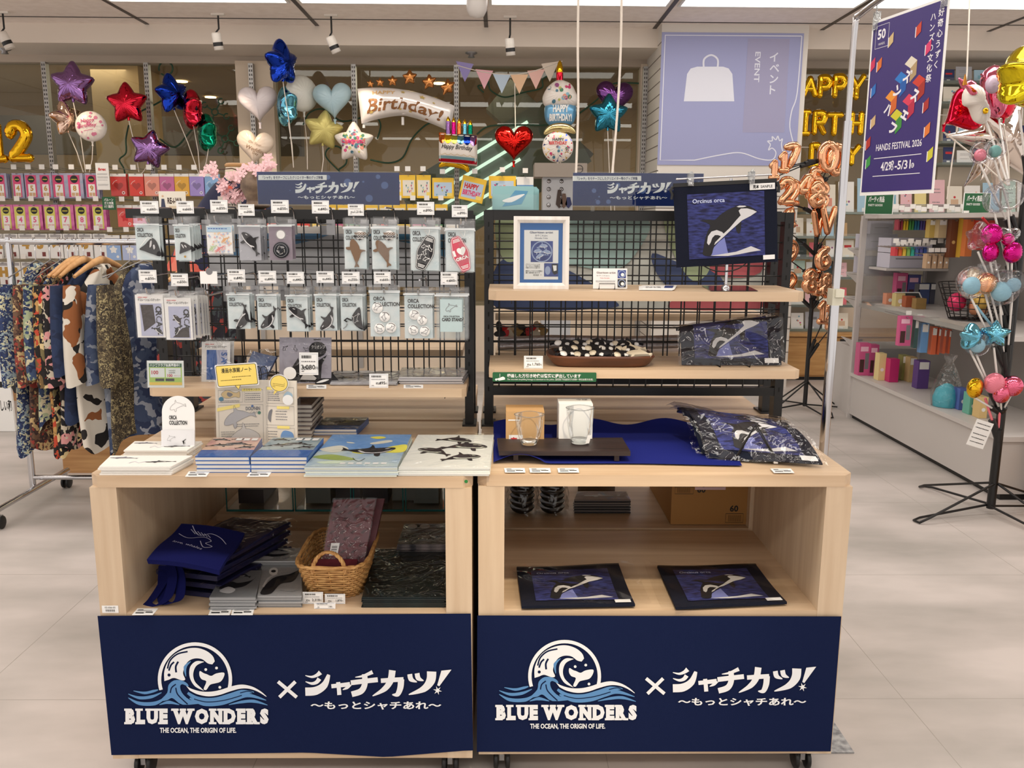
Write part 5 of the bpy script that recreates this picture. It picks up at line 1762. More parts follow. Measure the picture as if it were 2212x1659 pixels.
# boxes
KRAFT = mat('kraft_card', (196, 156, 106), .7)
def gift_box(x0, x1, yt, yb, Y, d, m, label, name='gift_box'):
	F, w, h = st(x0, x1, yt, Y, ZB + .002)
	t = thing(name, label, 'box', tuple(F.p(w / 2, 0)))
	MB().fbox(F, 0, 0, w, h, d, m).build('carton', t)
	return t, F, w, h
t, F, w, h = gift_box(1093, 1176, 889, 951, 2.17, .085, KRAFT, 'kraft paper box standing behind the shorter glass on the blue felt')
m_ = MB()
m_.rect(F, w * .08, h * .14, w * .44, h * .38, WHITE, .0006)
m_.text(F, '京', w * .12, h * .17, h * .12, RED, .001, w=.04)
m_.text(F, 'び', w * .3, h * .17, h * .1, RED, .001, w=.03)
m_.rect(F, w * .06, .001, w * .4, h * .08, WHITE, .0006)
m_.rect(F, w * .06, h * .76, w * .36, h * .79, WHITE, .0006)
m_.build('label', t)
t, F, w, h = gift_box(1208, 1281, 873, 951, 2.175, .08, WHITE, 'white paper box standing behind the taller glass on the blue felt')
m_ = MB()
G = Fr(F.p(0, h, 0), F.u, Vector((0, 1, 0)))
m_.text(G, '今様', w * .55, .05, .014, GREYINK, .0006, width=w * .35)
m_.build('label', t)
# dark board on feet
BOARDM = wood('wenge_board', (50, 36, 34), (32, 23, 22), (2, 16, 16), .5)
q = [on(1078, 975, ZB + .028), on(1362, 976, ZB + .028), on(1344, 946, ZB + .028), on(1074, 947, ZB + .028)]
zb_ = ZB + .029
t = thing('serving_board', 'dark wooden board on short feet carrying the two glasses', 'board', (sum(p.x for p in q) / 4, q[0].y, ZB))
Q = QF(*[Vector((p.x, p.y, zb_)) for p in q])
MB().fbox(Q, 0, 0, 1, 1, .0115, BOARDM).build('board', t)
for x, y in ((.13, .12), (.9, .1), (.12, .85), (.9, .85)):
	p = Q.p(x, y)
	MB().box(p.x - .006, p.x + .006, p.y - .008, p.y + .008, ZB + .003, zb_ - .011, BOARDM).build('foot', t)
# drinking glasses
GLASS = film('drinking_glass', (253, 254, 254), gloss=0, scale=14, strength=.15, rough=.01, fres=.5)
GBASE = mat('glass_base', (235, 240, 240), .05, trans=.9)
def glass(xc, yb, rtop, rbot, hh, label, wob):
	p = on(xc, yb, zb_)
	t = thing('drinking_glass', label, 'glass', (p.x, p.y, zb_), None)
	n = 40
	prof = [(0, rbot * .3), (.0, rbot * .9), (.004, rbot), (.25 * hh, rbot + (rtop - rbot) * .45), (.6 * hh, rbot + (rtop - rbot) * .8), (hh, rtop)]
	m_ = MB()
	def R(r, a, z):
		sq = 1 + .06 * math.cos(4 * a) * min(1, z / hh * 1.4) + wob * .02 * math.sin(3 * a + z * 60)
		return r * sq
	pr = prof[2:]
	vs_ = [(p.x + R(r, a, z) * math.cos(a), p.y + R(r, a, z) * math.sin(a), zb_ + .0006 + z) for z, r in pr for a in [k * 2 * math.pi / n + .3 for k in range(n)]]
	fs = [(i * n + j, i * n + (j + 1) % n, (i + 1) * n + (j + 1) % n, (i + 1) * n + j) for i in range(len(pr) - 1) for j in range(n)]
	m_.add(vs_, fs, GLASS, True)
	m_.build('bowl', t)
	MB().tube([(p.x + R(rtop, k * .157 + .3, hh) * math.cos(k * .157 + .3), p.y + R(rtop, k * .157 + .3, hh) * math.sin(k * .157 + .3), zb_ + hh) for k in range(40)], .0011, GBASE, 6, True).build('rim', t)
	MB().lathe((p.x, p.y, zb_ + .001), [(rbot * .9, 0), (rbot * .98, .004), (rbot * .95, .011), (.001, .009)], GBASE, 28).build('base', t)
	return t, p
glass(1143, 960, .0355, .0205, .078, 'shorter clear tumbler in front of the kraft box, on the dark board', .6)
t, p = glass(1252, 957, .0335, .023, .092, 'taller clear tumbler in front of the white box, on the dark board', 1)
F = Fr((p.x + .012, p.y - .029, zb_ + .006), (.95, .3, 0), (.25, 0, 1))
MB().fbox(F, 0, 0, .01, .022, .0004, WHITE).build('price_sticker', t)
for i, (x0, x1, w_) in enumerate(((1091, 1135, 'left of three before the blue felt'), (1145, 1190, 'middle of three before the blue felt'), (1206, 1251, 'right of three before the blue felt'))):
	price_flat(x0, 1011, x1, 1020, .8, 'flat price card, ' + w_, dx=-2)
price_flat(1672, 1012, 1716, 1021, .8, 'flat price card lying alone right of the pouch pile', dx=-8)
# pouches leaning on the black easel
def lying(dx, dy, dz, yaw, s=1.0):
	bl, br = on(1532, 985, .81), on(1778, 1002, .81)
	c, sn = math.cos(yaw), math.sin(yaw)
	def fn(u, v):
		a = bl.lerp(br, u)
		r = .05 * v * (1 - u * .3)
		y = a.y + .13 * v + .02 * v * v
		z = .808 + .09 * (1 - (1 - v) ** 2) * (1.06 - .28 * u) - .018 * max(0, v - .7) / .3
		x = a.x + (-.035 * v) * (1 - .2 * u) - .02 * u * v
		x, y = bl.x + (x - bl.x) * c - (y - bl.y) * sn, bl.y + (x - bl.x) * sn + (y - bl.y) * c
		return (x + dx, y + dy, z + dz)
	return fn
pouch_on(CF(lying(0, 0, 0, .02)), 'stock_pouch', 'front orca pouch in glossy film leaning on the black easel', .02, CRINKLE, True, None, True, (.03, .03, .04, .12))
for i, (dx, dy, dz, ya) in enumerate(((-.012, .034, .001, .0), (-.004, .068, .001, .0))):
	pouch_on(CF(lying(dx, dy, dz, ya)), 'stock_pouch', 'orca pouch in film behind the front pouch on the black easel', .02, CRINKLE, False, 'orca pouches behind the front one on the easel', False, (.05 + .04 * i, .02, .03, .14))
Ye = on(1600, 1000, .8).y - .012
a, b_, c = on(1586, 996, .8), on(1680, 1000, .8), at(1633, 915, Ye + .02)
m_ = MB()
m_.tube([tuple(a + Vector((0, 0, .004))), tuple(c), tuple(b_ + Vector((0, 0, .004)))], .0026, BLACK, 8)
m_.tube([tuple(a + Vector((.004, 0, .004))), tuple(c + Vector((0, .004, -.006))), tuple(b_ + Vector((-.004, 0, .004)))], .002, BLACK, 8)
m_.tube([tuple(a + Vector((0, 0, .0035))), tuple(b_ + Vector((0, 0, .0035)))], .0024, BLACK, 8)
m_.tube([tuple(a + Vector((0, 0, .0035))), tuple(a + Vector((.01, .12, .003))), tuple(b_ + Vector((-.01, .12, .003))), tuple(b_ + Vector((0, 0, .0035)))], .002, BLACK, 8)
t = tag(m_.build('display_easel'), 'black wire triangle easel in front of the film-wrapped pouches', 'easel')
p = b_ + Vector((0, -.004, 0))
MB().box(p.x - .012, p.x - .002, p.y - .004, p.y + .004, .8005, .809, WHITE).build('white_cap', t)
# ---------------------------------------------------------------- stock on the table shelves
ZS = .455
DARKBLUE = mat('tote_blue', (15, 19, 72), .9, spec=.1, bump=(500, .2, .002))
DARKBLUE2 = mat('tote_blue_wrapped', (18, 20, 62), .5)
# tote bag pile
for i in range(5):
	z = ZS + .002 + i * .0215
	c0 = Vector((-.725 + .006 * math.sin(i * 2.2), 2.17 + .004 * i, z))
	yaw = .42 + .02 * math.sin(i)
	u, v = Vector((math.cos(yaw), -math.sin(yaw) * .55, 0)), Vector((math.sin(yaw) * .9, math.cos(yaw), 0))
	W_, D_ = .185, .29
	o = c0 - u * W_ / 2 - v * D_ / 2
	def top(a, b, k=0.0):
		return o + u * W_ * a + v * D_ * b + Vector((0, 0, .013 + k + .004 * math.sin(a * 7 + i) * math.sin(b * 6)))
	t = thing('tote_bag', 'film-wrapped navy tote bag in the pile under the folded whale tote', 'tote bag', tuple(c0), 'wrapped tote bags in the pile')
	m_ = MB()
	m_.grid(lambda a, b: top(a, b), 8, 8, DARKBLUE2)
	m_.grid(lambda a, b: o + u * W_ * a + v * D_ * (1 - b) + Vector((0, 0, 0)), 2, 2, DARKBLUE2)
	for e in (lambda a, b: (o + u * W_ * a).lerp(top(a, 0), b), lambda a, b: (o + u * W_ + v * D_ * a).lerp(top(1, a), b), lambda a, b: (o + v * D_ + u * W_ * (1 - a)).lerp(top(1 - a, 1), b), lambda a, b: (o + v * D_ * (1 - a)).lerp(top(0, 1 - a), b)):
		m_.grid(e, 8, 1, DARKBLUE2)
	m_.build('cloth', t)
	MB().grid(lambda a, b: top(-.05 + 1.1 * a, -.05 + 1.15 * b, .002 + .0015 * math.sin(a * 9 + i) * math.cos(b * 8)) - Vector((0, 0, .012 * max(0, abs(a - .5) - .44) / .06)), 12, 12, CRINKLE).build('clear_bag', t)
zt = ZS + .002 + 5 * .0215 + .012
TQ = [on(318, 1212, zt + .008), on(474, 1236, zt + .004), on(528, 1154, zt + .002), on(392, 1133, zt + .03)]
F = CF(lambda u, v: tuple((TQ[0].lerp(TQ[1], u)).lerp(TQ[3].lerp(TQ[2], u), v) + Vector((0, 0, .006 * math.sin(u * 3.1) + .004 * math.sin(v * 6)))))
t = thing('tote_bag', 'folded dark blue tote bag with a white whale line drawing, on top of the pile', 'tote bag', tuple(F.p(.5, .5)))
m_ = MB()
m_.grid(lambda u, v: F.p(u, v, .004), 14, 14, DARKBLUE)
m_.grid(lambda u, v: F.p(u, v, -.008).lerp(F.p(u, v, .004), 0), 6, 6, DARKBLUE)
for e in (lambda u, v: F.p(u, 0, -.008 + .012 * v), lambda u, v: F.p(1, u, -.008 + .012 * v), lambda u, v: F.p(1 - u, 1, -.008 + .012 * v), lambda u, v: F.p(0, 1 - u, -.008 + .012 * v)):
	m_.grid(e, 10, 1, DARKBLUE)
m_.build('cloth', t)
m_ = MB()
LN = mat('whale_line', (176, 180, 210), .8)
m_.line(F, spline([(.2, .95), (.4, .72), (.55, .8), (.72, .74), (.86, .6)], 5), .012, LN, .006)
m_.line(F, spline([(.1, .72), (.3, .6), (.5, .68), (.64, .6), (.6, .5), (.72, .44), (.62, .38), (.5, .55)], 5), .012, LN, .006)
for k in range(6):
	m_.line(F, [(.22 + k * .06, .86 - k * .02), (.34 + k * .05, .74 - k * .01)], .01, LN, .006)
m_.text(F, 'love, whales', .14, .44, .05, LN, .006, width=.5, rot=-.28)
m_.build('whale_print', t)
m_ = MB()
def strap(pts, w):
	ctr = spline(pts, 6)
	n = len(ctr)
	m_.grid(lambda u, v: Vector(ctr[min(n - 1, int(round(u * (n - 1))))]) + Vector((w * (v - .5), -w * (v - .5) * .1, w * (v - .5) * .3)), n - 1, 2, DARKBLUE)
	m_.grid(lambda u, v: Vector(ctr[min(n - 1, int(round((1 - u) * (n - 1))))]) + Vector((w * (v - .5), .002 - w * (v - .5) * .1, w * (v - .5) * .3)), n - 1, 2, DARKBLUE)
def pt(x, y, Y):
	return tuple(at(x, y, Y))
strap([pt(372, 1218, 2.07), pt(352, 1258, 2.035), pt(330, 1292, 2.0), pt(318, 1306, 1.985), pt(338, 1309, 1.975), pt(362, 1290, 1.985), pt(372, 1250, 2.02), pt(366, 1220, 2.06)], .026)
strap([pt(352, 1220, 2.07), pt(350, 1268, 2.03), pt(352, 1300, 1.985), pt(372, 1303, 1.975), pt(388, 1290, 1.985), pt(390, 1250, 2.02), pt(380, 1218, 2.06)], .024)
m_.build('strap', t)
# orca sticker packets, two piles in front and one behind
GREYS = [mat('pile_grey', (128, 130, 132), .4), mat('pile_grey_light', (164, 166, 168), .4)]
def a_big(m_, Q):
	m_.poly(Q, spline([(.1, .3), (.3, .55), (.5, .5), (.8, .6), (.9, .75), (.7, .4), (.4, .3)], 4, True), ORCAINK, .0008)
	m_.poly(Q, spline([(.15, .2), (.3, .36), (.5, .26), (.4, .12)], 4, True), ORCAWH, .0009)
	orca(m_, Q, .5, .75, .5, -.2, 1, ORCAINK, ORCAWH, .001, bend=.12, ky=.8)
def a_big2(m_, Q):
	m_.poly(Q, spline([(.05, .1), (.3, .6), (.7, .75), (.95, .9), (.8, .5), (.5, .4), (.3, .08)], 4, True), ORCAINK, .0008)
	m_.line(Q, spline([(.1, .3), (.2, .6), (.4, .75)], 4), .05, ORCAWH, .001)
	m_.disc(Q, .3, .85, .11, WHITE, .001, .14)
	m_.disc(Q, .3, .85, .06, INK, .0012, .05)
	m_.poly(Q, spline([(.5, .2), (.7, .35), (.9, .3), (.8, .15)], 4, True), mat('pile_grey_light', (164, 166, 168), .4), .001)
flat_stack(452, 552, 486, 566, 1290, 1232, ZS, 9, .0036, 'orca_sticker_pack', 'grey orca sticker pack on top of the front left pile beside the totes', 'packet', GREYS, a_big, .003, None, SLEEVE)
flat_stack(556, 652, 566, 652, 1288, 1226, ZS, 8, .0036, 'orca_sticker_pack', 'grey orca sticker pack with a round white seal, before the basket', 'packet', GREYS, a_big2, .003, None, SLEEVE)
flat_stack(536, 642, 545, 650, 1212, 1184, ZS, 10, .0042, 'orca_sticker_pack', 'brownish orca pack in shiny film on the rear pile behind the basket', 'packet', GREYS, a_big, .003, None, CRINKLE)
price_flat(450, 1312, 496, 1328, ZS, 'flat price card below the front left sticker pile', dx=6)
price_flat(499, 1312, 546, 1328, ZS, 'flat price card below the round-sealed sticker pile', dx=4)
price_flat(285, 1314, 330, 1328, ZS, 'flat price card under the blue tote straps', dx=12)
# basket with maroon boxes
WICK = mat('wicker', (202, 158, 98), .6, vary=((166, 118, 66), 60, (1, 1, 1)))
bx, by = at(731, 1290, 2.1).x, 2.13
B0, B1 = (.068, .1), (.088, .14)
t = thing('wicker_basket', 'honey-coloured wicker basket holding the maroon boxes under the left table', 'basket', (bx, by, ZS))
m_ = MB()
Hb = .088
def rim(k, a, out=0.0):
	e = 2 / 4.5
	ca, sa = math.cos(a), math.sin(a)
	w_, d_ = B0[0] + (B1[0] - B0[0]) * k + out, B0[1] + (B1[1] - B0[1]) * k + out
	return Vector((bx + math.copysign(abs(ca) ** e, ca) * w_, by + math.copysign(abs(sa) ** e, sa) * d_, ZS + .003 + Hb * k))
N = 44
for j in range(13):
	k = j / 12
	m_.tube([rim(k, i * 2 * math.pi / N, .0022 * (1 if (i + j) % 2 else -1)) for i in range(N)], .0029, WICK, 6, True)
for i in range(N):
	a = i * 2 * math.pi / N
	m_.tube([rim(0, a), rim(.5, a), rim(1, a)], .0018, WICK, 5)
m_.add([rim(0, i * 2 * math.pi / N) for i in range(N)], [tuple(range(N))], WICK)
for o_ in (0, .003):
	m_.tube([rim(1, i * 2 * math.pi / N, o_) + Vector((0, 0, .004 + .002 * math.sin(i * 2 + o_ * 900))) for i in range(N)], .0038, WICK, 6, True)
m_.build('body', t)
for sgn in (-1, 1):
	yy = by + sgn * (B1[1] - .004)
	m_ = MB()
	for ph in (0, 2.1, 4.2):
		m_.tube([(bx + .04 * math.cos(math.pi * s / 20) + .003 * math.cos(s * 1.3 + ph), yy + .003 * math.sin(s * 1.3 + ph), ZS + Hb - .01 + .056 * math.sin(math.pi * s / 20)) for s in range(21)], .0034, WICK, 6)
	m_.build('handle', t)
MAR = mat('maroon_print', (98, 34, 46), .5, vary=((82, 26, 40), 40, (1, 1, 1)))
Yk = 2.1
def carton(o, u, v, n, w, h, d, lab, sticker):
	F = Fr(o, u, v)
	t = thing('maroon_box', lab, 'box', tuple(F.p(w / 2, 0)), None if sticker else 'maroon boxes behind the front one')
	MB().fbox(F, 0, 0, w, h, d, MAR).build('carton', t)
	if sticker:
		m_ = MB()
		r = random.Random(2)
		for j in range(9):
			for i in range(4):
				x, y = w * (.12 + i * .25 + (.1 if j % 2 else 0)), h * (.1 + j * .1)
				if x < w * .93:
					orca(m_, F, x, y, w * .17, .5, 1, mat('maroon_dark', (62, 22, 32), .5), None, .0006)
					m_.line(F, [(x + w * .03, y - h * .01), (x + w * .07, y + h * .012)], .0008, mat('maroon_white', (190, 170, 170), .6), .0008)
		m_.fbox(F, w * .14, h * .14, w * .34, h * .33, .0004, WHITE, .0012)
		for i in range(7):
			m_.rect(F, w * .17, h * (.16 + i * .02), w * .3, h * (.16 + i * .02 + (.012 if i % 2 else .006)), INK, .0016)
		m_.build('print', t)
		MB().grid(lambda a, b: F.p(-.003 + a * (w + .006), b * (h + .004), .003 + .001 * math.sin(a * 7) * math.sin(b * 9)), 8, 10, FILM).build('clear_bag', t)
o = at(694, 1220, 2.1)
carton(o, Vector((1, .05, .0)), Vector((.16, .32, .93)), None, .108, .168, .03, 'maroon orca-patterned box with barcode standing up in the wicker basket', True)
carton(o + Vector((.012, .045, -.004)), Vector((1, .05, 0)), Vector((.2, .3, .93)), None, .108, .16, .026, 'maroon box behind the front one in the wicker basket', False)
F_ = Fr((bx - .06, by - .09, ZS + .03), (1, 0, 0), (0, .8, .25))
for i in range(3):
	q = Fr(F_.p(0, 0, i * .016), F_.u, F_.v)
	tag(MB().fbox(q, 0, 0, .115, .06, .014, MAR).build('maroon_pouch'), 'maroon packet lying flat at the basket front under the handle', 'packet', 'flat maroon packets in the basket')
price_stand(653, 1280, 697, 1314, 1.992, ZS, '2,310', 'price card reading 2,310 before the basket, left of two', .1)
price_stand(701, 1284, 745, 1316, 1.992, ZS, '1,870', 'price card reading 1,870 before the basket, right of two', .1)
price_stand(678, 1303, 724, 1328, 1.965, ZS, '1,980', 'price card reading 1,980 in front of the other two', .2)
# dark green packets at the right and the camouflage pack behind
DG = mat('bottle_green', (18, 34, 36), .5, vary=((10, 18, 20), 20, (1, 1, 1)))
def a_dark(m_, Q):
	for x, y, s, r_ in ((.2, .3, .35, 0), (.6, .6, .4, .4), (.35, .75, .3, -.3)):
		orca(m_, Q, x, y, s, r_, 1, mat('near_black', (8, 10, 12), .5), mat('olive_grey', (60, 64, 60), .5), .0008, bend=.1, ky=.7)
flat_stack(782, 962, 812, 962, 1290, 1186, ZS, 8, .0034, 'dark_green_packet', 'dark green orca cloth in glossy film, top of the pile at the shelf right', 'packet', [DG], a_dark, .003, None, CRINKLE)
flat_stack(858, 964, 874, 964, 1176, 1132, ZS + .012, 4, .009, 'rear_camouflage_pack', 'camouflage orca pack in shiny film lying behind the dark green pile', 'packet', [DKPK], a_camo, .002, None, CRINKLE)
# acrylic cases and lip behind, on the rear table's shelf
for i, (xa, xb) in enumerate(((490, 635), (638, 760), (764, 872), (876, 962))):
	a, b_ = at(xa, 1105, 2.6).x, at(xb, 1105, 2.6).x
	z0 = at(xa, 1103, 2.6).z
	lab = ['clear acrylic case with teal edges, leftmost behind the totes', 'clear acrylic case with teal edges behind the maroon boxes', 'clear acrylic case with teal edges, second from the right post', 'clear acrylic case with teal edges beside the right post'][i]
	t = thing('acrylic_case', lab, 'display case', ((a + b_) / 2, 2.6, z0), 'teal-edged acrylic cases on the rear shelf')
	z1 = .76
	MB().box(a, b_, 2.6, 2.603, z0, z1, ACRYL).box(a, b_, 2.603, 2.9, z0, z0 + .003, ACRYL).build('panes', t)
	m_ = MB().box(a, b_, 2.597, 2.6, z0 - .002, z0 + .004, TEAL).box(a, a + .003, 2.597, 2.6, z0, z1, TEAL).box(b_ - .003, b_, 2.597, 2.6, z0, z1, TEAL)
	m_.build('edges', t)
	for k in range(2 if 0 < i < 3 else 1):
		tag(MB().box(a + .02 + k * .09, a + .1 + k * .09, 2.66 + k * .03, 2.84, z0 + .004, z0 + .05 + .02 * i, [mat('case_dark', (30, 34, 48), .5), mat('case_grey', (130, 134, 130), .5)][(i + k) % 2]).build('cased_pack'), 'dim folded pack inside the ' + lab.replace('clear acrylic case with teal edges', 'acrylic case'), 'packet', 'packs inside the acrylic cases')
zc = at(490, 1106, 2.6).z - .004
t = tag(MB().box(-.89, -.16, 2.59, 2.95, .4555, zc, PALEWOOD).build('case_riser'), 'pale wood riser block under the acrylic cases at the back', 'riser')
# ---------------------------------------------------------------- shelf of the right table
def flatpouch(c4, label, slack):
	Q = QF(*[on(x, y, ZS + .012) for x, y in c4])
	G = CF(lambda u, v: tuple(Q.p(u, v) + Vector((0, 0, .003 * math.sin(u * 5) * math.sin(v * 4)))))
	pouch_on(G, 'flat_pouch', label, .012, SLEEVE, True, None, True, slack)
flatpouch([(1127, 1310), (1372, 1305), (1336, 1219), (1116, 1225)], 'orca pouch in film lying on the right table shelf, left one', (.05, .03, .14, .04))
flatpouch([(1460, 1312), (1700, 1300), (1632, 1220), (1420, 1222)], 'orca pouch in film lying on the right table shelf, right one', (.14, .03, .1, .04))
# rear shelf riser of the right side with bowls, prints and a carton
ZR = .456
BOWL = mat('black_bowl', (24, 22, 22), .3)
for s, (xc, n, lab) in enumerate(((1128, 6, 'black bowl in the film-wrapped stack at the left post'), (1192, 6, 'black bowl in the film-wrapped stack beside the print pile'))):
	p = at(xc, 1120, 2.68)
	for i in range(n):
		z = ZR + .001 + i * .019
		m_ = MB().lathe((p.x, p.y, z), [(.022, 0), (.034, .008), (.041, .02), (.0385, .02), (.03, .011), (.0005, .006)], BOWL, 24)
		t = tag(m_.build('black_bowl'), lab, 'bowl', lab.replace('black bowl in', 'bowls in'))
	m_ = MB().grid(lambda u, v: Vector((p.x + (.05 + .006 * math.sin(u * 30 + v * 9)) * math.cos(u * 2 * math.pi), p.y + (.05 + .006 * math.cos(u * 23 + v * 7)) * math.sin(u * 2 * math.pi), ZR + .002 + v * .135)), 40, 8, CRINKLE)
	tag(m_.build('wrapping_film'), 'crinkled clear film around the ' + ('left' if s == 0 else 'right') + ' stack of black bowls', 'film')
flat_stack(1240, 1362, 1248, 1352, 1080, 1062, ZR, 10, .0045, 'bagged_print', 'brown bagged print on top of the dark pile behind the right shelf', 'packet', [mat('print_black', (22, 20, 22), .35), mat('print_warm_grey', (120, 112, 108), .3)], lambda m_, Q: (m_.rect(Q, 0, 0, 1, 1, mat('print_brown', (150, 118, 100), .4), .0005), orca(m_, Q, .5, .5, .7, .1, 1, WHITE, None, .0008, ky=.7)), .004, None, SLEEVE)  # pile alternates black and warm grey sheets
m_ = MB().grid(lambda u, v: Vector((.27 + u * .13, 2.9 + v * .1, ZR + .04 + .02 * math.sin(u * 9) * math.sin(v * 7) + .02 * math.sin(u * math.pi))), 16, 10, mat('silver_film', (150, 146, 140), .2, .8)).grid(lambda u, v: Vector((.27 + u * .13, 2.9, ZR + v * (.04 + .02 * math.sin(u * math.pi)))), 12, 2, mat('silver_film', (150, 146, 140), .2, .8))
tag(m_.build('silver_packet'), 'shiny silver film packet beyond the bagged prints', 'packet')
CART = mat('carton_brown', (170, 124, 66), .7)
x0, x1 = at(1448, 1142, 2.56).x, at(1612, 1138, 2.56).x
zt = .762
t = thing('cardboard_carton', 'brown cardboard carton printed 60 at the back of the right shelf', 'carton', ((x0 + x1) / 2, 2.56, ZR))
MB().box(x0, x1, 2.56, 2.95, ZR + .001, zt, CART).build('carton', t)
F = Fr((x0, 2.56, ZR), (1, 0, 0), (0, 0, 1))
m_ = MB()
w, h = x1 - x0, at(1500, 1052, 2.56).z - ZR
m_.text(F, '60', w * .77, h * .36, h * .15, INK, .0006, w=.03)
m_.line(F, [(w * .72, h * .06), (w * .95, h * .06), (w * .95, h * .3), (w * .72, h * .3)], .0015, INK, .0006, True)
m_.text(F, '60', w * .33, h * .86, h * .15, INK, .0006, w=.03)
m_.line(F, [(w * .04, h * .82), (w * .28, h * .82), (w * .28, h * 1.0), (w * .04, h * 1.0)], .0015, INK, .0006, True)
for i in range(14):
	m_.rect(F, w * (.755 + i * .0125), h * .09, w * (.755 + i * .0125 + .005), h * .26, mat('carton_ink', (110, 78, 38), .7), .0006)
	m_.rect(F, w * (.07 + i * .0125), h * .85, w * (.07 + i * .0125 + .005), h * .98, mat('carton_ink', (110, 78, 38), .7), .0006)
m_.fbox(F, w * .3, h * .93, w * .7, h * 1.0, .001, mat('pink_slip', (226, 196, 200), .6), .0012)
m_.build('print', t)
# ---------------------------------------------------------------- header boards over the racks
def header_board(x0, yt, x1, yb, dx, dy, k, label, words_at):
	Y = 2.62
	F = PF(Y)
	t = thing('header_board', label, 'sign', tuple(at((x0 + x1) / 2, yb, Y)), 'navy header boards over the racks')
	HB_ = mat('header_navy', (24, 44, 104), .6, spec=.15, vary=((16, 30, 80), 3, (1, 1, 1)))
	a, b = at(x0, yb, Y), at(x1, yt, Y)
	MB().box(a.x, b.x, Y - .0005, Y + .003, a.z, b.z, HB_).build('board', t)
	z0 = 1.38
	for xx in (a.x + .06, b.x - .06):
		MB().box(xx - .006, xx + .006, Y + .003, Y + .008, z0, a.z + .04, ACRYL).build('support', t)
	m_ = MB()
	r = random.Random(int(x0))
	BUB = mat('bubble_blue', (62, 90, 150), .5)
	for i in range(46):
		m_.disc(F, r.uniform(x0 + 6, x1 - 6), r.uniform(yt + 6, yb - 6), r.choice([1.2, 1.8, 2.4, 5, 8]), BUB, .0003, n=12)
	m_.build('bubbles', t)
	m_ = MB()
	w = 306 - 152 if False else 148
	m_.poly(F, [(x0, yt + 16), (x0 + w, yt + 16), (x0 + w, yt + 5), (x0, yt + 5)], WHITE, .0014)
	m_.text(F, '「シャチ」をモチーフにしたクリエイター等のグッズ特集', x0 + 10, yt + 13.5, 5.2, mat('dark_navy_print', (40, 52, 96), .6), .0018, w=.02, width=130, down=True)
	kana_title(m_, F, TMap(dx, dy, k), LETW)
	m_.build('lettering', t)
	MB().box(a.x, b.x, Y - .0045, Y - .0035, a.z - .004, b.z + .003, ACRYL).build('acrylic_front', t)
header_board(558, 373, 862, 441, 638 - 1225 * .165, 392 - 338 * .165 + .5, .165, 'navy board with white brush lettering above the packet rack', 0)
header_board(1237, 375, 1520, 444, 1312 - 1225 * .165, 393 - 338 * .165 + .5, .165, 'navy board with white brush lettering above the right rack, partly behind the pouch', 0)
# printed cloths hanging on the rear racks
CLOTH1 = mat('cloth_grey', (196, 198, 202), .8)
def wall_cloth(x0, yt, x1, yb, Y, base, draws, label):
	a, b = at(x0, yb, Y), at(x1, yt, Y)
	F = Fr((a.x, Y, a.z), (1, 0, 0), (0, 0, 1))
	w, h = b.x - a.x, b.z - a.z
	t = thing('printed_cloth', label, 'cloth', tuple(F.p(w / 2, h)))
	MB().grid(lambda u, v: F.p(u * w, v * h, .003 * math.sin(u * 21) * (1 - v * .6)), 30, 6, base).build('cloth', t)
	m_ = MB()
	for pts, c in draws:
		m_.poly(F, [(p[0] * w, p[1] * h) for p in spline(pts, 5, True)], c, .005)
	m_.build('print', t)
NV, MT, SG = mat('cloth_navy', (72, 84, 120), .8), mat('cloth_mint', (170, 198, 192), .8), mat('cloth_sage', (176, 190, 150), .8)
CR = mat('cloth_coral', (206, 104, 110), .8)
wall_cloth(1072, 468, 1655, 664, 2.7, mat('cloth_cream', (214, 214, 204), .8), [
	([(0, 0), (0, .45), (.08, .55), (.2, .5), (.34, .3), (.44, .1), (.42, 0)], NV), ([(.0, .98), (.06, .98), (.1, .6), (.04, .5), (0, .7)], SG), ([(.2, .98), (.55, .98), (.52, .6), (.44, .42), (.3, .46), (.2, .56)], MT),
	([(.58, .6), (.62, .3), (.74, .1), (.86, .2), (.8, .5), (.72, .8), (.66, .82), (.7, .5)], NV), ([(.62, .98), (.7, .98), (.8, .5), (.74, .3), (.66, .6)], SG), ([(.66, .0), (.72, .18), (.84, .26), (.99, .2), (.99, 0)], CR), ([(.8, .42), (.86, .98), (.98, .98), (.99, .4)], CR)],
	'cream cloth printed with navy whales and coral, hanging behind the right mesh rack')
wall_cloth(455, 500, 985, 618, 2.7, CLOTH1, [([(0, .7), (.12, .98), (.5, .98), (.3, .7), (.12, .55)], mat('cloth_blue', (92, 132, 168), .8)), ([(.6, .98), (.99, .98), (.99, .5), (.85, .75)], mat('cloth_teal', (70, 120, 150), .8))], 'grey and blue printed cloth hanging behind the packet rack')
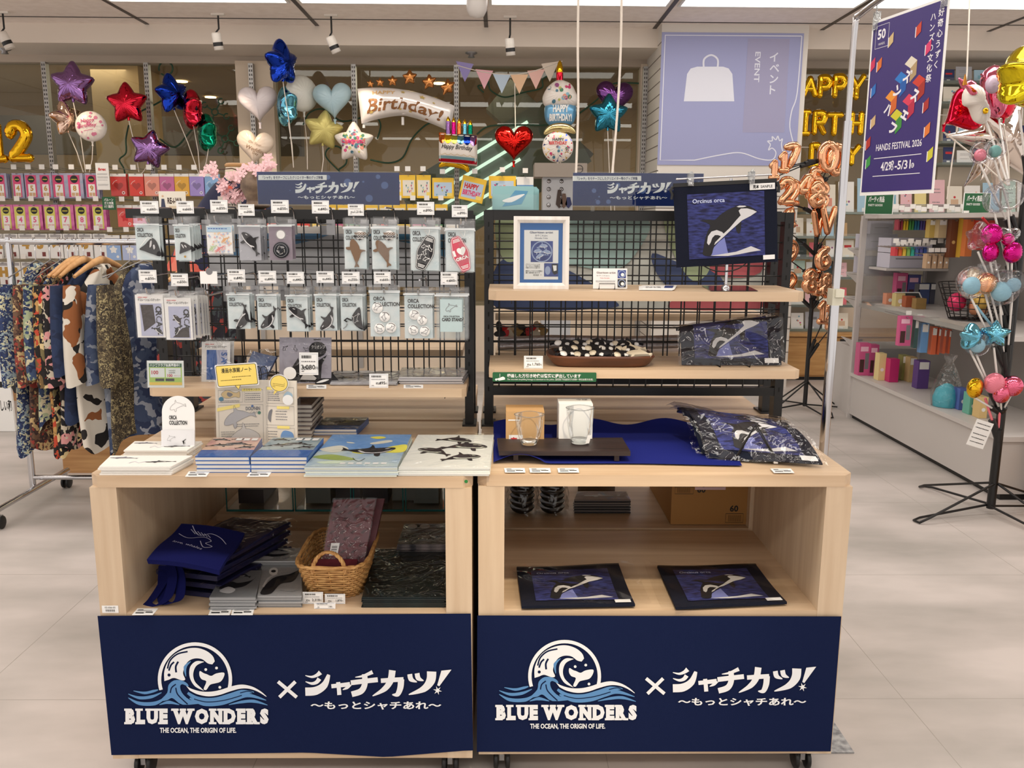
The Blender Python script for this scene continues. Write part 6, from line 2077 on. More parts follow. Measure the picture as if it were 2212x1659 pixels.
# rear-side shelf, wrapped rolls, basket of sunglasses cases and an acrylic file stand
t = thing('rear_shelf', 'pale wood shelf on the far side of the mesh racks', 'shelf', (.4, 2.72, at(1300, 690, 2.72).z))
z = at(1300, 676, 2.72).z
MB().box(at(1070, 680, 2.72).x, at(1650, 680, 2.72).x, 2.7, 2.92, z - .022, z, PALEWOOD).build('board', t)
t = thing('rear_shelf', 'pale wood shelf on the far side, seen under the lower packet row', 'shelf', (-.4, 2.72, at(700, 760, 2.72).z))
z = at(700, 753, 2.72).z
MB().box(at(430, 755, 2.72).x, at(1000, 755, 2.72).x, 2.7, 2.92, z - .02, z, PALEWOOD).build('board', t)
SILV = mat('wrap_silver', (190, 186, 190), .22, .55, bump=(40, .5, .01))
for i, (y, lab) in enumerate(((731, 'upper film-wrapped roll lying behind the brooch tray'), (744, 'lower film-wrapped roll lying behind the brooch tray'))):
	a, b = at(1075, y + 4, 2.78), at(1466, y, 2.78)
	tag(MB().tube([tuple(a), tuple(a.lerp(b, .3) + Vector((0, 0, .004))), tuple(a.lerp(b, .7) - Vector((0, 0, .003))), tuple(b)], .012, SILV, 12).build('wrapped_roll'), lab, 'roll')
z = at(1100, 758, 2.76).z
t = thing('rear_counter', 'pale wood board under the wrapped rolls behind the right rack', 'shelf', (.3, 2.78, z))
MB().box(at(1070, 758, 2.76).x, at(1650, 758, 2.76).x, 2.72, 2.95, z - .03, z, PALEWOOD).build('board', t)
rb = random.Random(9)
for i in range(16):
	x, y = 1080 + (i % 8) * 13 + rb.uniform(-3, 3), 722 - (i // 8) * 12 + rb.uniform(-3, 3)
	a = at(x, y, 2.8 + .02 * (i // 8))
	f = Fr(a, (math.cos(i), 0, math.sin(i)), (-math.sin(i), .3, math.cos(i)))
	m_ = MB().prism(f, spline([(-.02, 0), (-.01, .009), (.012, .01), (.022, 0), (.01, -.008), (-.012, -.008)], 3, True), .008, [mat('trinket_black', (30, 26, 28), .4), RED, IVORY, mat('trinket_gold', (180, 150, 96), .4)][i % 4])
	tag(m_.build('trinket'), ['small black', 'small red', 'small ivory', 'small gold'][i % 4] + ' trinket in the heap seen through the right mesh, lower left', 'trinket', ['black', 'red', 'ivory', 'gold'][i % 4] + ' trinkets in the heap')
a, b = at(1062, 456, 2.69), at(1160, 415, 2.69)
t = thing('acrylic_file_box', 'clear acrylic box of teal clear files above the gap between racks', 'file box', ((a.x + b.x) / 2, 2.75, a.z))
MB().box(a.x, b.x, 2.69, 2.692, a.z, a.z + .05, ACRYL).box(a.x, a.x + .002, 2.69, 2.8, a.z, a.z + .05, ACRYL).box(a.x, b.x, 2.69, 2.82, a.z - .004, a.z, ACRYL).build('box', t)
for i in range(6):
	F = Fr((a.x + .002 + .004 * i, 2.72 + .016 * i, a.z + .002), (1, 0, 0), (0, .12, 1))
	m_ = MB().fbox(F, 0, 0, (b.x - a.x) * .92, .075 - .003 * (i % 3), .0015, mat('teal_file', (140, 188, 190), .3))
	if i == 0:
		m_.poly(F, [(.03, .012), (.09, .02), (.11, .06), (.07, .062)], mat('file_blue', (84, 150, 186), .4), .0006)
		m_.poly(F, spline([(.03, .03), (.07, .045), (.1, .05), (.06, .026)], 4, True), WHITE, .0009)
	tag(m_.build('clear_file'), 'front teal clear file with a white whale in the acrylic box' if i == 0 else 'teal clear file standing behind the front one in the acrylic box', 'file', None if i == 0 else 'teal files in the acrylic box')
# grey steel column with studs and neckties, above the gap
a, b = at(1172, 455, 6.8), at(1238, 383, 6.8)
t = thing('steel_column', 'grey steel post panel with rows of studs, above the right rack', 'column', ((a.x + b.x) / 2, 6.8, 0))
MB().box(a.x, b.x, 6.8, 7.0, 0, b.z, mat('column_grey', (176, 178, 182), .45)).build('panel', t)
m_ = MB()
for xx in (.2, .62):
	for k in range(5):
		p = Vector((a.x + (b.x - a.x) * xx, 6.8, b.z - .03 - k * .06))
		m_.lathe(p, [(.016, 0), (.012, -.0), (.001, .03)], CHROME, 12, (0, -1, 0))
m_.build('studs', t)
a0, b0 = at(1155, 378, 6.75), at(1212, 352, 6.75)
t = thing('grey_cardboard_box', 'grey box with a round emblem on top of the steel column', 'box', ((a0.x + b0.x) / 2, 6.9, b.z))
MB().box(a0.x, at(1268, 378, 6.75).x, 6.75, 7.05, b.z, b0.z, mat('box_taupe', (150, 140, 130), .7)).build('carton', t)
f = Fr(at(1251, 365, 6.749), (1, 0, 0), (0, 0, 1))
MB().line(f, arc(0, 0, .028, 0, 360, 20), .005, INK, .001).line(f, [(-.03, 0), (.03, 0)], .004, INK, .001).build('emblem', t)
for i, (x, c, n) in enumerate(((1208, (58, 44, 38), 'brown'), (1218, (92, 70, 58), 'tan'), (1228, (38, 44, 84), 'navy'))):
	a, b = at(x, 450, 6.79), at(x, 410 + 8 * i, 6.79)
	f = Fr((a.x, 6.79, a.z), (1, 0, 0), (0, 0, 1))
	hh = b.z - a.z
	m_ = MB().prism(f, [(-.012, hh), (.012, hh), (.018, hh * .7), (.026, .03), (0, 0), (-.026, .03), (-.018, hh * .7)], .012, mat('tie_' + n, c, .7))
	tag(m_.build('necktie'), n + ' hanging necktie beside the steel column', 'necktie')
tag(MB().box(-1.05, -.52, 2.68, 3.04, 1.4035, 1.414, BLACK).build('rack_top_board'), 'black board on top of the rear rack under the blossom vase', 'shelf')
# kimono torso, cherry blossoms and the romaji sign behind the packet rack
FLOR = patterned('kimono_print', [(28, 32, 62), (28, 32, 62), (206, 92, 76), (36, 38, 70), (30, 32, 60), (216, 120, 100)], 22)
Y = 3.3
p = at(497, 400, Y)
zb = at(480, 470, Y).z
t = thing('torso_mannequin', 'torso mannequin in a navy kimono with red flowers behind the packet rack', 'mannequin', (p.x, Y, zb))
cx = p.x
m_ = MB()
def torso(u, v):
	z = zb - .2 + (at(497, 378, Y).z - zb + .2) * v
	w = .17 * (1 - v) ** .6 + .045 + .03 * (1 - v)
	a = u * 2 * math.pi
	return Vector((cx - .05 + .05 * v + w * math.cos(a), Y + .1 + w * .6 * math.sin(a), z))
m_.grid(torso, 28, 14, FLOR)
m_.build('kimono', t)
zt = at(497, 378, Y).z
MB().tube([(cx - .02, Y + .1, .01), (cx - .02, Y + .1, zb - .1)], .018, BLACK, 10).lathe((cx - .02, Y + .1, 0), [(.16, 0), (.15, .01), (.02, .014)], BLACK, 24).build('stand', t)
MB().lathe((cx, Y + .1, zt - .02), [(.047, 0), (.046, .03), (.043, .05), (.041, .055), (.001, .056)], mat('linen', (222, 208, 186), .8), 24).build('neck', t)
MB().lathe((cx, Y + .1, zt + .034), [(.001, 0), (.044, .0), (.046, .008), (.04, .014), (.001, .014)], OAK, 24).build('neck_cap', t)
Y = 2.85
vb = at(548, 452, Y)
VASE = mat('vase_brown', (106, 86, 72), .5, vary=((140, 118, 96), 40, (1, 1, 1)))
vb.z = 1.4145
t = thing('blossom_vase', 'small brown vase with pink cherry blossom branches beside the navy board', 'vase', (vb.x, Y, vb.z))
MB().lathe((vb.x, Y, vb.z), [(.025, 0), (.05, .01), (.052, .018), (.022, .02), (.02, .03), (.038, .07), (.036, .1), (.02, .12)], VASE, 22).build('pot', t)
PETAL = mat('petal_pink', (244, 200, 204), .7)
TWIG = mat('twig_brown', (84, 58, 46), .8)
m_, mp = MB(), MB()
rb = random.Random(12)
tips = [(450, 368), (478, 402), (492, 432), (520, 378), (538, 365), (570, 362), (552, 402), (566, 396), (500, 392), (556, 372), (580, 350), (512, 428)]
for (x, y) in tips:
	e = at(x, y, Y + rb.uniform(-.05, .05))
	s0 = Vector((vb.x, Y, vb.z + .11))
	mid = s0.lerp(e, .5) + Vector((rb.uniform(-.02, .02), 0, rb.uniform(0, .02)))
	m_.tube([tuple(s0), tuple(mid), tuple(e)], [.003, .002, .0012], TWIG, 5)
	for k in range(7):
		c = e.lerp(mid, rb.uniform(0, .45)) + Vector((rb.uniform(-.02, .02), rb.uniform(-.02, .02), rb.uniform(-.02, .02)))
		f = Fr(c, (1, rb.uniform(-.5, .5), rb.uniform(-.3, .3)), (rb.uniform(-.3, .3), .4, 1))
		for q in range(5):
			a = q * 1.2566 + k
			mp.poly(f, [(0, 0), (.011 * math.cos(a - .5), .011 * math.sin(a - .5)), (.016 * math.cos(a), .016 * math.sin(a)), (.011 * math.cos(a + .5), .011 * math.sin(a + .5))], PETAL, 0)
m_.build('branches', t)
o = mp.build('blossoms', t)
o['kind'] = 'stuff'
F, w, h = st(342, 400, 413, 2.98, 1.4145)
t = thing('reiwa_sign', 'cream sign lettered RE-I-WA with a figure in an apron, behind the first packets', 'sign', tuple(F.p(w / 2, 0)))
MB().fbox(F, 0, 0, w, h, .003, CARD).build('board', t)
m_ = MB()
m_.text(F, 'RE-i-WA', w * .32, h * .35, h * .3, mat('dark_brown_ink', (60, 40, 36), .6), w=.03, width=w * .55)
m_.poly(F, [(w * .06, h * .1), (w * .24, h * .1), (w * .2, h * .6), (w * .1, h * .6)], mat('apron_navy', (60, 66, 90), .7))
m_.disc(F, w * .15, h * .74, w * .04, mat('skin_print', (214, 180, 150), .7))
m_.rect(F, w * .36, h * .08, w * .74, h * .22, mat('sign_sand', (212, 196, 170), .7))
m_.build('print', t)
F, w, h = st(470, 520, 424, 2.94, 1.4145)
tag(MB().fbox(F, 0, 0, w, h, .003, CARD).text(F, 'Re-i-Wa', w * .1, h * .3, h * .3, mat('dark_brown_ink', (60, 40, 36), .6), width=w * .8).build('small_sign'), 'small cream sign partly behind the cherry blossom vase', 'sign')
# ---------------------------------------------------------------- garment rail
YR = 4.1
zbar = at(100, 522, YR).z
xl, xr = at(72, 1054, YR).x, at(440, 560, YR).x
t = thing('garment_rack', 'chrome garment rack on casters full of patterned shirts, left of the tables', 'garment rack', (xl, YR, 0))
MB().tube([(xl - .25, YR, zbar), (xr + .12, YR, zbar)], .0155, CHROME, 12).build('hanging_bar', t)
for x in (xl, xr):
	m_ = MB().tube([(x, YR, .09), (x, YR, zbar + .02)], .015, CHROME, 12)
	m_.lathe((x, YR, .62), [(.015, 0), (.0185, .005), (.0185, .03), (.015, .035)], CHROME, 12).lathe((x, YR, .3), [(.015, 0), (.0185, .005), (.0185, .03), (.015, .035)], CHROME, 12)
	m_.build('upright', t)
	MB().tube([(x + .02, YR - .36, .09), (x + .02, YR + .3, .09)], .014, CHROME, 12).build('foot_bar', t)
	for y in (YR - .34, YR + .28):
		c = MB().tube([(x + .02, y, .09), (x + .02, y, .06)], .008, CHROME, 8).box(x + .005, x + .035, y - .014, y + .014, .05, .062, STEEL).build('caster', t)
		for dx in (.0, .026):
			MB().lathe((x + dx, y, .0305), [(.001, 0), (.024, 0), (.03, .003), (.03, .011), (.024, .014), (.001, .014)], BLACKP, 20, (1, 0, 0)).build('wheel', c)
MB().tube([(xl, YR, .14), (xr, YR, .14)], .012, CHROME, 10).build('brace', t)
PATS = [
	('blue shirt with small cream blossoms', [(44, 58, 96), (32, 44, 82), (150, 168, 176), (50, 66, 108), (206, 204, 170)], 34),
	('brown shirt with pale flowers', [(74, 52, 46), (110, 84, 66), (196, 168, 120), (60, 44, 44), (150, 60, 52)], 28),
	('navy and sage leaf shirt', [(40, 56, 92), (160, 172, 140), (32, 46, 80), (206, 200, 168), (60, 78, 112)], 26),
	('black shirt with gold chrysanthemums', [(24, 20, 20), (190, 150, 90), (32, 26, 24), (190, 72, 48), (120, 96, 60)], 24),
	('black shirt with red and cream peonies', [(26, 22, 24), (196, 66, 54), (222, 200, 150), (30, 26, 28), (120, 110, 74), (30, 24, 24)], 20),
	('black shirt with pink sprays', [(22, 20, 24), (214, 150, 150), (28, 24, 28), (200, 190, 170), (24, 22, 26)], 22),
	('navy shirt with a pale collar', [(34, 48, 80), (36, 52, 86), (30, 42, 72), (36, 50, 84), (40, 56, 92)], 14),
	('white shirt printed with black and ginger cats', [(226, 220, 208), (226, 220, 208), (226, 220, 208), (30, 28, 28), (228, 222, 210), (150, 92, 52), (226, 220, 208), (34, 30, 30)], 9),
	('olive shirt with fish scale print', [(84, 74, 56), (170, 158, 118), (66, 58, 46), (110, 98, 74), (52, 46, 40)], 44),
	('indigo patchwork shirt', [(52, 66, 98), (66, 80, 108), (128, 136, 150), (40, 52, 84), (150, 156, 168), (58, 72, 102)], 16),
	('black shirt with red leaves', [(24, 22, 30), (150, 56, 50), (30, 28, 40), (60, 70, 74), (26, 24, 34)], 18)]
SH = [(81, 62, 985, 0, .12), (112, 95, 975, 1, .12), (134, 115, 880, 2, .12), (151, 135, 985, 3, .1), (165, 160, 975, 4, .14), (173, 180, 985, 5, .12), (185, 195, 870, 6, .1), (223, 210, 990, 7, .2), (284, 272, 930, 8, .12), (312, 285, 965, 9, .68), (424, 400, 900, 10, .3)]
HANGW = wood('hanger_wood', (206, 160, 108), (184, 136, 86), (12, 12, 2), .4)
for i, (xh, xb, yb, pi, wd) in enumerate(SH):
	nm, cols, sc = PATS[pi]
	M_ = patterned('shirt_print_%d' % pi, cols, sc * 1.7)
	X = at(xh, 600, YR).x
	zs = zbar - (.115 if pi < 10 else .13)
	zb = max(.4, at(xb, yb, YR - .15).z)
	t = thing('hanging_shirt', nm + (', at the left end of the garment rack' if i == 0 else ', hanging on the chrome garment rack'), 'shirt', (X, YR, zbar + .02), 'patterned shirts on the garment rack')
	yaw, wd = wd, (.9 if pi in (7, 9) else .5)
	dv = Vector((math.sin(yaw), math.cos(yaw), 0))
	nv = Vector((dv.y, -dv.x, 0))
	c0 = Vector((X, YR, 0))
	H = zs - zb
	r = random.Random(i)
	ph = [r.uniform(0, 6) for _ in range(4)]
	hwid, thk = .225, .022 + .02 * wd
	def body(u, v):
		a = u * 2 * math.pi
		d = v * H
		sh = min(1, .22 + v * 9) if v < .09 else 1.0
		wv = hwid * sh * (1 + .05 * v)
		tv = (thk * (.5 + .9 * v)) * (1 + .35 * math.sin(a * 5 + ph[0] + v * 3))
		p = c0 + dv * (wv * math.cos(a)) + nv * (tv * math.sin(a) + .012 * math.sin(v * 6 + ph[1]) * v)
		slope = .075 * abs(math.cos(a)) * min(1, v * 12)
		return Vector((p.x, p.y, zs - d * (1 - .04 * math.sin(a * 3 + ph[2])) - slope))
	m_ = MB().grid(body, 36, 22, M_)
	m_.build('body', t)
	for sg in (-1, 1):
		s0 = c0 + dv * (hwid * .9 * sg)
		def slv(u, v):
			a = u * 2 * math.pi
			rr = .05 + .03 * v
			q = s0 + dv * (sg * (.02 + .03 * math.sin(v * 2)) + rr * .9 * math.cos(a)) + nv * (rr * .5 * math.sin(a) * (1 + .2 * math.sin(a * 4 + ph[3])) + .02 * v)
			return Vector((q.x, q.y, zs - .07 - .42 * v * min(1, H / .7) - .03 * math.cos(a) * sg * v))
		MB().grid(slv, 20, 10, M_).build('sleeve', t)
	m_ = MB()
	m_.tube([tuple(c0 + dv * .03 + Vector((0, 0, zs - .012))), tuple(c0 - dv * .03 + Vector((0, 0, zs - .012)))], .03, M_, 10)
	m_.build('collar', t)
	g = MB()
	wood_h = pi in (4, 5, 6, 7, 10)
	if wood_h:
		g.tube([tuple(c0 + dv * (.2 * k) + Vector((0, 0, zs + .035 - .07 * abs(k) ** 1.3))) for k in (-1, -.6, -.25, 0, .25, .6, 1)], [.008, .012, .016, .018, .016, .012, .008], HANGW, 10)
	else:
		g.tube([tuple(c0 + dv * (.2 * k) + Vector((0, 0, zs + .03 - .07 * abs(k)))) for k in (-1, 0, 1)], .003, STEEL, 6)
	h = g.build('hanger', t)
	hx = [tuple(c0 + Vector((.0, 0, zs + .03))), tuple(c0 + Vector((.0, 0, zbar - .03)))] + [tuple(c0 + Vector((0, .0185 * math.sin(q) - .0, zbar + .0 - .0185 * math.cos(q)))) for q in (.3, .9, 1.57, 2.2, 2.8, 3.4, 4.0)]
	MB().tube(hx, .0024, CHROME, 6).build('hook', h)
# plinth behind the rack and the low table at the far left
a = on(118, 1033, 0)
p = on(186, 1033, 0)
tag(MB().box(a.x, p.x + .5, a.y + .1, a.y + .6, 0, .24, OAK).build('wood_plinth'), 'low wooden plinth on the floor behind the garment rack', 'plinth')
t = thing('wooden_table', 'wooden table at the far left behind the garment rack, with books below', 'table', (-3.9, 6.5, 0))
TW = wood('table_wood', (206, 164, 120), (186, 142, 98), (1, 12, 12), .5)
MB().box(-5.2, -3.64, 6.2, 7.0, .72, .76, TW).build('tabletop', t)
MB().box(-5.2, -3.66, 6.6, 6.95, 0, .72, TW).build('body', t)
for k in range(6):
	tag(MB().box(-4.0 + .004 * k, -3.6 + .003 * k, 5.75, 6.0, .4 + .025 * k, .422 + .025 * k, [WHITE, BLUEINK, mat('book_grey', (190, 194, 200), .6)][k % 3]).build('shelved_book'), ['white book in the low stack at the far left edge', 'blue book in the low stack at the far left edge', 'grey book in the low stack at the far left edge'][k % 3], 'book', ['white books at the far left', 'blue books at the far left', 'grey books at the far left'][k % 3])
MB_ = MB().box(-4.2, -3.5, 5.7, 6.05, .0, .4, WALL_M)
t2 = tag(MB_.build('book_stand'), 'cream block under the low book stack at the far left edge', 'stand')
F = Fr((at(-60, 895, 5.6).x, 5.6, .02), (1, 0, 0), (0, 0, 1))
w = at(29, 895, 5.6).x - F.o.x
h = at(20, 770, 5.6).z
t = thing('reiwa_board', 'white board lettered i-WA standing on the floor at the far left edge', 'sign', tuple(F.p(w / 2, 0)))
MB().fbox(F, 0, -.018, w, h, .02, WHITE).build('board', t)
m_ = MB()
m_.text(F, 'i', w * .52, h * .5, h * .28, RED, w=.05)
m_.text(F, '-W', w * .64, h * .5, h * .28, INK, w=.05)
m_.text(F, 'たのしい和', w * .5, h * .25, h * .11, INK, w=.02, width=w * .48)
m_.build('lettering', t)
# ---------------------------------------------------------------- foil balloons along the back window
def foil(name, c, rough=.09):
	return mat('foil_' + name, c, rough, 1.0, bump=(7, .16, .05))
def matte(name, c):
	return mat('balloon_' + name, c, .32, coat=.4, bump=(7, .16, .04))
def star_pts(n=5, inner=.6, k=6):
	p = []
	for i in range(2 * n):
		r = 1 if i % 2 == 0 else inner
		a = math.pi / 2 + i * math.pi / n
		p.append((r * math.cos(a), r * math.sin(a)))
	out = []
	for i in range(2 * n):
		a, b = p[i], p[(i + 1) % (2 * n)]
		for j in range(k):
			t = j / k
			q = (a[0] + (b[0] - a[0]) * t, a[1] + (b[1] - a[1]) * t)
			bow = 1 + .05 * math.sin(math.pi * t)
			out.append((q[0] * bow * (.96 if j == 0 and i % 2 == 0 else 1), q[1] * bow * (.96 if j == 0 and i % 2 == 0 else 1)))
	return out
def heart_pts(n=60):
	o = []
	for i in range(n):
		t = 2 * math.pi * i / n
		o.append((16 * math.sin(t) ** 3 / 16.5, (13 * math.cos(t) - 5 * math.cos(2 * t) - 2 * math.cos(3 * t) - math.cos(4 * t)) / 16.5 + .1))
	return o
def round_pts(n=48):
	return [(math.cos(i * 2 * math.pi / n), math.sin(i * 2 * math.pi / n)) for i in range(n)]
STAR, HEART, ROUND = star_pts(), heart_pts(), round_pts()
RIBBON = mat('ribbon_white', (226, 216, 204), .5)
def pillow(m_, F, pts, s, thick, m, pleat=.03):
	"""inflated foil: outline pts (scaled s) swelling to thick on both sides"""
	n = len(pts)
	K = 9
	prof = [math.sin(i / K * math.pi / 2) for i in range(K + 1)]
	for sg in (1, -1):
		vs_ = [F.p(0, 0, thick * sg)]
		for k in range(1, K + 1):
			t = prof[k]
			for i, (x, y) in enumerate(pts):
				r = math.hypot(x, y)
				h = thick * math.sqrt(max(0, 1 - t ** 2.3)) * (1 + pleat * math.sin(i * 2.4) * t * 3)
				vs_.append(F.p(x * s * t, y * s * t, h * sg))
		fs = []
		for i in range(n):
			a, b = 1 + i, 1 + (i + 1) % n
			fs.append((0, a, b) if sg > 0 else (0, b, a))
			for k in range(K - 1):
				q = (1 + k * n + i, 1 + (k + 1) * n + i, 1 + (k + 1) * n + (i + 1) % n, 1 + k * n + (i + 1) % n)
				fs.append(q if sg > 0 else q[::-1])
		m_.add(vs_, fs, m, True)
def swell(F, pts, s, thick, off=.003):
	"""frame on the front of such a pillow, for print; units of the outline"""
	rmax = max(math.hypot(*p) for p in pts)
	class B:
		def p(self, x, y, z=0.0):
			a = math.atan2(y, x)
			best = min(pts, key=lambda q: abs((math.atan2(q[1], q[0]) - a + math.pi) % (2 * math.pi) - math.pi))
			t = min(1, math.hypot(x, y) / max(1e-6, math.hypot(*best)))
			return F.p(x * s, y * s, thick * math.sqrt(max(0, 1 - t ** 2.3)) + off + z)
	b = B()
	b.n = F.n
	return b
def balloon(x, y, rpx, shape, m, label, yaw=0.0, roll=0.0, Y=7.55, thick=.42, string=None, art=None, group=None, name='foil_balloon'):
	c = at(x, y, Y)
	s = rpx * (Y * .983 - .2) / FPX
	cr, sr = math.cos(roll), math.sin(roll)
	u = Vector((math.cos(yaw), math.sin(yaw), 0))
	F = Fr(c, u * cr + Vector((0, 0, sr)), Vector((0, 0, cr)) - u * sr)
	t = thing(name, label, 'balloon', tuple(c), group)
	m_ = MB()
	pillow(m_, F, shape, s, s * thick, m)
	m_.build('envelope', t)
	m_ = MB()
	b = F.p(0, min(p[1] for p in shape) * s * (.56 if shape is STAR else .98), 0)
	m_.tube([tuple(b), tuple(b - Vector((0, 0, s * .14))), tuple(b - Vector((0, 0, s * .3)))], [s * .09, s * .05, s * .07], m, 8)
	m_.build('neck', t)
	if art:
		m_ = MB()
		art(m_, swell(F, shape, s, s * thick))
		m_.build('print', t)
	if string:
		e = at(string[0], string[1], Y)
		b2 = b - Vector((0, 0, s * .3))
		MB().tube([tuple(b2), tuple(b2.lerp(e, .5) + Vector((.01, 0, 0))), tuple(e)], .004, RIBBON, 5).build('string', t)
	return t
PURP, REDF, BLUF, GRNF = foil('purple', (150, 112, 172)), foil('red', (214, 40, 62)), foil('blue', (30, 62, 176)), foil('green', (20, 140, 108))
GOLDF, ROSE, SILF, TEALF = foil('gold', (232, 182, 40)), foil('rose_gold', (240, 180, 138)), foil('silver', (214, 200, 190)), foil('teal', (56, 138, 166))
LBLF, MAGF = foil('light_blue', (110, 184, 210)), foil('magenta', (206, 32, 130))
WHB = matte('white', (232, 224, 216))
DOTS = [mat('dot_c%d' % i, c, .5) for i, c in enumerate(((196, 60, 110), (70, 120, 140), (190, 190, 110), (226, 150, 130), (130, 180, 200), (150, 80, 130), (60, 120, 90)))]
def dotty(n, r0, r1, seed, cols=DOTS, ymax=1.0, rr=.8):
	def d(m_, B):
		r = random.Random(seed)
		for i in range(n):
			a, q = r.uniform(0, 6.283), rr * math.sqrt(r.uniform(0, 1))
			x, y = q * math.cos(a), q * math.sin(a)
			if y < ymax:
				m_.disc(B, x, y, r.uniform(r0, r1), cols[i % len(cols)], 0, n=10)
	return d
def a_hbd(m_, B):
	dotty(12, .05, .13, 3, [mat('dot_rose', (206, 120, 150), .5)], rr=.85)(m_, B)
	mg = mat('script_magenta', (190, 50, 110), .5)
	m_.text(B, 'Happy', -.55, .18, .24, mg, .003, w=.01, shear=.25, rot=.15)
	m_.text(B, 'Birthday', -.72, -.18, .24, mg, .003, w=.01, shear=.25, rot=.15)
	m_.line(B, [(-.4, -.34), (.2, -.22)], .03, mg, .003)
def a_wed(m_, B):
	g = mat('script_gold', (150, 116, 84), .5)
	m_.text(B, 'On Your', -.3, .2, .13, g, .003, shear=.2, rot=-.25)
	m_.text(B, 'Wedding', -.46, -.1, .2, g, .003, shear=.3, rot=-.25)
	m_.text(B, 'Day', -.05, -.36, .13, g, .003, rot=-.25)
def a_con(m_, B):
	dotty(60, .04, .09, 8, rr=.55)(m_, B)
	m_.poly(B, rrect(-.62, -.12, .62, .16, .08), WHB, .003)
	m_.text(B, 'Congrats!', 0, -.06, .2, mat('hot_pink', (226, 60, 120), .5), .006, w=.02, align='c', width=1.1)
balloon(157, 182, 50, STAR, PURP, 'purple foil star balloon at the far left above the rose gold one', 0, -.08, string=(185, 372), group=None)
balloon(142, 256, 40, STAR, foil('mirror_rose', (222, 190, 170)), 'mirror rose gold star balloon seen edge-on below the far left purple star', 1.05, .2, string=(180, 372))
balloon(197, 273, 32, ROUND, WHB, 'round white Happy Birthday balloon with pink dots, at the left', .2, 0, string=(193, 372), art=a_hbd)
balloon(275, 224, 47, STAR, REDF, 'red foil star balloon facing forward, left of the slotted upright', 0, .03, string=(300, 372))
balloon(323, 322, 44, STAR, PURP, 'lower purple foil star balloon tilted, left of the green one', .25, -.25, string=(296, 385))
balloon(371, 203, 45, STAR, BLUF, 'blue foil star balloon turned sideways beside the red one', 1.12, .2, string=(430, 378))
balloon(416, 238, 46, STAR, REDF, 'red foil star balloon turned sideways between blue and green', -1.1, .1, string=(432, 378))
balloon(448, 288, 44, STAR, GRNF, 'green foil star balloon turned sideways above the cherry blossoms', -1.08, .12, string=(436, 378))
balloon(558, 224, 43, HEART, matte('pearl', (222, 212, 214)), 'pearl white heart balloon on the cream pillar', .1, .05)
balloon(551, 318, 41, HEART, matte('peach', (236, 216, 196)), 'peach white heart balloon printed On Your Wedding Day', .1, -.12, art=a_wed)
balloon(608, 136, 51, STAR, BLUF, 'tall dark blue star balloon, the highest in the row', 1.15, .1, string=(634, 360), Y=7.3)
balloon(620, 230, 46, STAR, LBLF, 'light blue foil star balloon below the tall blue one', -1.05, .2, string=(634, 362), Y=7.45)
balloon(652, 202, 38, ROUND, matte('frost', (214, 214, 206)), 'crinkled white round balloon beside the light blue star', .75, .1, string=(664, 366))
balloon(719, 217, 43, HEART, matte('powder', (166, 194, 204)), 'powder blue heart balloon left of the birthday arch', .05, .08)
balloon(699, 281, 45, STAR, mat('balloon_champagne', (198, 186, 112), .35, .4), 'champagne yellow matte star balloon above the navy board', .35, -.15, string=(695, 372))
balloon(765, 308, 46, STAR, WHB, 'white star balloon with coloured dots printed Congrats', .05, 0, art=a_con)
balloon(1110, 308, 43, HEART, foil('scarlet', (214, 36, 30)), 'scarlet foil heart balloon below the bunting', 0, 0, string=(1112, 180), Y=7.5)
balloon(1327, 212, 42, HEART, foil('plum', (112, 70, 130)), 'plum heart balloon behind the teal star near the event sign', .1, -.05, Y=7.65, string=(1330, 818))
balloon(1314, 247, 46, STAR, TEALF, 'teal foil star balloon near the event sign', 0, -.02, string=(1330, 830), Y=7.45)
def a_round(m_, B):
	for i in range(9):
		a = i * .7
		m_.poly(B, [(.55 * math.cos(a), .55 * math.sin(a)), (.95 * math.cos(a - .3), .95 * math.sin(a - .3)), (.95 * math.cos(a + .3), .95 * math.sin(a + .3))], [REDF, BLUF, GOLDF][i % 3], .001)
	m_.text(B, 'HAPPY', 0, .34, .17, INK, .004, w=.02, align='c', width=.75)
	m_.text(B, 'BIRTHDAY', 0, .1, .2, RED, .004, w=.03, align='c', width=1.15)
	dotty(30, .05, .1, 5, ymax=.0, rr=.75)(m_, B)
balloon(1205, 317, 34, ROUND, WHB, 'round HAPPY BIRTHDAY balloon with coloured rays under the cupcake', .0, 0, art=a_round, Y=6.9)
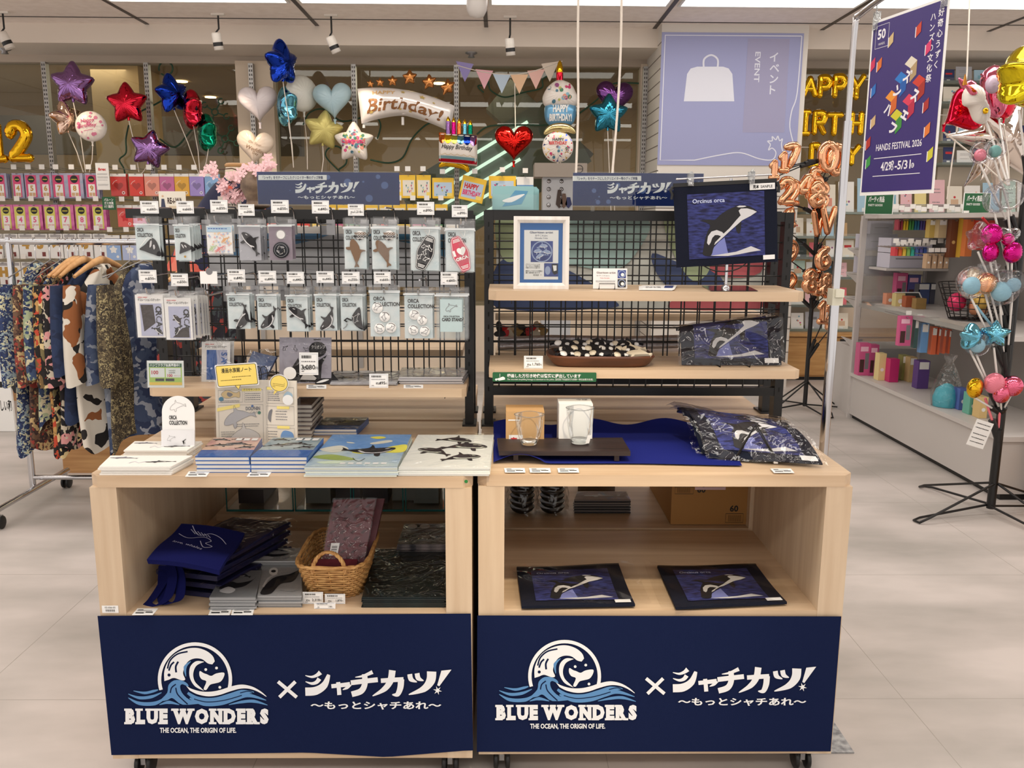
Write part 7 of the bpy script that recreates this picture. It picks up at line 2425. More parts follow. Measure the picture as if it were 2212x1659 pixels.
def arch_balloon():
	Y = 7.5
	t = thing('arch_balloon', 'wide white arched balloon printed Birthday in gold with stars on top', 'balloon', tuple(at(877, 235, Y)))
	class A:
		def __init__(s, sgn):
			s.g = sgn
		def p(s, u, v, z=0.0):
			x = 772 + 210 * u
			yt = 188 + 30 * (u - .28) ** 2 * 1.6 + 16 * u * u
			yb = 258 + 26 * abs(u - .45) ** 1.6 * 2.4 - 8 + 22 * max(0, u - .5)
			x += (u - .5) * (-18) * (1 - v)
			y = yb + (yt - yb) * v
			hz = .11 * (max(0, math.sin(math.pi * min(1, max(0, u)))) * max(0, math.sin(math.pi * min(1, max(0, v))))) ** .45
			return at(x, y, Y) + Vector((0, -s.g * (hz + z), 0))
	f, b = A(1), A(-1)
	f.n = Vector((0, -1, 0))
	PEARL = mat('balloon_satin', (236, 230, 226), .22, .25, coat=.5)
	MB().grid(lambda u, v: f.p(u, v), 40, 16, PEARL).grid(lambda u, v: b.p(1 - u, v), 40, 16, PEARL).build('envelope', t)
	GL = mat('glitter_gold', (104, 64, 38), .5, .2, vary=((170, 116, 66), 200, (1, 1, 1)))
	m_ = MB()
	m_.text(f, 'HAPPY', .16, .74, .12, mat('faded_gold', (206, 166, 110), .4), .004, w=.02, width=.24)
	m_.text(f, 'Birthday!', .08, .22, .4, GL, .004, w=.022, shear=.06, width=.8, rot=-.03)
	for x, y, r in ((.48, .85, .03), (.68, .82, .04), (.13, .22, .03), (.45, .2, .025), (.56, .17, .025), (.8, .75, .02)):
		m_.poly(f, [(x + q[0] * r, y + q[1] * r * 2.2) for q in star_pts(5, .45, 1)], mat('pale_gold', (206, 180, 110), .35, .4), .004)
	m_.build('print', t)
	for i, (x, y, r) in enumerate(((800, 181, 9), (821, 178, 10), (848, 175, 12), (885, 167, 17), (927, 177, 17), (967, 188, 18))):
		m_ = MB()
		c = at(x, y, Y)
		s = r * 7.2 / FPX
		pillow(m_, Fr(c, (1, .2 * (i % 2), .1 * i - .2), (0, 0, 1)), STAR, s, s * .4, foil('copper', (190, 128, 74)))
		m_.build('star', t)
	m_ = MB()
	for x, y, l in ((870, 253, 16), (786, 270, 6)):
		a = at(x, y, Y)
		m_.tube([tuple(a), tuple(a - Vector((0, 0, l * .004)))], .012, mat('nozzle', (220, 216, 212), .3), 8)
	m_.build('nozzle', t)
arch_balloon()
# cake balloon
Y = 7.4
t = thing('cake_balloon', 'cake-shaped Happy Birthday foil balloon with candles, right end of the arch', 'balloon', tuple(at(990, 307, Y)))
F = PF(Y)
class Cake:
	n = Vector((0, -1, 0))
	def p(s, u, v, z=0.0):
		h = .09 * (max(0, math.sin(math.pi * min(1, max(0, u)))) * max(0, math.sin(math.pi * min(1, max(0, v))))) ** .4
		return at(948 + 82 * u, 350 - 64 * v + 7 * u, Y) + Vector((0, -h - z, 0))
K = Cake()
m_ = MB().grid(lambda u, v: K.p(u, v), 24, 16, WHB).grid(lambda u, v: K.p(1 - u, v) * 1.0 + Vector((0, .14, 0)), 24, 16, WHB)
m_.build('envelope', t)
m_ = MB()
for i in range(6):
	cc = [foil('orange', (226, 120, 60)), GOLDF, foil('lime', (190, 200, 80)), LBLF, BLUF, PURP][i]
	m_.grid(lambda u, v, i=i: K.p((i + u) / 6, .72 + .28 * v - (.1 * math.sin(math.pi * u)) * (1 - v), .004), 4, 4, cc)
for i in range(8):
	m_.grid(lambda u, v, i=i: K.p((i + u) / 8, .02 + .1 * v, .004), 2, 2, REDF)
m_.grid(lambda u, v: K.p(u, .13 + .09 * v, .004), 16, 2, mat('cake_teal', (110, 150, 160), .4))
m_.text(K, 'Happy Birthday', .08, .46, .15, INK, .006, shear=.2, w=.012, width=.8)
m_.line(K, [(i / 24, .3 - .05 * abs(math.sin(i * math.pi / 4))) for i in range(1, 24)], .012, mat('pale_gold', (206, 180, 110), .35, .4), .005)
m_.build('print', t)
for i, x in enumerate((968, 980, 992, 1004, 1016)):
	a, b = at(x, 290, Y), at(x, 262 + 2 * i, Y)
	MB().tube([tuple(a), tuple(b)], .02, [PURP, MAGF, foil('orange', (226, 120, 60)), LBLF, GRNF][i], 8).lathe(b, [(.018, 0), (.014, .02), (.001, .04)], GOLDF, 8).build('candle', t)
# crescent gold balloons
for (pts, m, lab) in (([(948, 360), (962, 352), (984, 352), (1004, 360), (1012, 372)], GOLDF, 'bright gold crescent balloon below the cake balloon'), ([(1175, 290), (1190, 279), (1210, 276), (1230, 279), (1243, 288)], foil('pale_gold', (214, 196, 140)), 'pale gold crescent balloon between cupcake and round balloons')):
	c = spline([tuple(at(x, y, 7.45 if pts[0][0] < 1100 else 6.9)) for x, y in pts], 5)
	n = len(c)
	tag(MB().tube(c, [.004 + .035 * math.sin(math.pi * i / (n - 1)) ** .7 for i in range(n)], m, 12).build('crescent_balloon'), lab, 'balloon')
# cupcake balloon
Y = 7.5
tag(MB().tube([tuple(at(1210, 268, 7.5)), tuple(at(1211, 380, 7.5)), (at(1211, 380, 7.5).x, 7.5, .01)], .004, RIBBON, 5).build('balloon_line'), 'thin ribbon hanging from the cupcake balloon behind the steel column', 'line')
t = thing('cupcake_balloon', 'cupcake-shaped HAPPY BIRTHDAY foil balloon with one candle', 'balloon', tuple(at(1210, 222, Y)))
def blob(pts, cx, cy, m, th, Y=Y):
	c = at(cx, cy, Y)
	k = 7.2 / FPX
	q = [((x - cx) * k, -(y - cy) * k) for x, y in spline(pts, 5, True)]
	f = Fr(c, (1, 0, 0), (0, 0, 1))
	m_ = MB()
	pillow(m_, f, q, 1, th, m)
	return m_, swell(f, q, 1, th), f, k
m_, B, f, k = blob([(1178, 228), (1184, 268), (1236, 268), (1243, 228), (1210, 222)], 1210, 246, mat('cup_blue', (110, 168, 206), .25, .4), .08)
m_.text(B, 'HAPPY', 0, 2 * k, 14 * k, WHITE, .004, w=.05, align='c', width=34 * k).text(B, 'BIRTHDAY!', 0, -16 * k, 13 * k, WHITE, .004, w=.05, align='c', width=48 * k)
m_.build('cup', t)
m_, B, f, k = blob([(1172, 216), (1176, 200), (1188, 184), (1208, 174), (1232, 182), (1244, 200), (1250, 218), (1240, 230), (1210, 232), (1180, 230)], 1210, 206, WHB, .1)
r = random.Random(6)
for i in range(16):
	m_.disc(B, r.uniform(-.12, .12), r.uniform(-.06, .08), r.uniform(.008, .02), DOTS[i % 7], .001, n=10)
m_.build('frosting', t)
a, b = at(1209, 174, Y), at(1209, 157, Y)
MB().tube([tuple(a), tuple(b)], .03, REDF, 10).lathe(b, [(.028, 0), (.03, .03), (.016, .08), (.001, .1)], GOLDF, 10).build('candle', t)
# bunting without pictures
pen = [(1004, 150, 'lilac', (150, 140, 196)), (1046, 166, 'pink', (230, 176, 186)), (1084, 175, 'pale blue', (190, 208, 226)), (1122, 176, 'peach', (236, 196, 160)), (1158, 166, 'rose', (236, 190, 180)), (1188, 150, 'cream', (226, 212, 196))]
t = thing('bunting', 'string of six pastel pennants hanging across the window', 'bunting', tuple(at(1084, 165, 7.6)))
MB().tube(spline([tuple(at(x, y, 7.6)) for x, y in ((985, 140), (1004, 146), (1046, 156), (1084, 160), (1122, 160), (1158, 152), (1215, 132))], 4), .004, RIBBON, 5).build('cord', t)
for x, y, n_, c in pen:
	f = PF(7.6)
	tilt = (x - 1096) * .08
	MB().prism(Fr(at(x, y, 7.6), (1, 0, -tilt * -.02), (0, 0, 1)), [(-.075, .055), (.075, .055), (.0, -.1)], .003, mat('pennant_' + n_.replace(' ', '_'), c, .7)).build('pennant', t)
# tube letters and numbers in foil
def foil_strokes(strokes, x0, y0, wpx, hpx, Y, m, r, label, name='letter_balloon', yaw=0.0, group=None, depth=0.0):
	"""letter of fat tubes: strokes in 0..1 boxes, box top-left at the picture point"""
	o = at(x0, y0 + hpx, Y)
	k = (Y * .983 - .1) / FPX
	u = Vector((math.cos(yaw), math.sin(yaw), 0))
	m_ = MB()
	for st_ in strokes:
		pts = spline([tuple(o + u * (a * wpx * k) + Vector((0, 0, b * hpx * k))) for a, b in st_], 4) if len(st_) > 2 else [tuple(o + u * (a * wpx * k) + Vector((0, 0, b * hpx * k))) for a, b in st_]
		n = len(pts)
		m_.tube(pts, [r * (1.0 - .25 * (i in (0, n - 1))) for i in range(n)], m, 10)
		for q in (pts[0], pts[-1]):
			m_.lathe(q, [(.001, -r * .8), (r * .6, -r * .5), (r * .8, 0), (r * .6, r * .5), (.001, r * .8)], m, 8)
	t = tag(m_.build(name), label, 'balloon', group)
	return t
GLY = {'1': [[(.5, 1), (.5, 0)], [(.2, .8), (.5, 1)], [(.2, 0), (.8, 0)]], '2': [[(.08, .72), (.25, .97), (.7, .97), (.9, .72), (.6, .4), (.1, .04)], [(.1, .04), (.95, .04)]], 'A': [[(0, 0), (.5, 1)], [(.5, 1), (1, 0)], [(.22, .36), (.78, .36)]], 'P': [[(.12, 0), (.12, 1)], [(.12, .96), (.7, .98), (.95, .74), (.7, .48), (.12, .46)]],
	'Y': [[(0, 1), (.5, .5)], [(1, 1), (.5, .5)], [(.5, .5), (.5, 0)]], 'I': [[(.5, 0), (.5, 1)], [(.2, 1), (.8, 1)], [(.2, 0), (.8, 0)]], 'R': [[(.1, 0), (.1, 1)], [(.1, .96), (.7, .98), (.92, .76), (.7, .52), (.1, .5)], [(.45, .5), (.95, 0)]], 'T': [[(.5, 0), (.5, 1)], [(0, 1), (1, 1)]],
	'H': [[(.08, 0), (.08, 1)], [(.92, 0), (.92, 1)], [(.08, .5), (.92, .5)]], 'D': [[(.1, 0), (.1, 1)], [(.1, .97), (.65, .97), (.95, .5), (.65, .03), (.1, .03)]], '0': [[(.5, 1), (.1, .8), (.05, .4), (.3, .03), (.7, .03), (.95, .4), (.9, .8), (.5, 1)]], '6': [[(.8, .95), (.35, .8), (.08, .4), (.3, .04), (.75, .06), (.9, .32), (.65, .52), (.2, .4)]],
	'3': [[(.1, .85), (.5, 1), (.88, .8), (.5, .53)], [(.5, .53), (.92, .3), (.6, .02), (.1, .12)]], '8': [[(.5, .54), (.15, .76), (.5, 1), (.85, .76), (.5, .54), (.08, .26), (.5, 0), (.92, .26), (.5, .54)]], '7': [[(.05, .97), (.95, .97), (.4, 0)]], '5': [[(.9, .97), (.2, .97), (.15, .58), (.65, .62), (.9, .32), (.6, .02), (.1, .08)]], '4': [[(.7, 0), (.7, 1), (.05, .3), (.98, .3)]], 'V': [[(0, 1), (.5, 0)], [(.5, 0), (1, 1)]], '9': [[(.2, .05), (.65, .2), (.92, .6), (.7, .96), (.25, .94), (.1, .68), (.35, .48), (.8, .6)]]}
foil_strokes(GLY['1'], -16, 275, 32, 68, 7.4, GOLDF, .045, 'gold number 1 balloon cut by the left edge', 'number_balloon')
foil_strokes(GLY['2'], 24, 274, 42, 70, 7.4, GOLDF, .048, 'gold number 2 balloon at the far left', 'number_balloon')
for (ch, x, y, w, h, lab) in (('A', 1736, 172, 24, 32, 'gold foil letter A balloon in the top row right of the event sign'), ('P', 1768, 170, 22, 36, 'first gold foil letter P balloon in the top row'), ('P', 1800, 168, 22, 38, 'second gold foil letter P balloon in the top row'), ('Y', 1836, 168, 26, 42, 'gold foil letter Y balloon at the top row end, behind the chrome pole'),
				('I', 1728, 244, 20, 44, 'gold foil letter I balloon in the middle row'), ('R', 1756, 246, 24, 40, 'gold foil letter R balloon in the middle row'), ('T', 1788, 250, 26, 38, 'gold foil letter T balloon in the middle row'), ('H', 1836, 248, 24, 38, 'gold foil letter H balloon in the middle row, behind the chrome pole'),
				('D', 1748, 316, 26, 42, 'gold foil letter D balloon in the bottom row'), ('A', 1786, 318, 26, 38, 'gold foil letter A balloon in the bottom row'), ('Y', 1826, 318, 26, 34, 'gold foil letter Y balloon in the bottom row')):
	foil_strokes(GLY[ch], x, y, w, h, 7.8, GOLDF, .036, lab)
for y, n_ in ((171, 'top'), (246, 'middle'), (318, 'bottom')):
	tag(MB().tube([(at(1730, y, 7.8).x, 7.8, at(1730, y, 7.8).z), (3.96, 7.8, at(1868, y + 1, 7.8).z)], .004, RIBBON, 5).build('balloon_line'), 'thin line stringing the %s row of gold letter balloons' % n_, 'line')
# ---------------------------------------------------------------- packets on hooks along the back wall
TAGW = mat('tag_white', (236, 234, 230), .6)
def pack(x0, y0, x1, y1, Y, base, art, label, n, gname, head=None, cat='packet', tilt=0.0):
	F = front(x0, y1, Y)
	if tilt:
		F = Fr(F.o, (math.cos(tilt), 0, math.sin(tilt)), (-math.sin(tilt), 0, math.cos(tilt)))
	w, h = at(x1, y1, Y).x - F.o.x if not tilt else at(x1, y1, Y).x - at(x0, y1, Y).x, at(x0, y0, Y).z - at(x0, y1, Y).z
	t = thing('hanging_pack', label, cat, tuple(F.p(w / 2, h)))
	MB().fbox(F, 0, 0, w, h, .006, base).build('pouch', t)
	m_ = MB()
	art(m_, F, w, h)
	if head:
		m_.rect(F, 0, h * .87, w, h, head, .0008)
	m_.build('print', t)
	top = F.p(w * .5, h * .97, 0)
	m_ = MB()
	m_.tube([(top.x, 7.99, top.z + .012), (top.x, Y - .03, top.z)], .003, STEEL, 5)
	m_.tube([(top.x, 7.99, top.z + .05), (top.x, Y - .04, top.z + .05)], .003, STEEL, 5)
	m_.box(top.x - .022, top.x + .022, Y - .045, Y - .041, top.z + .035, top.z + .075, TAGW)
	m_.build('hook', t)
	for i in range(n):
		c = MB().fbox(F, 0, 0, w, h, .006, base).build('hanging_pack')
		c.location = c.location + Vector((.002 * (-1) ** i, .03 * (i + 1), -.003))
		tag(c, 'spare pack hanging behind the ' + short(label), 'packet', gname)
	return t
def num_art(d, gold, top, body):
	def a(m_, F, w, h):
		m_.rect(F, w * .06, h * .04, w * .8, h * .92, top, .0008)
		m_.disc(F, w * .45, h * .76, w * .24, INK, .0012)
		m_.rect(F, w * .28, h * .73, w * .62, h * .77, mat('olive_gold', (196, 186, 60), .5), .0016)
		m_.rect(F, w * .2, h * .06, w * .7, h * .56, WHITE, .0012)
		m_.text(F, d, w * .45, h * .3, h * .2, gold, .0016, w=.03, align='c')
		for q in (.24, .48):
			m_.rect(F, w * q, h * .09, w * (q + .2), h * .22, body, .0016)
	return a
MG, YG = mat('pack_pink', (214, 70, 120), .4), mat('pack_lime', (214, 210, 100), .4)
CLR = mat('pack_bluegrey', (142, 160, 186), .35, vary=((188, 170, 196), 18, (1, 1, 1)))
CLP = mat('pack_rose', (198, 84, 150), .35, vary=((226, 130, 180), 18, (1, 1, 1)))
DGD, DPK = mat('digit_gold', (190, 146, 60), .4), mat('digit_pink', (226, 90, 140), .5)
PHO = mat('pack_photo', (206, 170, 130), .5)
NW = {'1': 'one', '2': 'two', '3': 'three', '4': 'four', '5': 'five', '6': 'six', '7': 'seven', '8': 'eight', '9': 'nine'}
ORD = ['first', 'second', 'third', 'fourth', 'fifth', 'sixth', 'seventh', 'eighth', 'ninth', 'tenth']
for d, x0, x1 in (('1', -6, 18), ('4', 30, 54), ('5', 57, 88), ('6', 88, 116), ('7', 115, 148), ('8', 148, 182), ('9', 187, 216)):
	pack(x0, 374, x1, 428, 7.5, CLR, num_art(d, DGD, MG, PHO), 'pink packet with a gold %s, %s in the upper number row' % (NW[d], ORD[int(d) - 3] if d > '3' else 'cut off at the left'), 2, 'spare gold-number packs')
for d, x0, x1 in (('3', 4, 32), ('4', 33, 64), ('5', 64, 94), ('6', 98, 128), ('7', 129, 162), ('8', 165, 196), ('9', 202, 232)):
	pack(x0, 442, x1, 496, 7.5, CLP, num_art(d, DPK, YG, mat('pack_photo_rose', (226, 180, 180), .5)), 'lime and rose packet with a pink %s, %s in the lower number row' % (NW[d], ORD[int(d) - 3]), 2, 'spare pink-number packs')
def kraft_art(d):
	def a(m_, F, w, h):
		m_.rect(F, w * .1, h * .85, w * .9, h * .97, mat('pack_greyprint', (170, 168, 170), .5), .0008)
		m_.text(F, d, w * .45, h * .42, h * .34, DGD, .0012, w=.08, align='c')
		m_.rect(F, w * .55, h * .08, w * .8, h * .26, mat('pack_maroon', (120, 52, 50), .5), .0012)
	return a
for d, x0, x1 in (('2', -6, 8), ('3', 13, 42), ('4', 44, 76), ('5', 76, 106), ('6', 110, 138), ('7', 140, 168), ('8', 172, 202), ('9', 205, 232)):
	pack(x0, 505, x1, 558, 7.5, WHITE, kraft_art(d), 'white packet with a kraft gold %s, %s behind the chrome rail' % (NW[d], ORD[int(d) - 2]), 1, 'spare kraft-number packs')
for i, (d, x0, x1) in enumerate((('H', 2, 22), ('B', 26, 48), ('E', 50, 74))):
	pack(x0, 566, x1, 618, 7.5, WHITE, kraft_art(d), 'white packet with a gold letter %s, %s in the row under the rail' % (d, ORD[i]), 0, '')
HC = {'red': (206, 70, 66), 'scarlet': (214, 62, 50), 'peach': (232, 150, 130), 'orchid': (200, 110, 160), 'amber': (226, 170, 60), 'lilac': (160, 140, 206), 'sky blue': (130, 170, 214)}
def heart_art(c, c2, star=False):
	def a(m_, F, w, h):
		m_.rect(F, 0, 0, w, h * .84, c, .0008)
		pts = STAR if star else HEART
		m_.poly(F, [(w * .5 + p[0] * w * .3, h * .42 + p[1] * w * .3) for p in pts], c2, .0012)
		m_.line(F, arc(w * .5, h * .42, w * .4, 100, 160, 6), w * .02, WHITE, .0012)
		m_.disc(F, w * .78, h * .14, w * .1, WHITE, .0014, n=12)
		m_.disc(F, w * .78, h * .14, w * .06, c2, .0016, n=10)
	return a
for (nm, c), (x0, x1) in zip(HC.items(), ((241, 275), (281, 312), (314, 346), (347, 378), (379, 410), (411, 442), (444, 474))):
	b = mat('heartpack_' + nm.replace(' ', '_'), c, .3)
	c2 = mat('heartpack_deep_' + nm.replace(' ', '_'), tuple(int(q * .8) for q in c), .25)
	pack(x0, 375, x1, 423, 7.5, b, heart_art(b, c2), nm + ' heart balloon packet in the row right of the gold numbers', 1, 'spare heart packs', WHITE)
for i, (nm, c, x0, x1) in enumerate((('coral star', (222, 90, 84), 256, 288), ('pale pink star', (232, 170, 200), 289, 318))):
	b = mat('starpack_%d' % i, c, .3)
	pack(x0, 443, x1, 490, 7.5, b, heart_art(b, RED, True), nm + ' balloon packet below the heart packets', 0, '', WHITE)
for i, (x0, x1) in enumerate(((232, 262), (266, 298), (300, 330))):
	b = mat('bluepack_%d' % i, [(150, 180, 224), (176, 190, 226), (206, 120, 130)][i], .3)
	pack(x0, 508, x1, 562, 7.5, b, heart_art(b, WHITE, True), ['sky blue star packet behind the rail', 'pale blue star packet behind the rail', 'dusty pink star packet behind the first orca packet'][i], 0, '', WHITE)
# signs among them
F = front(210, 410, 7.42)
w, h = at(238, 410, 7.42).x - F.o.x, at(210, 352, 7.42).z - F.o.z
t = thing('brand_panel', 'tall white notice with red lettering between the number and heart packets', 'sign', tuple(F.p(w / 2, 0)))
m_ = MB().fbox(F, 0, 0, w, h, .004, WHITE)
m_.text(F, 'ibrex', w * .5, h * .72, h * .1, RED, w=.04, align='c', width=w * .6)
lines(m_, F, w * .1, w * .9, [h * q for q in (.6, .56, .48, .44, .36, .2, .16)], h * .022, GREYINK, 4)
m_.build('panel', t)
MB().tube([tuple(F.p(w / 2, h * .9, -.005)), tuple(F.p(w / 2, h * .9, -.57))], .004, STEEL, 5).build('arm', t)
F = front(222, 453, 7.4)
w, h = .11, .105
t = thing('green_notice', 'small green balloon gas notice beside the pink number packets', 'sign', tuple(F.p(w / 2, 0)))
m_ = MB().fbox(F, 0, 0, w, h, .004, GREEN)
for i, s in enumerate(('バルーン', 'ガス充填', '1個無料')):
	m_.text(F, s, w * .5, h * (.68 - .26 * i), h * .17, WHITE, w=.03, align='c', width=w * .7)
m_.build('panel', t)
MB().tube([tuple(F.p(w / 2, h * .9, -.005)), tuple(F.p(w / 2, h * .9, -.59))], .004, STEEL, 5).build('arm', t)
def yel_art(kind):
	def a(m_, F, w, h):
		LB = mat('party_blue', (186, 206, 226), .5)
		m_.rect(F, w * .08, h * .1, w * .92, h * .78, LB if kind else CARD, .0008)
		r = random.Random(kind)
		if kind == 2:
			m_.text(F, 'HAPPY', w * .14, h * .5, h * .2, RED, .0014, w=.05, width=w * .6)
			m_.text(F, 'BIRTHDAY', w * .12, h * .22, h * .2, MG, .0014, w=.05, width=w * .75)
		else:
			for i in range(9):
				x, y = w * r.uniform(.15, .8), h * r.uniform(.2, .7)
				m_.poly(F, [(x - w * .05, y), (x + w * .05, y), (x, y - h * .12)], DOTS[i % 7], .0012)
		m_.rect(F, w * .7, h * .1, w * .92, h * .26, YEL, .0016)
	return a
PY_ = mat('party_yellow', (244, 200, 60), .5)
for x0, y0, x1, y1, k, tl, lab in ((852, 378, 868, 427, 0, 0, 'yellow party pack cut by the navy board edge'), (868, 378, 898, 428, 0, 0, 'narrow yellow party pack, left of the pink-dotted one'), (900, 378, 931, 428, 0, 0, 'narrow yellow party pack, right of its twin'), (934, 384, 980, 428, 1, 0, 'yellow edged pack with a pale blue picture'),
				(990, 376, 1042, 428, 2, -.22, 'tilted yellow banner pack lettered HAPPY BIRTHDAY'), (1056, 380, 1114, 428, 1, 0, 'yellow bunting pack above the teal files')):
	pack(x0, y0, x1, y1, 7.5, PY_, yel_art(k), lab, 1 if k else 0, 'spare yellow packs', tilt=tl)
for i in range(9):
	x0 = 700 + 30 * i
	pack(x0, 441, x0 + 27, 478, 7.5, PY_, yel_art(0), ORD[i] + ' small yellow pack of the low row seen over the left rack', 0, '')
t = pack(1116, 382, 1152, 428, 7.5, WHITE, lambda m_, F, w, h: (m_.rect(F, 0, h * .55, w, h * .62, LBLUE), m_.rect(F, w * .1, h * .08, w * .9, h * .5, mat('pack_taupe', (190, 160, 150), .5))), 'white topped pack with dusty contents beside the steel column', 0, '')
lowp = random.Random(3)
for i in range(10):
	x0 = 640 + i * 36
	c = [(226, 80, 70), (250, 220, 120), (220, 120, 160), (90, 160, 110), (240, 240, 236)][i % 5]
	b = mat('lowpack_%d' % (i % 5), c, .4)
	pack(x0, 478, x0 + 30, 520, 7.55, b, yel_art(0), ['red', 'cream yellow', 'pink', 'green', 'white'][i % 5] + ' party pack seen through the mesh, ' + ORD[i] + ' in its row', 0, '')
# dark green wire doodles stuck on the glass
WIRE = mat('green_wire', (30, 72, 50), .5)
def wire(pts, label, closed=False, n=5):
	tag(MB().tube(spline([tuple(at(x, y, 7.98)) for x, y in pts], n, closed), .0075, WIRE, 6, closed).build('wire_drawing'), label, 'wall decoration')
def circ(cx, cy, r, a0=0, a1=330):
	return [(cx + r * math.cos(math.radians(a)), cy + r * math.sin(math.radians(a))) for a in range(a0, a1, 30)]
wire(circ(358, 148, 15, 160, 500), 'dark green wire ring above the sideways blue star')
wire([(305, 240), (345, 220), (372, 196), (390, 180)], 'dark green wire line behind the sideways blue star')
for x, y, lab in ((464, 242, 'upper'), (486, 300, 'lower')):
	t = thing('wire_drawing', 'dark green wire wheel with ringed spokes, %s one left of the cream pillar' % lab, 'wall decoration', tuple(at(x, y, 7.98)))
	m_ = MB().tube([tuple(at(*p, 7.98)) for p in circ(x, y, 7, 0, 360)], .007, WIRE, 6, True)
	for a in (20, 110, 215, 300):
		c, s = math.cos(math.radians(a)), math.sin(math.radians(a))
		m_.tube([tuple(at(x + 7 * c, y + 7 * s, 7.98)), tuple(at(x + 22 * c, y + 22 * s, 7.98))], .0065, WIRE, 6)
		m_.tube([tuple(at(*p, 7.98)) for p in circ(x + 27 * c, y + 27 * s, 6, 0, 330)], .0065, WIRE, 6)
	m_.build('wire', t)
wire([(278, 270), (272, 300), (272, 330), (258, 345), (268, 366), (272, 400)], 'dark green wire hook shape behind the lower purple star')
wire([(345, 300), (378, 318), (410, 285), (428, 265)], 'dark green wire kinked line below the sideways red star')
wire([(655, 270), (668, 244), (700, 236), (740, 262), (802, 250), (822, 268), (815, 300)], 'dark green wire loop behind the champagne star')
wire([(735, 372), (705, 340), (708, 322), (728, 316), (745, 330), (748, 352), (732, 366)], 'dark green wire bubble with an exclamation mark under the Congrats star')
wire([(800, 345), (840, 352), (870, 340), (890, 300), (920, 270), (945, 262)], 'dark green wire curve from the Congrats star up to the arch balloon')
wire([(1030, 290), (1060, 272), (1140, 270), (1180, 270), (1230, 258), (1290, 215), (1320, 182), (1380, 180)], 'dark green wire line passing behind the cupcake balloon to the window edge')
wire([(1045, 200), (1032, 186), (1050, 184), (1055, 176), (1060, 195), (1090, 210), (1130, 200), (1170, 190), (1172, 172), (1190, 160)], 'dark green wire scribble behind the bunting')
# ---------------------------------------------------------------- event sign on the pillar
Y = 7.262
F = PF(Y)
a, b = at(1420, 356, Y), at(1737, 72, Y)
LAV = mat('sign_lavender', (158, 162, 202), .7)
t = thing('event_sign', 'large lavender event sign with a white bag and hand line, on the pillar', 'sign', ((a.x + b.x) / 2, Y, a.z))
MB().box(a.x, b.x, Y, Y + .012, a.z, b.z, LAV).build('board', t)
m_ = MB()
OFFW = mat('sign_white', (226, 228, 240), .7)
m_.poly(F, [(1604, 286), (1694, 286), (1706, 84), (1616, 83)], mat('sign_mauve', (160, 158, 190), .7), .001)
m_.line(F, [(1732, 78), (1437, 76), (1426, 346), (1500, 346)] + spline([(1500, 346), (1560, 334), (1600, 330), (1640, 343), (1668, 345), (1676, 330), (1668, 320), (1660, 324), (1664, 312), (1658, 305), (1668, 304), (1668, 295), (1676, 302), (1680, 294), (1684, 304), (1690, 300), (1688, 312), (1692, 328), (1706, 330), (1714, 315), (1706, 275), (1710, 240), (1722, 200), (1732, 78)], 5), 2.4, OFFW, .0015)
m_.poly(F, [(1477, 219), (1586, 219), (1582, 160), (1574, 148), (1562, 144), (1506, 144), (1492, 148), (1484, 160)], OFFW, .0015)
m_.line(F, spline([(1520, 146), (1521, 128), (1536, 119), (1550, 128), (1550, 146)], 5), 4, OFFW, .0015)
G = Fr(at(1632, 112, Y), -Vector((0, 0, 1)), (1, 0, 0))
k = 7.0 / FPX
m_.text(G, 'EVENT', 0, 0, 11 * k, OFFW, .0016, w=.015, width=62 * k)
for i, ch in enumerate('イベント'):
	m_.text(Fr(at(1662, 132 + 23.5 * i - i * .0, Y), (1, 0, 0), (0, 0, 1)), ch, 0, 0, 15 * k, OFFW, .0016, w=.02)
m_.build('print', t)
# hanging cords
for x0, x1, y1, lab in ((1250, 1244, 372, 'white cord hanging from the ceiling left of the other'), (1343, 1322, 372, 'white cord hanging from the ceiling in front of the teal star')):
	a, b = at(x0, -20, 3.0), at(x1, y1 + 10, 2.9)
	tag(MB().tube(spline([tuple(at(x0, -40, 3.0)), tuple(at(x0 - 2, 100, 3.0)), tuple(at((x0 + x1) / 2 + 2, 230, 2.98)), tuple(b)], 6), .004, RIBBON, 6).build('hanging_string'), lab, 'cord')
# ---------------------------------------------------------------- card shelves on the right back wall
PAST = {'pale pink': (236, 190, 196), 'cream': (236, 228, 212), 'white': (240, 238, 234), 'sky blue': (170, 204, 224), 'mint': (190, 216, 204), 'rose': (226, 110, 120), 'kraft': (196, 160, 116), 'lemon': (238, 220, 150), 'grey': (176, 176, 182), 'dark green': (36, 48, 44), 'navy': (44, 54, 96)}
PN = list(PAST)
SHELFM = mat('shelf_sage', (150, 160, 150), .5)
rc = random.Random(21)
rows = [(1738, 2300, 459, 380, [0, 1, 2, 3, 4, 2, 0, 7], 'top'), (1700, 1850, 510, 470, [1, 2, 3, 6], 'second'), (1700, 1850, 555, 515, [9, 5, 2, 1], 'third'), (1700, 1850, 598, 562, [4, 2, 9, 0], 'fourth'), (1700, 1850, 658, 612, [2, 0, 1, 5, 2], 'fifth'), (1700, 1850, 729, 668, [2, 8, 2, 1, 6], 'lowest'),
		(2030, 2300, 176, 140, [10, 8, 3, 3, 10, 3], 'highest far'), (2030, 2300, 221, 182, [1, 7, 6, 7, 1, 2], 'second far'), (2030, 2300, 306, 262, [10, 3, 2, 1, 10], 'third far'), (2030, 2300, 352, 316, [10, 2, 10, 3], 'fourth far')]
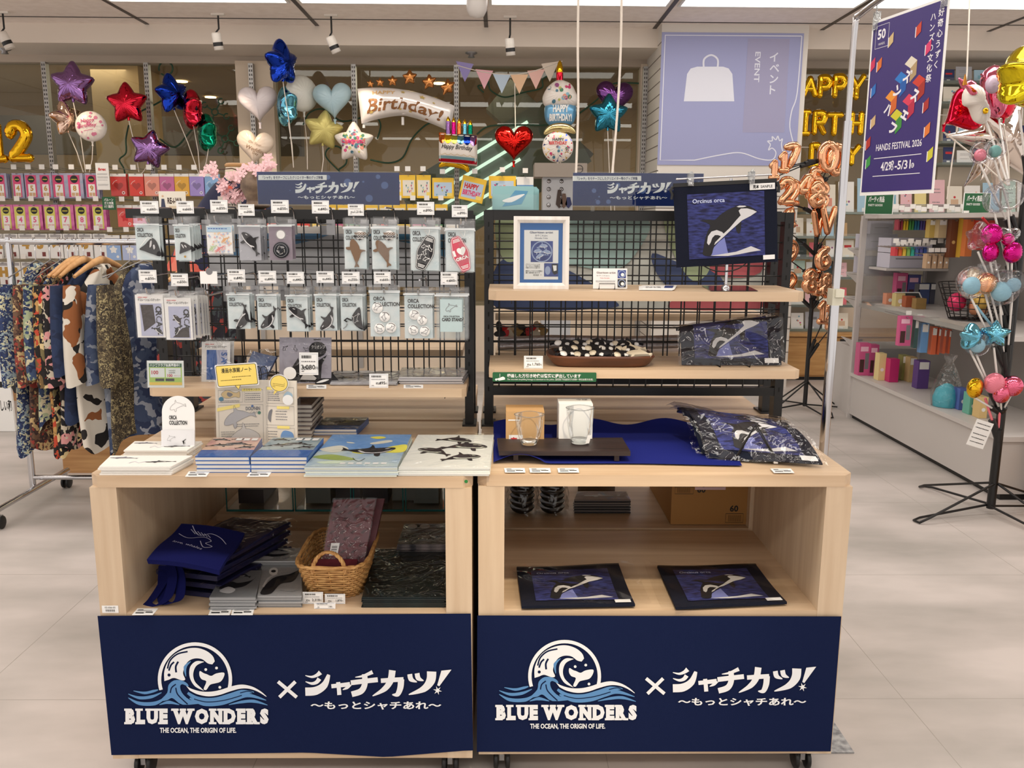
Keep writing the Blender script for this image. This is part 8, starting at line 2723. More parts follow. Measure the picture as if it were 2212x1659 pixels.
for (xa, xb, yb, yt, pal, nm) in rows:
	Y = 7.72
	z = at((xa + xb) / 2, yb, Y).z
	z = max(z, .451)
	X0, X1 = at(xa, yb, Y).x, at(xb, yb, Y).x
	t = thing('card_shelf', nm + ' greeting card shelf on the right back wall', 'shelf', ((X0 + X1) / 2, Y, z), 'card shelves')
	MB().box(X0, X1, Y - .04, 8.0, z - .02, z, SHELFM).build('board', t)
	MB().box(X0, X1, Y - .045, Y - .04, z - .02, z + .022, ACRYL).build('lip', t)
	x = X0 + .03
	i = 0
	while x < X1 - .12:
		w = rc.uniform(.09, .15)
		h = (at(xa, yt, Y).z - z) * rc.uniform(.72, 1.0)
		c = PN[pal[i % len(pal)]]
		F = Fr((x, Y + .0, z + .001), (1, 0, 0), (0, .18, 1))
		m_ = MB().fbox(F, 0, 0, w, h, .004, mat('card_' + c.replace(' ', '_'), PAST[c], .6))
		k = (i * 7 + int(yb)) % 4
		if k == 0:
			m_.rect(F, w * .2, h * .55, w * .8, h * .7, [RED, GREYINK, LBLUE][i % 3], .0008)
		elif k == 1:
			for q in range(5):
				m_.disc(F, w * rc.uniform(.2, .8), h * rc.uniform(.2, .8), w * .07, DOTS[(i + q) % 7], .0008, n=8)
		elif k == 2:
			m_.rect(F, w * .25, h * .2, w * .75, h * .5, [mat('card_cake', (214, 180, 150), .6), DOTS[3], DOTS[4]][i % 3], .0008)
			m_.disc(F, w * .5, h * .58, w * .08, RED, .0009, n=8)
		else:
			lines(m_, F, w * .2, w * .8, [h * .7, h * .6, h * .3], h * .04, GREYINK, i)
		m_.rect(F, w * .3, h * .01, w * .6, h * .12, WHITE, .0012)
		tag(m_.build('greeting_card'), '%s greeting card, %s along the %s card shelf' % (c, (ORD + ['eleventh', 'twelfth', 'thirteenth', 'fourteenth', 'fifteenth', 'sixteenth', 'seventeenth', 'eighteenth', 'nineteenth', 'twentieth'])[i], nm), 'card')
		x += w + rc.uniform(.01, .03)
		i += 1
OAKV = wood('drawer_oak', (208, 162, 104), (184, 136, 80), (1.2, 14, 14), .45)
t = thing('drawer_cabinet', 'oak drawer cabinet below the card shelves', 'cabinet', (3.3, 7.6, 0))
MB().box(2.46, 4.6, 7.62, 7.98, .03, .4, OAKV).build('body', t)
MB().box(2.45, 4.62, 7.57, 7.98, .4, .43, OAKV).build('top', t)
d_ = MB().box(2.48, 3.5, 7.6, 7.62, .05, .385, OAKV).build('drawer', t)
MB().box(3.02, 3.22, 7.594, 7.6, .345, .375, BLACK).build('handle', d_)
MB().box(2.46, 4.6, 7.63, 7.99, 0, .03, BLACK).build('plinth', t)
# ---------------------------------------------------------------- rose gold balloon tree
tx, ty = on(1716, 872, 0).x, 6.35
t = thing('balloon_tree', 'black wire display tree of rose gold number balloons beside the right rack', 'display stand', (tx, ty, 0))
ztop = at(1735, 470, ty).z
def tree_stand(t, tx, ty, ztop, r=.016, leg=.36, hub=.22):
	MB().tube([(tx, ty, .03), (tx, ty, ztop)], r, BLACK, 10).build('pole', t)
	for a in (.3, 1.87, 3.44, 5.0):
		c, s = math.cos(a), math.sin(a)
		n = Vector((-s, c, 0)) * .03
		p = Vector((tx, ty, 0))
		d = Vector((c, s, 0)) * leg
		MB().tube([tuple(p + Vector((0, 0, hub)) + n * .4), tuple(p + d * .9 + n + Vector((0, 0, .03))), tuple(p + d + n * .6 + Vector((0, 0, .008))), tuple(p + d - n * .6 + Vector((0, 0, .008))), tuple(p + d * .9 - n + Vector((0, 0, .012))), tuple(p + Vector((0, 0, .045)) - n * .4)], .006, BLACK, 6).build('leg', t)
tree_stand(t, tx, ty, ztop, .016, .31)
nb = [('1', 1672, 362, 1690, 340, 26, -.6), ('1', 1692, 345, 1706, 340, 28, -.35), ('7', 1708, 332, 1716, 340, 34, 0), ('0', 1788, 332, 1765, 395, 44, .1), ('0', 1806, 338, 1768, 395, 46, .2), ('2', 1698, 408, 1720, 460, 40, 0), ('2', 1712, 412, 1722, 460, 38, .3), ('4', 1740, 396, 1735, 460, 36, 0), ('5', 1764, 384, 1742, 460, 38, .3), ('3', 1776, 416, 1748, 460, 40, .4), ('8', 1764, 414, 1745, 462, 36, .1),
	('4', 1700, 470, 1722, 545, 38, 0), ('V', 1790, 470, 1750, 545, 42, .3), ('V', 1770, 476, 1746, 545, 40, .5), ('9', 1708, 538, 1715, 600, 32, .2), ('6', 1778, 550, 1752, 655, 34, .1), ('8', 1750, 600, 1735, 660, 34, .2), ('3', 1768, 606, 1740, 660, 36, .4), ('8', 1786, 610, 1745, 662, 34, .3), ('2', 1706, 606, 1722, 660, 30, .2), ('1', 1778, 668, 1742, 765, 34, .2), ('7', 1795, 680, 1746, 770, 36, .6)]
for i, (ch, x, y, hx, hy, sz, yw) in enumerate(nb):
	sz *= 1.2
	w = sz * .62
	foil_strokes(GLY[ch], x - w / 2, y - sz / 2 + 6, w, sz, ty - .1 + .02 * (i % 5), ROSE, .031, 'rose gold foil %s balloon, %s cluster of the balloon tree' % (ch if ch != 'V' else '1', ['top left', 'top left', 'top left', 'top right', 'top right', 'upper', 'upper', 'upper', 'upper', 'upper', 'upper', 'middle', 'middle', 'middle', 'middle', 'lower', 'lower', 'lower', 'lower', 'lower', 'bottom', 'bottom'][i]), 'number_balloon', yw, 'rose gold number balloons')
	e = at(x, y + sz / 2 + 6, ty - .1 + .02 * (i % 5))
	h0 = Vector((tx, ty, at(1730, hy, ty).z))
	m_ = MB().tube([tuple(e), tuple(h0.lerp(e, .35))], .0045, BLACK, 5).tube([tuple(h0.lerp(e, .45)), tuple(h0 + Vector((0, 0, -.02)))], .014, BLACKP, 8)
	m_.build('stick_holder', t)
# ---------------------------------------------------------------- poster on the chrome pole
Xp, Yp = .872, 2.25
t = thing('poster_stand', 'tall chrome pole stand with a silver base plate right of the tables', 'stand', (Xp, Yp, 0))
MB().box(Xp - .12, .94, 2.06, 2.34, 0, .004, GALV).build('base_plate', t)
zt = at(1850, 34, Yp).z
arm = spline([(Xp, Yp, zt - .25), (Xp, Yp, zt - .03), (Xp + .004, Yp - .025, zt), (Xp + .03, Yp - .2, zt + .025), (Xp + .065, Yp - .42, zt + .04)], 6)
MB().tube([(Xp, Yp, .004), (Xp, Yp, 1.2)], .0125, CHROME, 14).tube([(Xp, Yp, 1.2), (Xp, Yp, zt - .25)], .0105, CHROME, 14).build('pole', t)
MB().tube(arm, .0075, CHROME, 12).build('arm', t)
a = at(1810, 635, Yp - .02)
MB().box(a.x - .014, a.x + .014, Yp - .022, Yp + .016, a.z - .03, a.z + .012, mat('clamp_cream', (206, 204, 186), .5)).box(a.x - .009, a.x + .013, Yp - .03, Yp - .02, a.z - .008, a.z + .012, mat('clamp_cream', (206, 204, 186), .5)).build('clamp', t)
TL, BL_, TR, BR_ = at(1885, 48, 2.18), at(1857, 423, 2.18), at(2053, -12, 1.9), at(2016, 417, 1.9)
F = QF(BL_, BR_, TR, TL)
t = thing('festival_poster', 'purple HANDS FESTIVAL poster hanging from the chrome pole', 'poster', tuple(F.p(.5, 0)))
PUR = mat('poster_purple', (52, 38, 110), .5, vary=((60, 42, 116), 2, (1, 1, 1)))
MB().fbox(F, 0, 0, 1, 1, .0012, WHITE).build('sheet', t)
m_ = MB()
m_.rect(F, .025, .02, .975, .985, PUR, .0006)
AS = .62
class PFr:
	n = F.n
	def __init__(s, x, y):
		s.x, s.y = x, y
	def p(s, a, b, z=0.0):
		return F.p(s.x + a / AS, s.y + b, z)
W2 = mat('poster_white', (236, 234, 240), .6)
P_ = PFr(.07, .84)
m_.line(P_, [(0, 0), (.115, 0), (.115, .125), (0, .125)], .003, W2, .001, True)
m_.text(P_, '50', .018, .05, .05, W2, .001, w=.03, width=.07)
m_.text(P_, 'HANDS', .03, .015, .013, W2, .001, width=.055)
for i, ch in enumerate('好奇心うずく'):
	m_.text(PFr(.885, .91 - i * .052), ch, 0, 0, .03, W2, .001, w=.015)
for i, ch in enumerate('ハンズの文化祭'):
	m_.text(PFr(.795, .9 - i * .052), ch, 0, 0, .03, W2, .001, w=.015)
for ch, x, y, c, c2 in (('ズ', .56, .66, (222, 214, 196), (176, 150, 110)), ('ン', .44, .59, (40, 120, 200), (30, 90, 170)), ('ハ', .33, .5, (232, 150, 50), (206, 100, 40)), ('ス', .68, .55, (200, 60, 44), (160, 44, 36)), ('ェ', .57, .46, (214, 60, 90), (180, 40, 70)), ('フ', .42, .39, (206, 200, 50), (60, 140, 60))):
	P_ = PFr(x, y)
	ma, mb = mat('cube_%s_a' % hex(ord(ch)), c, .6), mat('cube_%s_b' % hex(ord(ch)), c2, .6)
	m_.poly(P_, [(-.03, .05), (.02, .085), (.07, .055), (.02, .02)], ma, .0012)
	m_.poly(P_, [(.02, .02), (.07, .055), (.07, -.02), (.02, -.055)], mb, .0012)
	m_.poly(P_, [(-.03, .05), (.02, .02), (.02, -.055), (-.03, -.025)], PUR, .0012)
	m_.text(P_, ch, -.036, -.03, .052, W2, .0016, w=.05, width=.056, rot=-.5)
for x, y, c in ((.3, .86, (206, 180, 130)), (.66, .87, (196, 66, 44)), (.8, .76, (214, 60, 110)), (.16, .74, (214, 110, 44)), (.1, .6, (40, 110, 190)), (.13, .42, (206, 176, 130)), (.83, .46, (170, 48, 44)), (.87, .33, (220, 120, 50)), (.08, .3, (180, 50, 40)), (.1, .19, (60, 150, 70)), (.93, .2, (206, 200, 60)), (.06, .75, (206, 50, 90))):
	P_ = PFr(x, y)
	mm = mat('book_%d_%d' % (int(x * 100), int(y * 100)), c, .6)
	m_.poly(P_, [(-.02, -.035), (.018, -.01), (.018, .045), (-.02, .02)], mm, .0012)
	m_.poly(P_, [(-.026, -.033), (-.02, -.035), (-.02, .02), (-.026, .022)], W2, .0012)
m_.text(PFr(.2, .255), 'HANDS FESTIVAL 2026', 0, 0, .036, W2, .001, w=.012, width=.38)
m_.rect(F, .18, .21, .82, .214, W2, .001)
m_.rect(F, .18, .108, .82, .112, W2, .001)
m_.text(PFr(.29, .14), '4/29', 0, 0, .046, W2, .001, w=.02, width=.09)
for (x, y, ch) in ((.45, .178, '水'), (.45, .15, '祝'), (.72, .155, '日')):
	m_.disc(F, x, y, .02, W2, .001, .0135)
	m_.text(PFr(x - .013, y - .007), ch, 0, 0, .013, PUR, .0014, w=.02)
m_.text(PFr(.485, .14), '-5/31', 0, 0, .046, W2, .001, w=.02, width=.13)
m_.build('print', t)
for u_ in (.06, .95):
	q = F.p(u_, .985)
	m_ = MB()
	m_.box(q.x - .006, q.x + .006, q.y - .008, q.y + .008, q.z - .016, q.z + .026, CLIPM)
	m_.tube([(q.x, q.y, q.z + .02), (Xp + (q.y - Yp) * -.15, q.y, q.z + .05 if u_ < .5 else q.z + .035)], .0015, STEEL, 5)
	m_.build('clip', t)
# ---------------------------------------------------------------- grey gondola along the right aisle
GX0 = 2.53
GREYG = mat('gondola_grey', (200, 195, 192), .45)
PLX = film('ribbed_acrylic', (236, 236, 236), gloss=.06, scale=3, strength=.4, rough=.15, haze=.22)
t = thing('gondola_shelf', 'long grey shop gondola with two shelves of party goods on the right aisle', 'shelving unit', (3.0, 5.1, 0))
MB().box(GX0 + .02, 3.4, 4.2, 6.1, 0, .03, BLACK).build('plinth', t)
MB().box(GX0, 3.4, 4.2, 6.1, .03, .31, GREYG).build('base_panel', t)
MB().box(GX0 - .02, 3.4, 4.18, 6.1, .31, .335, GREYG).build('base_shelf', t)
MB().box(GX0 - .03, 3.0, 4.2, 6.0, .815, .84, GREYG).build('middle_shelf', t)
MB().box(GX0 - .034, GX0 - .03, 4.2, 6.0, .815, .86, ACRYL).build('shelf_lip', t)
MB().box(3.0, 3.03, 4.2, 6.12, .335, 1.42, mat('gondola_back', (150, 146, 142), .6)).build('back_panel', t)
for x in (GX0, 3.0):
	MB().box(x - .015, x + .02, 6.09, 6.12, 0, 1.44, GREYG).build('post', t)
MB().box(GX0, 3.03, 4.2, 6.12, 1.42, 1.445, GREYG).build('top_rail', t)
MB().box(GX0 + .02, 2.99, 6.095, 6.1, .34, 1.42, PLX).build('end_pane', t)
t = thing('gondola_end_unit', 'grey end unit with curved brackets beyond the long gondola', 'shelving unit', (2.8, 6.35, 0))
MB().box(GX0 + .03, 3.4, 6.13, 6.52, 0, .5, GREYG).build('base', t)
for z in (.84, 1.02, 1.2):
	MB().box(GX0 + .05, 3.0, 6.13, 6.48, z, z + .012, GREYG).build('shelf', t)
for z in (.55, .84, 1.02, 1.2):
	F = Fr((GX0 + .04, 6.13, z), (0, 1, 0), (0, 0, 1))
	MB().prism(F, [(0, 0), (.3, 0), (.2, -.02), (.08, -.06), (0, -.12)], .012, GREYG).build('bracket', t)
WBOX = mat('lilac_white_box', (208, 206, 220), .6)
for i, (x, y, z, w, h, d, lab) in enumerate(((2.6, 6.2, 1.213, .22, .1, .2, 'white storage box on the top end shelf, lower one'), (2.62, 6.2, 1.315, .16, .09, .18, 'white storage box on the top end shelf, upper one'), (2.6, 6.2, 1.033, .26, .12, .2, 'lilac white box on the second end shelf'))):
	tag(MB().box(x, x + w, y, y + d, z, z + h, WBOX).box(x + .03, x + w - .03, y - .0006, y, z + h * .45, z + h * .5, GREYINK).build('storage_box'), lab, 'box')
for k in range(2):
	tag(MB().box(2.62, 2.9, 5.85, 6.05, .842 + .102 * k + .25, .94 + .102 * k + .25, WBOX).box(2.66, 2.86, 5.849, 5.85, .9 + .102 * k + .25, .906 + .102 * k + .25, GREYINK).build('storage_box'), ['lilac box behind the ribbed end pane, lower of two', 'lilac box behind the ribbed end pane, upper of two'][k], 'box')
t = thing('inner_shelf', 'grey inner shelf under the lilac boxes in the gondola', 'shelf', (2.8, 5.95, 1.07))
MB().box(2.58, 3.0, 5.8, 6.08, 1.075, 1.09, GREYG).build('board', t)
for sx, lab in (((1870, 1932, 418, 459), 'green PARTY GOODS sign on the gondola top, left one'), ((2083, 2142, 416, 456), 'green PARTY GOODS sign on the gondola top, behind the clear balloons')):
	x0, x1, y0, y1 = sx
	F, w, h = st(x0, x1, y0, 5.9 if x0 < 2000 else 5.2, 1.446)
	t = thing('party_sign', lab, 'sign', tuple(F.p(w / 2, 0)))
	m_ = MB().fbox(F, 0, 0, w, h, .004, WHITE).rect(F, w * .03, h * .03, w * .97, h * .97, GREEN)
	m_.text(F, 'パーティ用品', w * .12, h * .62, h * .2, WHITE, .001, w=.03, width=w * .55).text(F, 'PARTY GOODS', w * .12, h * .4, h * .1, WHITE, .001, w=.02, width=w * .5)
	m_.build('panel', t)
def goods(x0, x1, yt, yb, z, c, lab, cat='packet', depth=.05, art=0, name='party_pack', Y=None, hang=False, c2=WHITE, grp=None):
	if Y is None:
		p = on((x0 + x1) / 2, yb, z)
		Y = max(4.25, min(5.95, p.y))
	a, b = at(x0, yb, Y), at(x1, yt, Y)
	zz = a.z if hang else z + .001
	mm = c if not isinstance(c, tuple) else mat('goods_%d_%d_%d' % c, c, .45)
	F = Fr((a.x, Y, zz), (1, 0, 0), (0, 0, 1))
	w, h = b.x - a.x, max(.02, b.z - zz)
	m_ = MB().fbox(F, 0, 0, w, h, depth, mm)
	if art == 1:
		m_.rect(F, w * .08, h * .7, w * .92, h * .96, WHITE, .0006)
	elif art == 2:
		m_.rect(F, w * .1, h * .1, w * .5, h * .5, mat('goods_brown', (70, 40, 40), .5), .0006)
		m_.rect(F, w * .55, h * .2, w * .9, h * .7, GREYINK, .0006)
		m_.rect(F, w * .1, h * .75, w * .8, h * .9, mat('goods_pale', (240, 190, 210), .5), .0006)
	elif art == 3:
		m_.disc(F, w * .5, h * .4, min(w, h) * .25, c2, .0006, n=14)
	if hang:
		m_.tube([(a.x + w / 2, 2.0 if False else Y - .02, zz + h - .008), (a.x + w / 2, Y + .3, zz + h)], .003, STEEL, 5)
		m_.box(a.x + w / 2 - .016, a.x + w / 2 + .016, Y - .024, Y - .021, zz + h + .01, zz + h + .035, TAGW)
	o = m_.build(name)
	return tag(o, lab, cat, grp)
RB = [(150, 50, 70), (232, 200, 60), (90, 170, 90), (70, 150, 190), (120, 110, 190), (200, 60, 50)]
RN = ['maroon', 'yellow', 'green', 'blue', 'violet', 'red']
for i in range(12):
	goods(1940 + i * 6, 1945 + i * 6, 474, 497, 0, RB[i // 2], '%s whistle pack in the upper rainbow row, %s of its colour' % (RN[i // 2], ['left', 'right'][i % 2]), depth=.06, Y=5.6, hang=True)
RB2 = [(214, 70, 80), (226, 110, 60), (236, 200, 80), (150, 200, 110), (70, 190, 170), (110, 140, 210), (120, 120, 196), (80, 110, 190)]
RN2 = ['red', 'orange', 'yellow', 'lime', 'aqua', 'sky', 'violet', 'deep blue']
for i in range(8):
	goods(1932 + i * 9, 1940 + i * 9, 534, 553, 0, RB2[i], RN2[i] + ' pack in the lower rainbow row of the gondola', depth=.06, Y=5.5, hang=True)
for i, (x0, x1, yt, yb, c, lab) in enumerate(((2006, 2022, 474, 514, (196, 170, 90), 'gold topped tall pack hanging right of the rainbow row'), (2026, 2047, 474, 514, (200, 180, 140), 'beige hanging pack left of the dark brown box'), (2049, 2072, 474, 556, (110, 60, 36), 'dark brown tall party box in the gondola'), (2073, 2082, 468, 556, (214, 170, 60), 'amber narrow pack beside the dark brown box'), (2083, 2106, 474, 554, (226, 130, 70), 'orange striped tall pack in the gondola'), (2108, 2150, 476, 540, (214, 70, 60), 'red wide pack behind the pink balloons'))):
	goods(x0, x1, yt, yb, 0, c, lab, depth=.05, Y=5.35 - i * .05, hang=True, art=3 if i > 1 else 1, c2=mat('goods_gold', (210, 180, 120), .4))
for i in range(4):
	goods(2000 + i * 13, 2012 + i * 13, 548, 580, 0, (190, 160, 130), ORD[i] + ' clear pack of round white discs under the tall packs', depth=.05, Y=5.3, hang=True, art=3)
for x0, x1, yt, yb, c, art, lab in ((1935, 1962, 590, 632, (206, 90, 140), 2, 'pink costume box with dark curls on the middle shelf'), (1960, 1990, 594, 634, (80, 80, 140), 2, 'blue costume box beside the pink one on the middle shelf'), (1982, 2010, 612, 640, (70, 84, 130), 1, 'dark blue small pack with price tags on the middle shelf'), (2008, 2030, 612, 645, (76, 76, 90), 1, 'slate pack beside the wire basket'), (1914, 1932, 634, 658, (220, 150, 120), 3, 'peach small bag at the middle shelf front'), (1934, 1956, 634, 662, (214, 200, 140), 3, 'lemon small bag at the middle shelf front'),
				(1956, 1978, 640, 664, (170, 90, 60), 0, 'rust small bag at the middle shelf front'), (1978, 2002, 645, 668, (150, 120, 70), 0, 'bronze small bag at the middle shelf front')):
	goods(x0, x1, yt, yb, .84, c, lab, art=art, depth=.06)
a = on(1905, 650, .842)
F = Fr((a.x - .05, 5.75, .842), (1, 0, 0), (0, .75, .6))
tag(MB().fbox(F, 0, 0, .17, .14, .008, WHITE).rect(F, .01, .01, .16, .13, mat('screen_dark', (70, 72, 72), .2)).build('small_screen'), 'small white framed dark screen leaning at the shelf end', 'screen')
for x0, x1, yt, yb, c, art, lab in ((1940, 1972, 683, 747, (206, 90, 140), 2, 'tall pink costume box hanging below the middle shelf'), (1973, 1986, 690, 752, (60, 90, 90), 1, 'dark teal narrow pack below the middle shelf'), (1987, 2008, 698, 762, (110, 160, 214), 1, 'blue balloon pack below the middle shelf'), (2010, 2026, 706, 766, (226, 110, 70), 1, 'orange balloon pack, left of the orange four'), (2024, 2034, 708, 766, (220, 100, 60), 1, 'orange balloon pack, second of the orange four'), (2036, 2046, 710, 764, (226, 110, 70), 1, 'orange balloon pack, third of the orange four'), (2047, 2056, 712, 764, (220, 100, 60), 1, 'orange balloon pack, right of the orange four')):
	goods(x0, x1, yt, yb, 0, c, lab, art=art, depth=.04, Y=5.2, hang=True)
for x0, x1, yt, yb, c, art, lab in ((1853, 1882, 742, 808, (206, 90, 140), 2, 'pink costume box at the left end of the bottom shelf'), (1876, 1900, 745, 812, (190, 80, 130), 2, 'second pink costume box on the bottom shelf'), (1896, 1916, 764, 822, (230, 210, 150), 3, 'cream treat bag on the bottom shelf'), (1920, 1944, 776, 826, (196, 40, 110), 0, 'magenta round container on the bottom shelf'), (1946, 1966, 768, 822, (150, 150, 90), 1, 'olive costume pack with white header'), (1962, 1982, 772, 826, (196, 170, 120), 1, 'tan costume pack with white header'), (1980, 2010, 780, 840, (88, 60, 130), 1, 'purple costume pack with white header'),
				(2070, 2092, 840, 886, (90, 110, 180), 3, 'blue pastel gift box in the clear tray'), (2092, 2114, 850, 896, (110, 180, 160), 3, 'green pastel gift box in the clear tray'), (2114, 2136, 858, 904, (220, 190, 130), 3, 'cream pastel gift box in the clear tray'), (2076, 2096, 786, 828, (214, 120, 110), 3, 'coral gift box on the back row of the tray'), (2096, 2112, 790, 834, (150, 110, 160), 3, 'mauve gift box on the back row of the tray')):
	goods(x0, x1, yt, yb, .335, c, lab, 'box' if 'box' in lab else 'packet', art=art, depth=.07)
p = on(2050, 880, .336)
t = thing('treat_bag', 'clear bag with a turquoise filled base beside the pastel boxes', 'bag', (p.x, p.y, .336))
MB().lathe((p.x, p.y + .04, .337), [(.07, 0), (.075, .05), (.06, .1), (.02, .13), (.001, .135)], mat('turquoise', (70, 180, 200), .5), 16).build('contents', t)
MB().lathe((p.x, p.y + .04, .337), [(.08, 0), (.09, .08), (.05, .2), (.02, .26), (.04, .3)], CRINKLE, 20).build('clear_bag', t)
for i in range(22):
	x, y = (1932 + i * 12, 446 + (i % 3) * 3) if i < 14 else (1932 + (i - 14) * 16, 520 + (i % 2) * 3)
	if 1925 < x < 2080 or i < 14:
		a = at(x, y, 5.4)
		m_ = MB().tube([(3.0, 5.4, a.z + .01), (a.x, 5.38, a.z + .01)], .0025, STEEL, 5).box(a.x - .017, a.x + .017, 5.375, 5.378, a.z - .014, a.z + .014, TAGW)
		tag(m_.build('price_hook'), 'wire hook with a small blank price tag, ' + ('top' if i < 14 else 'second') + ' hook row of the gondola', 'hook', 'price hooks of the ' + ('top' if i < 14 else 'second') + ' gondola row')
# wire basket of balloons
p = on(2088, 694, .842)
p = Vector((2.72, 4.95, .842))
t = thing('wire_basket', 'black wire basket of film-wrapped balloons on the middle shelf', 'basket', tuple(p))
m_ = MB()
for k in range(7):
	z, r = .004 + k * .034, .12 + .012 * k
	m_.tube([(p.x + r * math.cos(a * .3142), p.y + r * math.sin(a * .3142), p.z + z) for a in range(20)], .0028, BLACK, 5, True)
for a in range(20):
	c, s = math.cos(a * .3142), math.sin(a * .3142)
	m_.tube([(p.x + .12 * c, p.y + .12 * s, p.z + .004), (p.x + .192 * c, p.y + .192 * s, p.z + .208)], .0026, BLACK, 5)
	m_.tube([(p.x, p.y, p.z + .004), (p.x + .12 * c, p.y + .12 * s, p.z + .004)], .0026, BLACK, 5)
m_.build('wire', t)
rk = random.Random(8)
for i, (nm, c) in enumerate((('peach', (232, 160, 120)), ('rose pink', (226, 60, 110)), ('gold', (220, 180, 90)), ('blue', (40, 110, 190)), ('white', (232, 226, 222)), ('coral', (226, 110, 90)), ('pale pink', (236, 190, 190)), ('cream', (230, 214, 190)))):
	x, y, z = p.x + .085 * math.cos(i * 2.4) * (.4 + .6 * (i % 2)), p.y + .085 * math.sin(i * 2.4), p.z + .07 + .026 * i
	f = Fr((x, y, z), (1, .3 * i, 0), (0, .3, 1))
	m_ = MB()
	pillow(m_, f, ROUND[::2], .055, .045, mat('stuff_' + nm.replace(' ', '_'), c, .3, .3))
	tag(m_.build('wrapped_balloon'), nm + ' film-wrapped balloon in the black wire basket', 'balloon')
# ---------------------------------------------------------------- black balloon stand in the right foreground
bx, by = on(2141, 1112, 0).x, 3.98
t = thing('balloon_stand', 'black wire stand holding stick balloons in the right foreground', 'display stand', (bx, by, 0))
tree_stand(t, bx, by, at(2190, 330, by).z, .02, .44, .16)
a = at(2100, 930, by - .05)
F = Fr((a.x, by - .05, a.z), (.94, .2, -.3), (.3, 0, .94))
m_ = MB().fbox(F, .0, -.07, .1, .06, .0015, WHITE)
lines(m_, F, .01, .09, [-.05, -.03, -.01, .02, .04], .006, INK, 4)
m_.build('hanging_leaflet', t)
def stick(x, y, hx, hy, m):
	e, h0 = at(x, y, by - .02), Vector((bx, by, at(hx, hy, by).z))
	MB().tube([tuple(e), tuple(h0.lerp(e, .4))], .006, m, 6).tube([tuple(h0.lerp(e, .48)), tuple(h0)], .018, BLACKP, 8).build('stick', t)
PINKM, BABY, WHS = mat('pink_stick', (236, 120, 130), .4), mat('blue_stick', (150, 196, 220), .4), mat('white_stick', (232, 228, 224), .4)
CLB = film('clear_balloon', (250, 250, 252), gloss=.05, scale=8, strength=.35, rough=.04)
MINI = mat('mini_pink', (232, 130, 150), .25, .3)
SKY = mat('mini_sky', (150, 205, 225), .4)
def mini(x, y, r, shape, m, lab, yw=0.0, fill=None, Y=None):
	c = at(x, y, Y or by - .06)
	s = r * 1.15 * (Y or by) / FPX
	f = Fr(c, (math.cos(yw), math.sin(yw), 0), (0, 0, 1))
	t_ = thing('stick_balloon', lab, 'balloon', tuple(c))
	m_ = MB()
	pillow(m_, f, shape, s, s * .6, m)
	m_.build('envelope', t_)
	if fill:
		m_ = MB()
		pillow(m_, Fr(c - Vector((0, 0, s * .2)), f.u, f.v), ROUND[::2], s * .55, s * .4, fill)
		m_.build('filling', t_)
	z0 = c - Vector((0, 0, s * .9))
	h0 = Vector((bx, by, max(.5, c.z - .42)))
	MB().tube([tuple(z0), tuple(h0.lerp(z0, .3))], .005, WHS, 6).build('stick', t_)
	MB().tube([tuple(h0.lerp(z0, .35)), tuple(h0)], .014, BLACKP, 8).build('holder', t_)
for a in ((2116, 512, 30, STAR, CLB, 'clear star balloon left of the magenta ones', .3, None), (2142, 506, 20, ROUND, MAGF, 'magenta round balloon, left of the pair', 0, None), (2178, 512, 22, HEART, CLB, 'clear drop balloon with a pink filling, right of the magenta one', 0, MAGF), (2140, 545, 18, ROUND, MAGF, 'magenta balloon below the pair', .4, None), (2188, 545, 20, ROUND, MAGF, 'deep magenta balloon behind the black pole', .3, None),
		(2136, 580, 24, STAR, CLB, 'clear star balloon above the rose gold oval', .2, None), (2130, 612, 20, ROUND, ROSE, 'rose gold oval balloon in the middle of the stand', 0, None), (2100, 610, 30, ROUND, CLB, 'clear bubble balloon with pale blue filling, left', 0, SKY), (2164, 622, 34, ROUND, CLB, 'clear bubble balloon with blue feathers, right of the rose gold oval', 0, SKY), (2190, 610, 24, ROUND, CLB, 'clear bubble balloon at the right, beside the black pole', 0, SKY),
		(2098, 728, 28, STAR, LBLF, 'sky blue foil star balloon, lower left', .5, None), (2150, 722, 28, STAR, LBLF, 'sky blue foil star balloon, lower right', -.4, None), (2112, 740, 26, ROUND, CLB, 'clear bubble balloon in front of the sky blue stars', 0, SKY), (2148, 828, 20, ROUND, MINI, 'pink round balloon at the stand bottom, left of three', 0, None), (2164, 850, 19, ROUND, foil('mini_rose', (230, 110, 140)), 'pink foil balloon at the stand bottom, lowest of three', .3, None), (2186, 834, 20, ROUND, foil('mini_rose', (230, 110, 140)), 'pink foil balloon at the stand bottom, right of three', -.3, None),
		(2106, 838, 20, ROUND, GOLDF, 'gold foil balloon behind the pink three', .6, None), (2150, 430, 26, ROUND, CLB, 'clear bow balloon under the silver star points, left', .3, None), (2180, 420, 28, ROUND, CLB, 'clear bow balloon under the silver star points, right', -.2, None), (2118, 330, 20, ROUND, CLB, 'clear bubble with a pink ball inside, below the unicorn', 0, MINI), (2150, 322, 20, ROUND, CLB, 'clear bubble with a teal ball inside, below the unicorn', 0, mat('teal_ball', (110, 176, 170), .5))):
	mini(*a)
for x, y, m in ((2122, 470, RED), (2108, 660, BABY), (2128, 860, PINKM), (2160, 880, PINKM)):
	stick(x, y, 2141, y + 90, m)
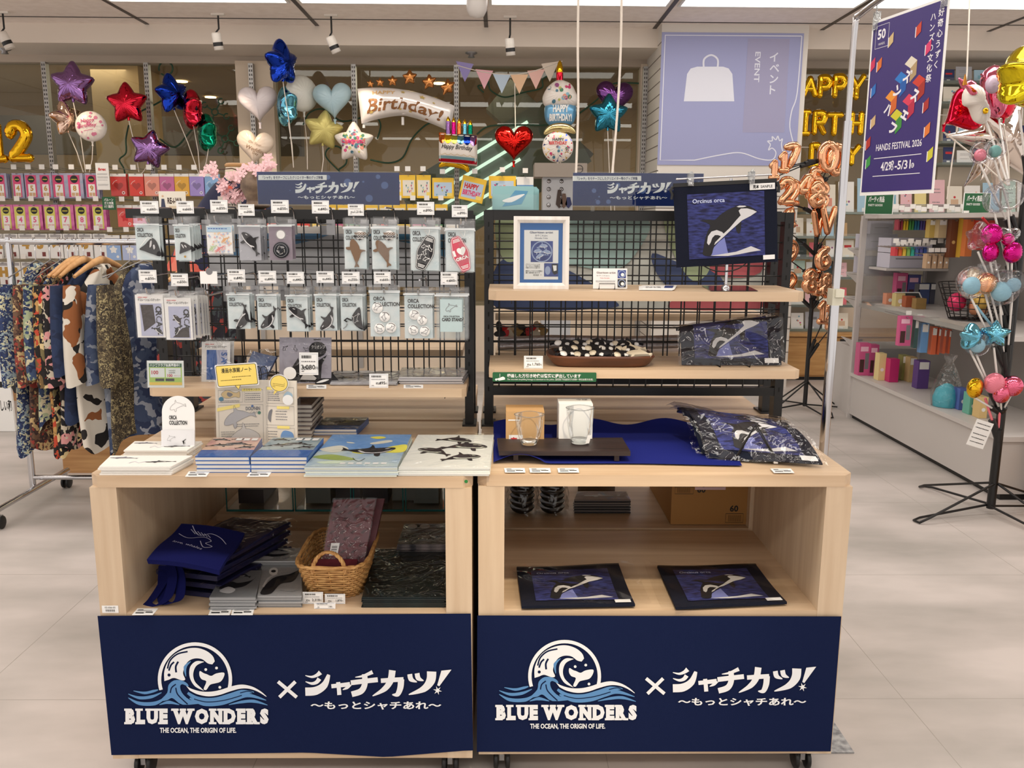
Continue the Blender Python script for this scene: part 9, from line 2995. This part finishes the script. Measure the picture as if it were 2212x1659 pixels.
# big foil shapes at the top right
balloon(2078, 244, 52, HEART, foil('crimson', (206, 26, 52)), 'large crimson heart balloon tilted behind the purple poster', .1, -1.0, Y=4.35, thick=.35, string=(2176, 400))
balloon(2172, 222, 34, ROUND, foil('crimson', (206, 26, 52)), 'crimson round balloon behind the pink foil shape', .5, 0, Y=4.4, string=(2180, 400))
mini(2208, 170, 60, STAR, foil('lemon', (226, 206, 40)), 'yellow foil star balloon cut by the right edge', .6, None, 3.9)
t = thing('unicorn_balloon', 'white unicorn foil balloon with a gold horn and pink mane', 'balloon', tuple(at(2115, 235, 4.05)))
MANE = foil('mane_pink', (226, 120, 150))
for nm, pts, cx, cy, m, th, dy in (('body', [(2078, 206), (2084, 190), (2100, 184), (2116, 192), (2122, 212), (2136, 236), (2140, 254), (2130, 266), (2114, 262), (2104, 244), (2096, 232), (2082, 226)], 2110, 222, WHB, .05, 0), ('mane', [(2072, 168), (2086, 176), (2104, 172), (2124, 190), (2136, 212), (2148, 240), (2138, 250), (2126, 228), (2110, 204), (2092, 194), (2080, 186)], 2112, 198, MANE, .02, .03),
				('ear', [(2070, 188), (2084, 190), (2100, 204), (2086, 208)], 2086, 197, MANE, .012, -.05), ('star_spot', [(2110, 240), (2116, 236), (2122, 240), (2120, 248), (2112, 248)], 2116, 243, GOLDF, .008, -.05)):
	c = at(cx, cy, 4.1)
	k = 3.95 / FPX
	m_ = MB()
	pillow(m_, Fr(c + Vector((0, dy, 0)), (1, .1, 0), (0, 0, 1)), [((x - cx) * k, -(y - cy) * k) for x, y in spline(pts, 5, True)], 1, th, m)
	m_.build(nm, t)
a, b = at(2084, 184, 4.05), at(2085, 160, 4.05)
MB().tube([tuple(a), tuple(b)], [.012, .002], mat('horn_gold', (176, 120, 50), .3, .8), 8).build('horn', t)
MB().tube([tuple(at(2130, 262, 4.1)), tuple(at(2178, 400, by))], .005, WHS, 6).build('stick', t)
t = thing('pink_foil_balloon', 'pink foil balloon with a pale face panel behind the unicorn', 'balloon', tuple(at(2150, 210, 4.15)))
c = at(2150, 205, 4.2)
m_ = MB()
pillow(m_, Fr(c, (1, .2, 0), (0, 0, 1)), [((x - 2150) * k, -(y - 205) * k) for x, y in spline([(2116, 160), (2140, 142), (2158, 156), (2172, 180), (2174, 230), (2160, 255), (2134, 240), (2120, 200)], 5, True)], 1, .06, foil('mane_pink', (222, 110, 140)))
m_.build('envelope', t)
m_ = MB()
pillow(m_, Fr(c + Vector((-.04, -.045, .04)), (1, .2, 0), (0, 0, 1)), [(.035 * p[0], .042 * p[1]) for p in ROUND[::2]], 1, .03, matte('lilac', (200, 180, 200)))
m_.build('panel', t)
MB().tube([tuple(at(2158, 258, 4.2)), tuple(at(2180, 400, by))], .005, WHS, 6).build('stick', t)
# silver spiked star
t = thing('spiked_balloon', 'large silver spiked star balloon behind the clear bubbles', 'balloon', tuple(at(2170, 300, 4.5)))
c = at(2165, 300, 4.5)
m_ = MB()
for i, (x, y) in enumerate(((2042, 292), (2082, 404), (2150, 420), (2212, 210), (2230, 300), (2120, 240), (2118, 390), (2230, 390))):
	e = at(x, y, 4.5 + .1 * math.sin(i))
	m_.lathe(c, [(.09, 0), (.055, (e - c).length * .4), (.001, (e - c).length)], SILF, 8, (e - c).normalized())
m_.build('spikes', t)
# white cord at the far right and wooden unit at the right edge
a = at(2092, 0, 4.4)
tag(MB().tube(spline([tuple(at(2096, -40, 4.5)), tuple(at(2090, 120, 4.5)), tuple(at(2086, 180, 4.5)), tuple(at(2064, 300, 4.5)), tuple(at(2046, 430, 4.5))], 5), .004, RIBBON, 6).build('hanging_string'), 'white cord hanging at the far right beside the crimson heart', 'cord')
p = on(2160, 1060, 0)
t = thing('side_table', 'honey wood display block at the right edge behind the black stand', 'display block', (p.x + .4, p.y, 0))
MB().box(p.x + .02, p.x + 1.0, 3.55, 4.14, .02, .34, OAK).build('body', t)
MB().box(p.x + .0, p.x + 1.0, 3.53, 4.16, .34, .36, OAK).build('top', t)
MB().box(p.x + .04, p.x + 1.0, 3.57, 4.12, 0, .02, BLACK).build('plinth', t)
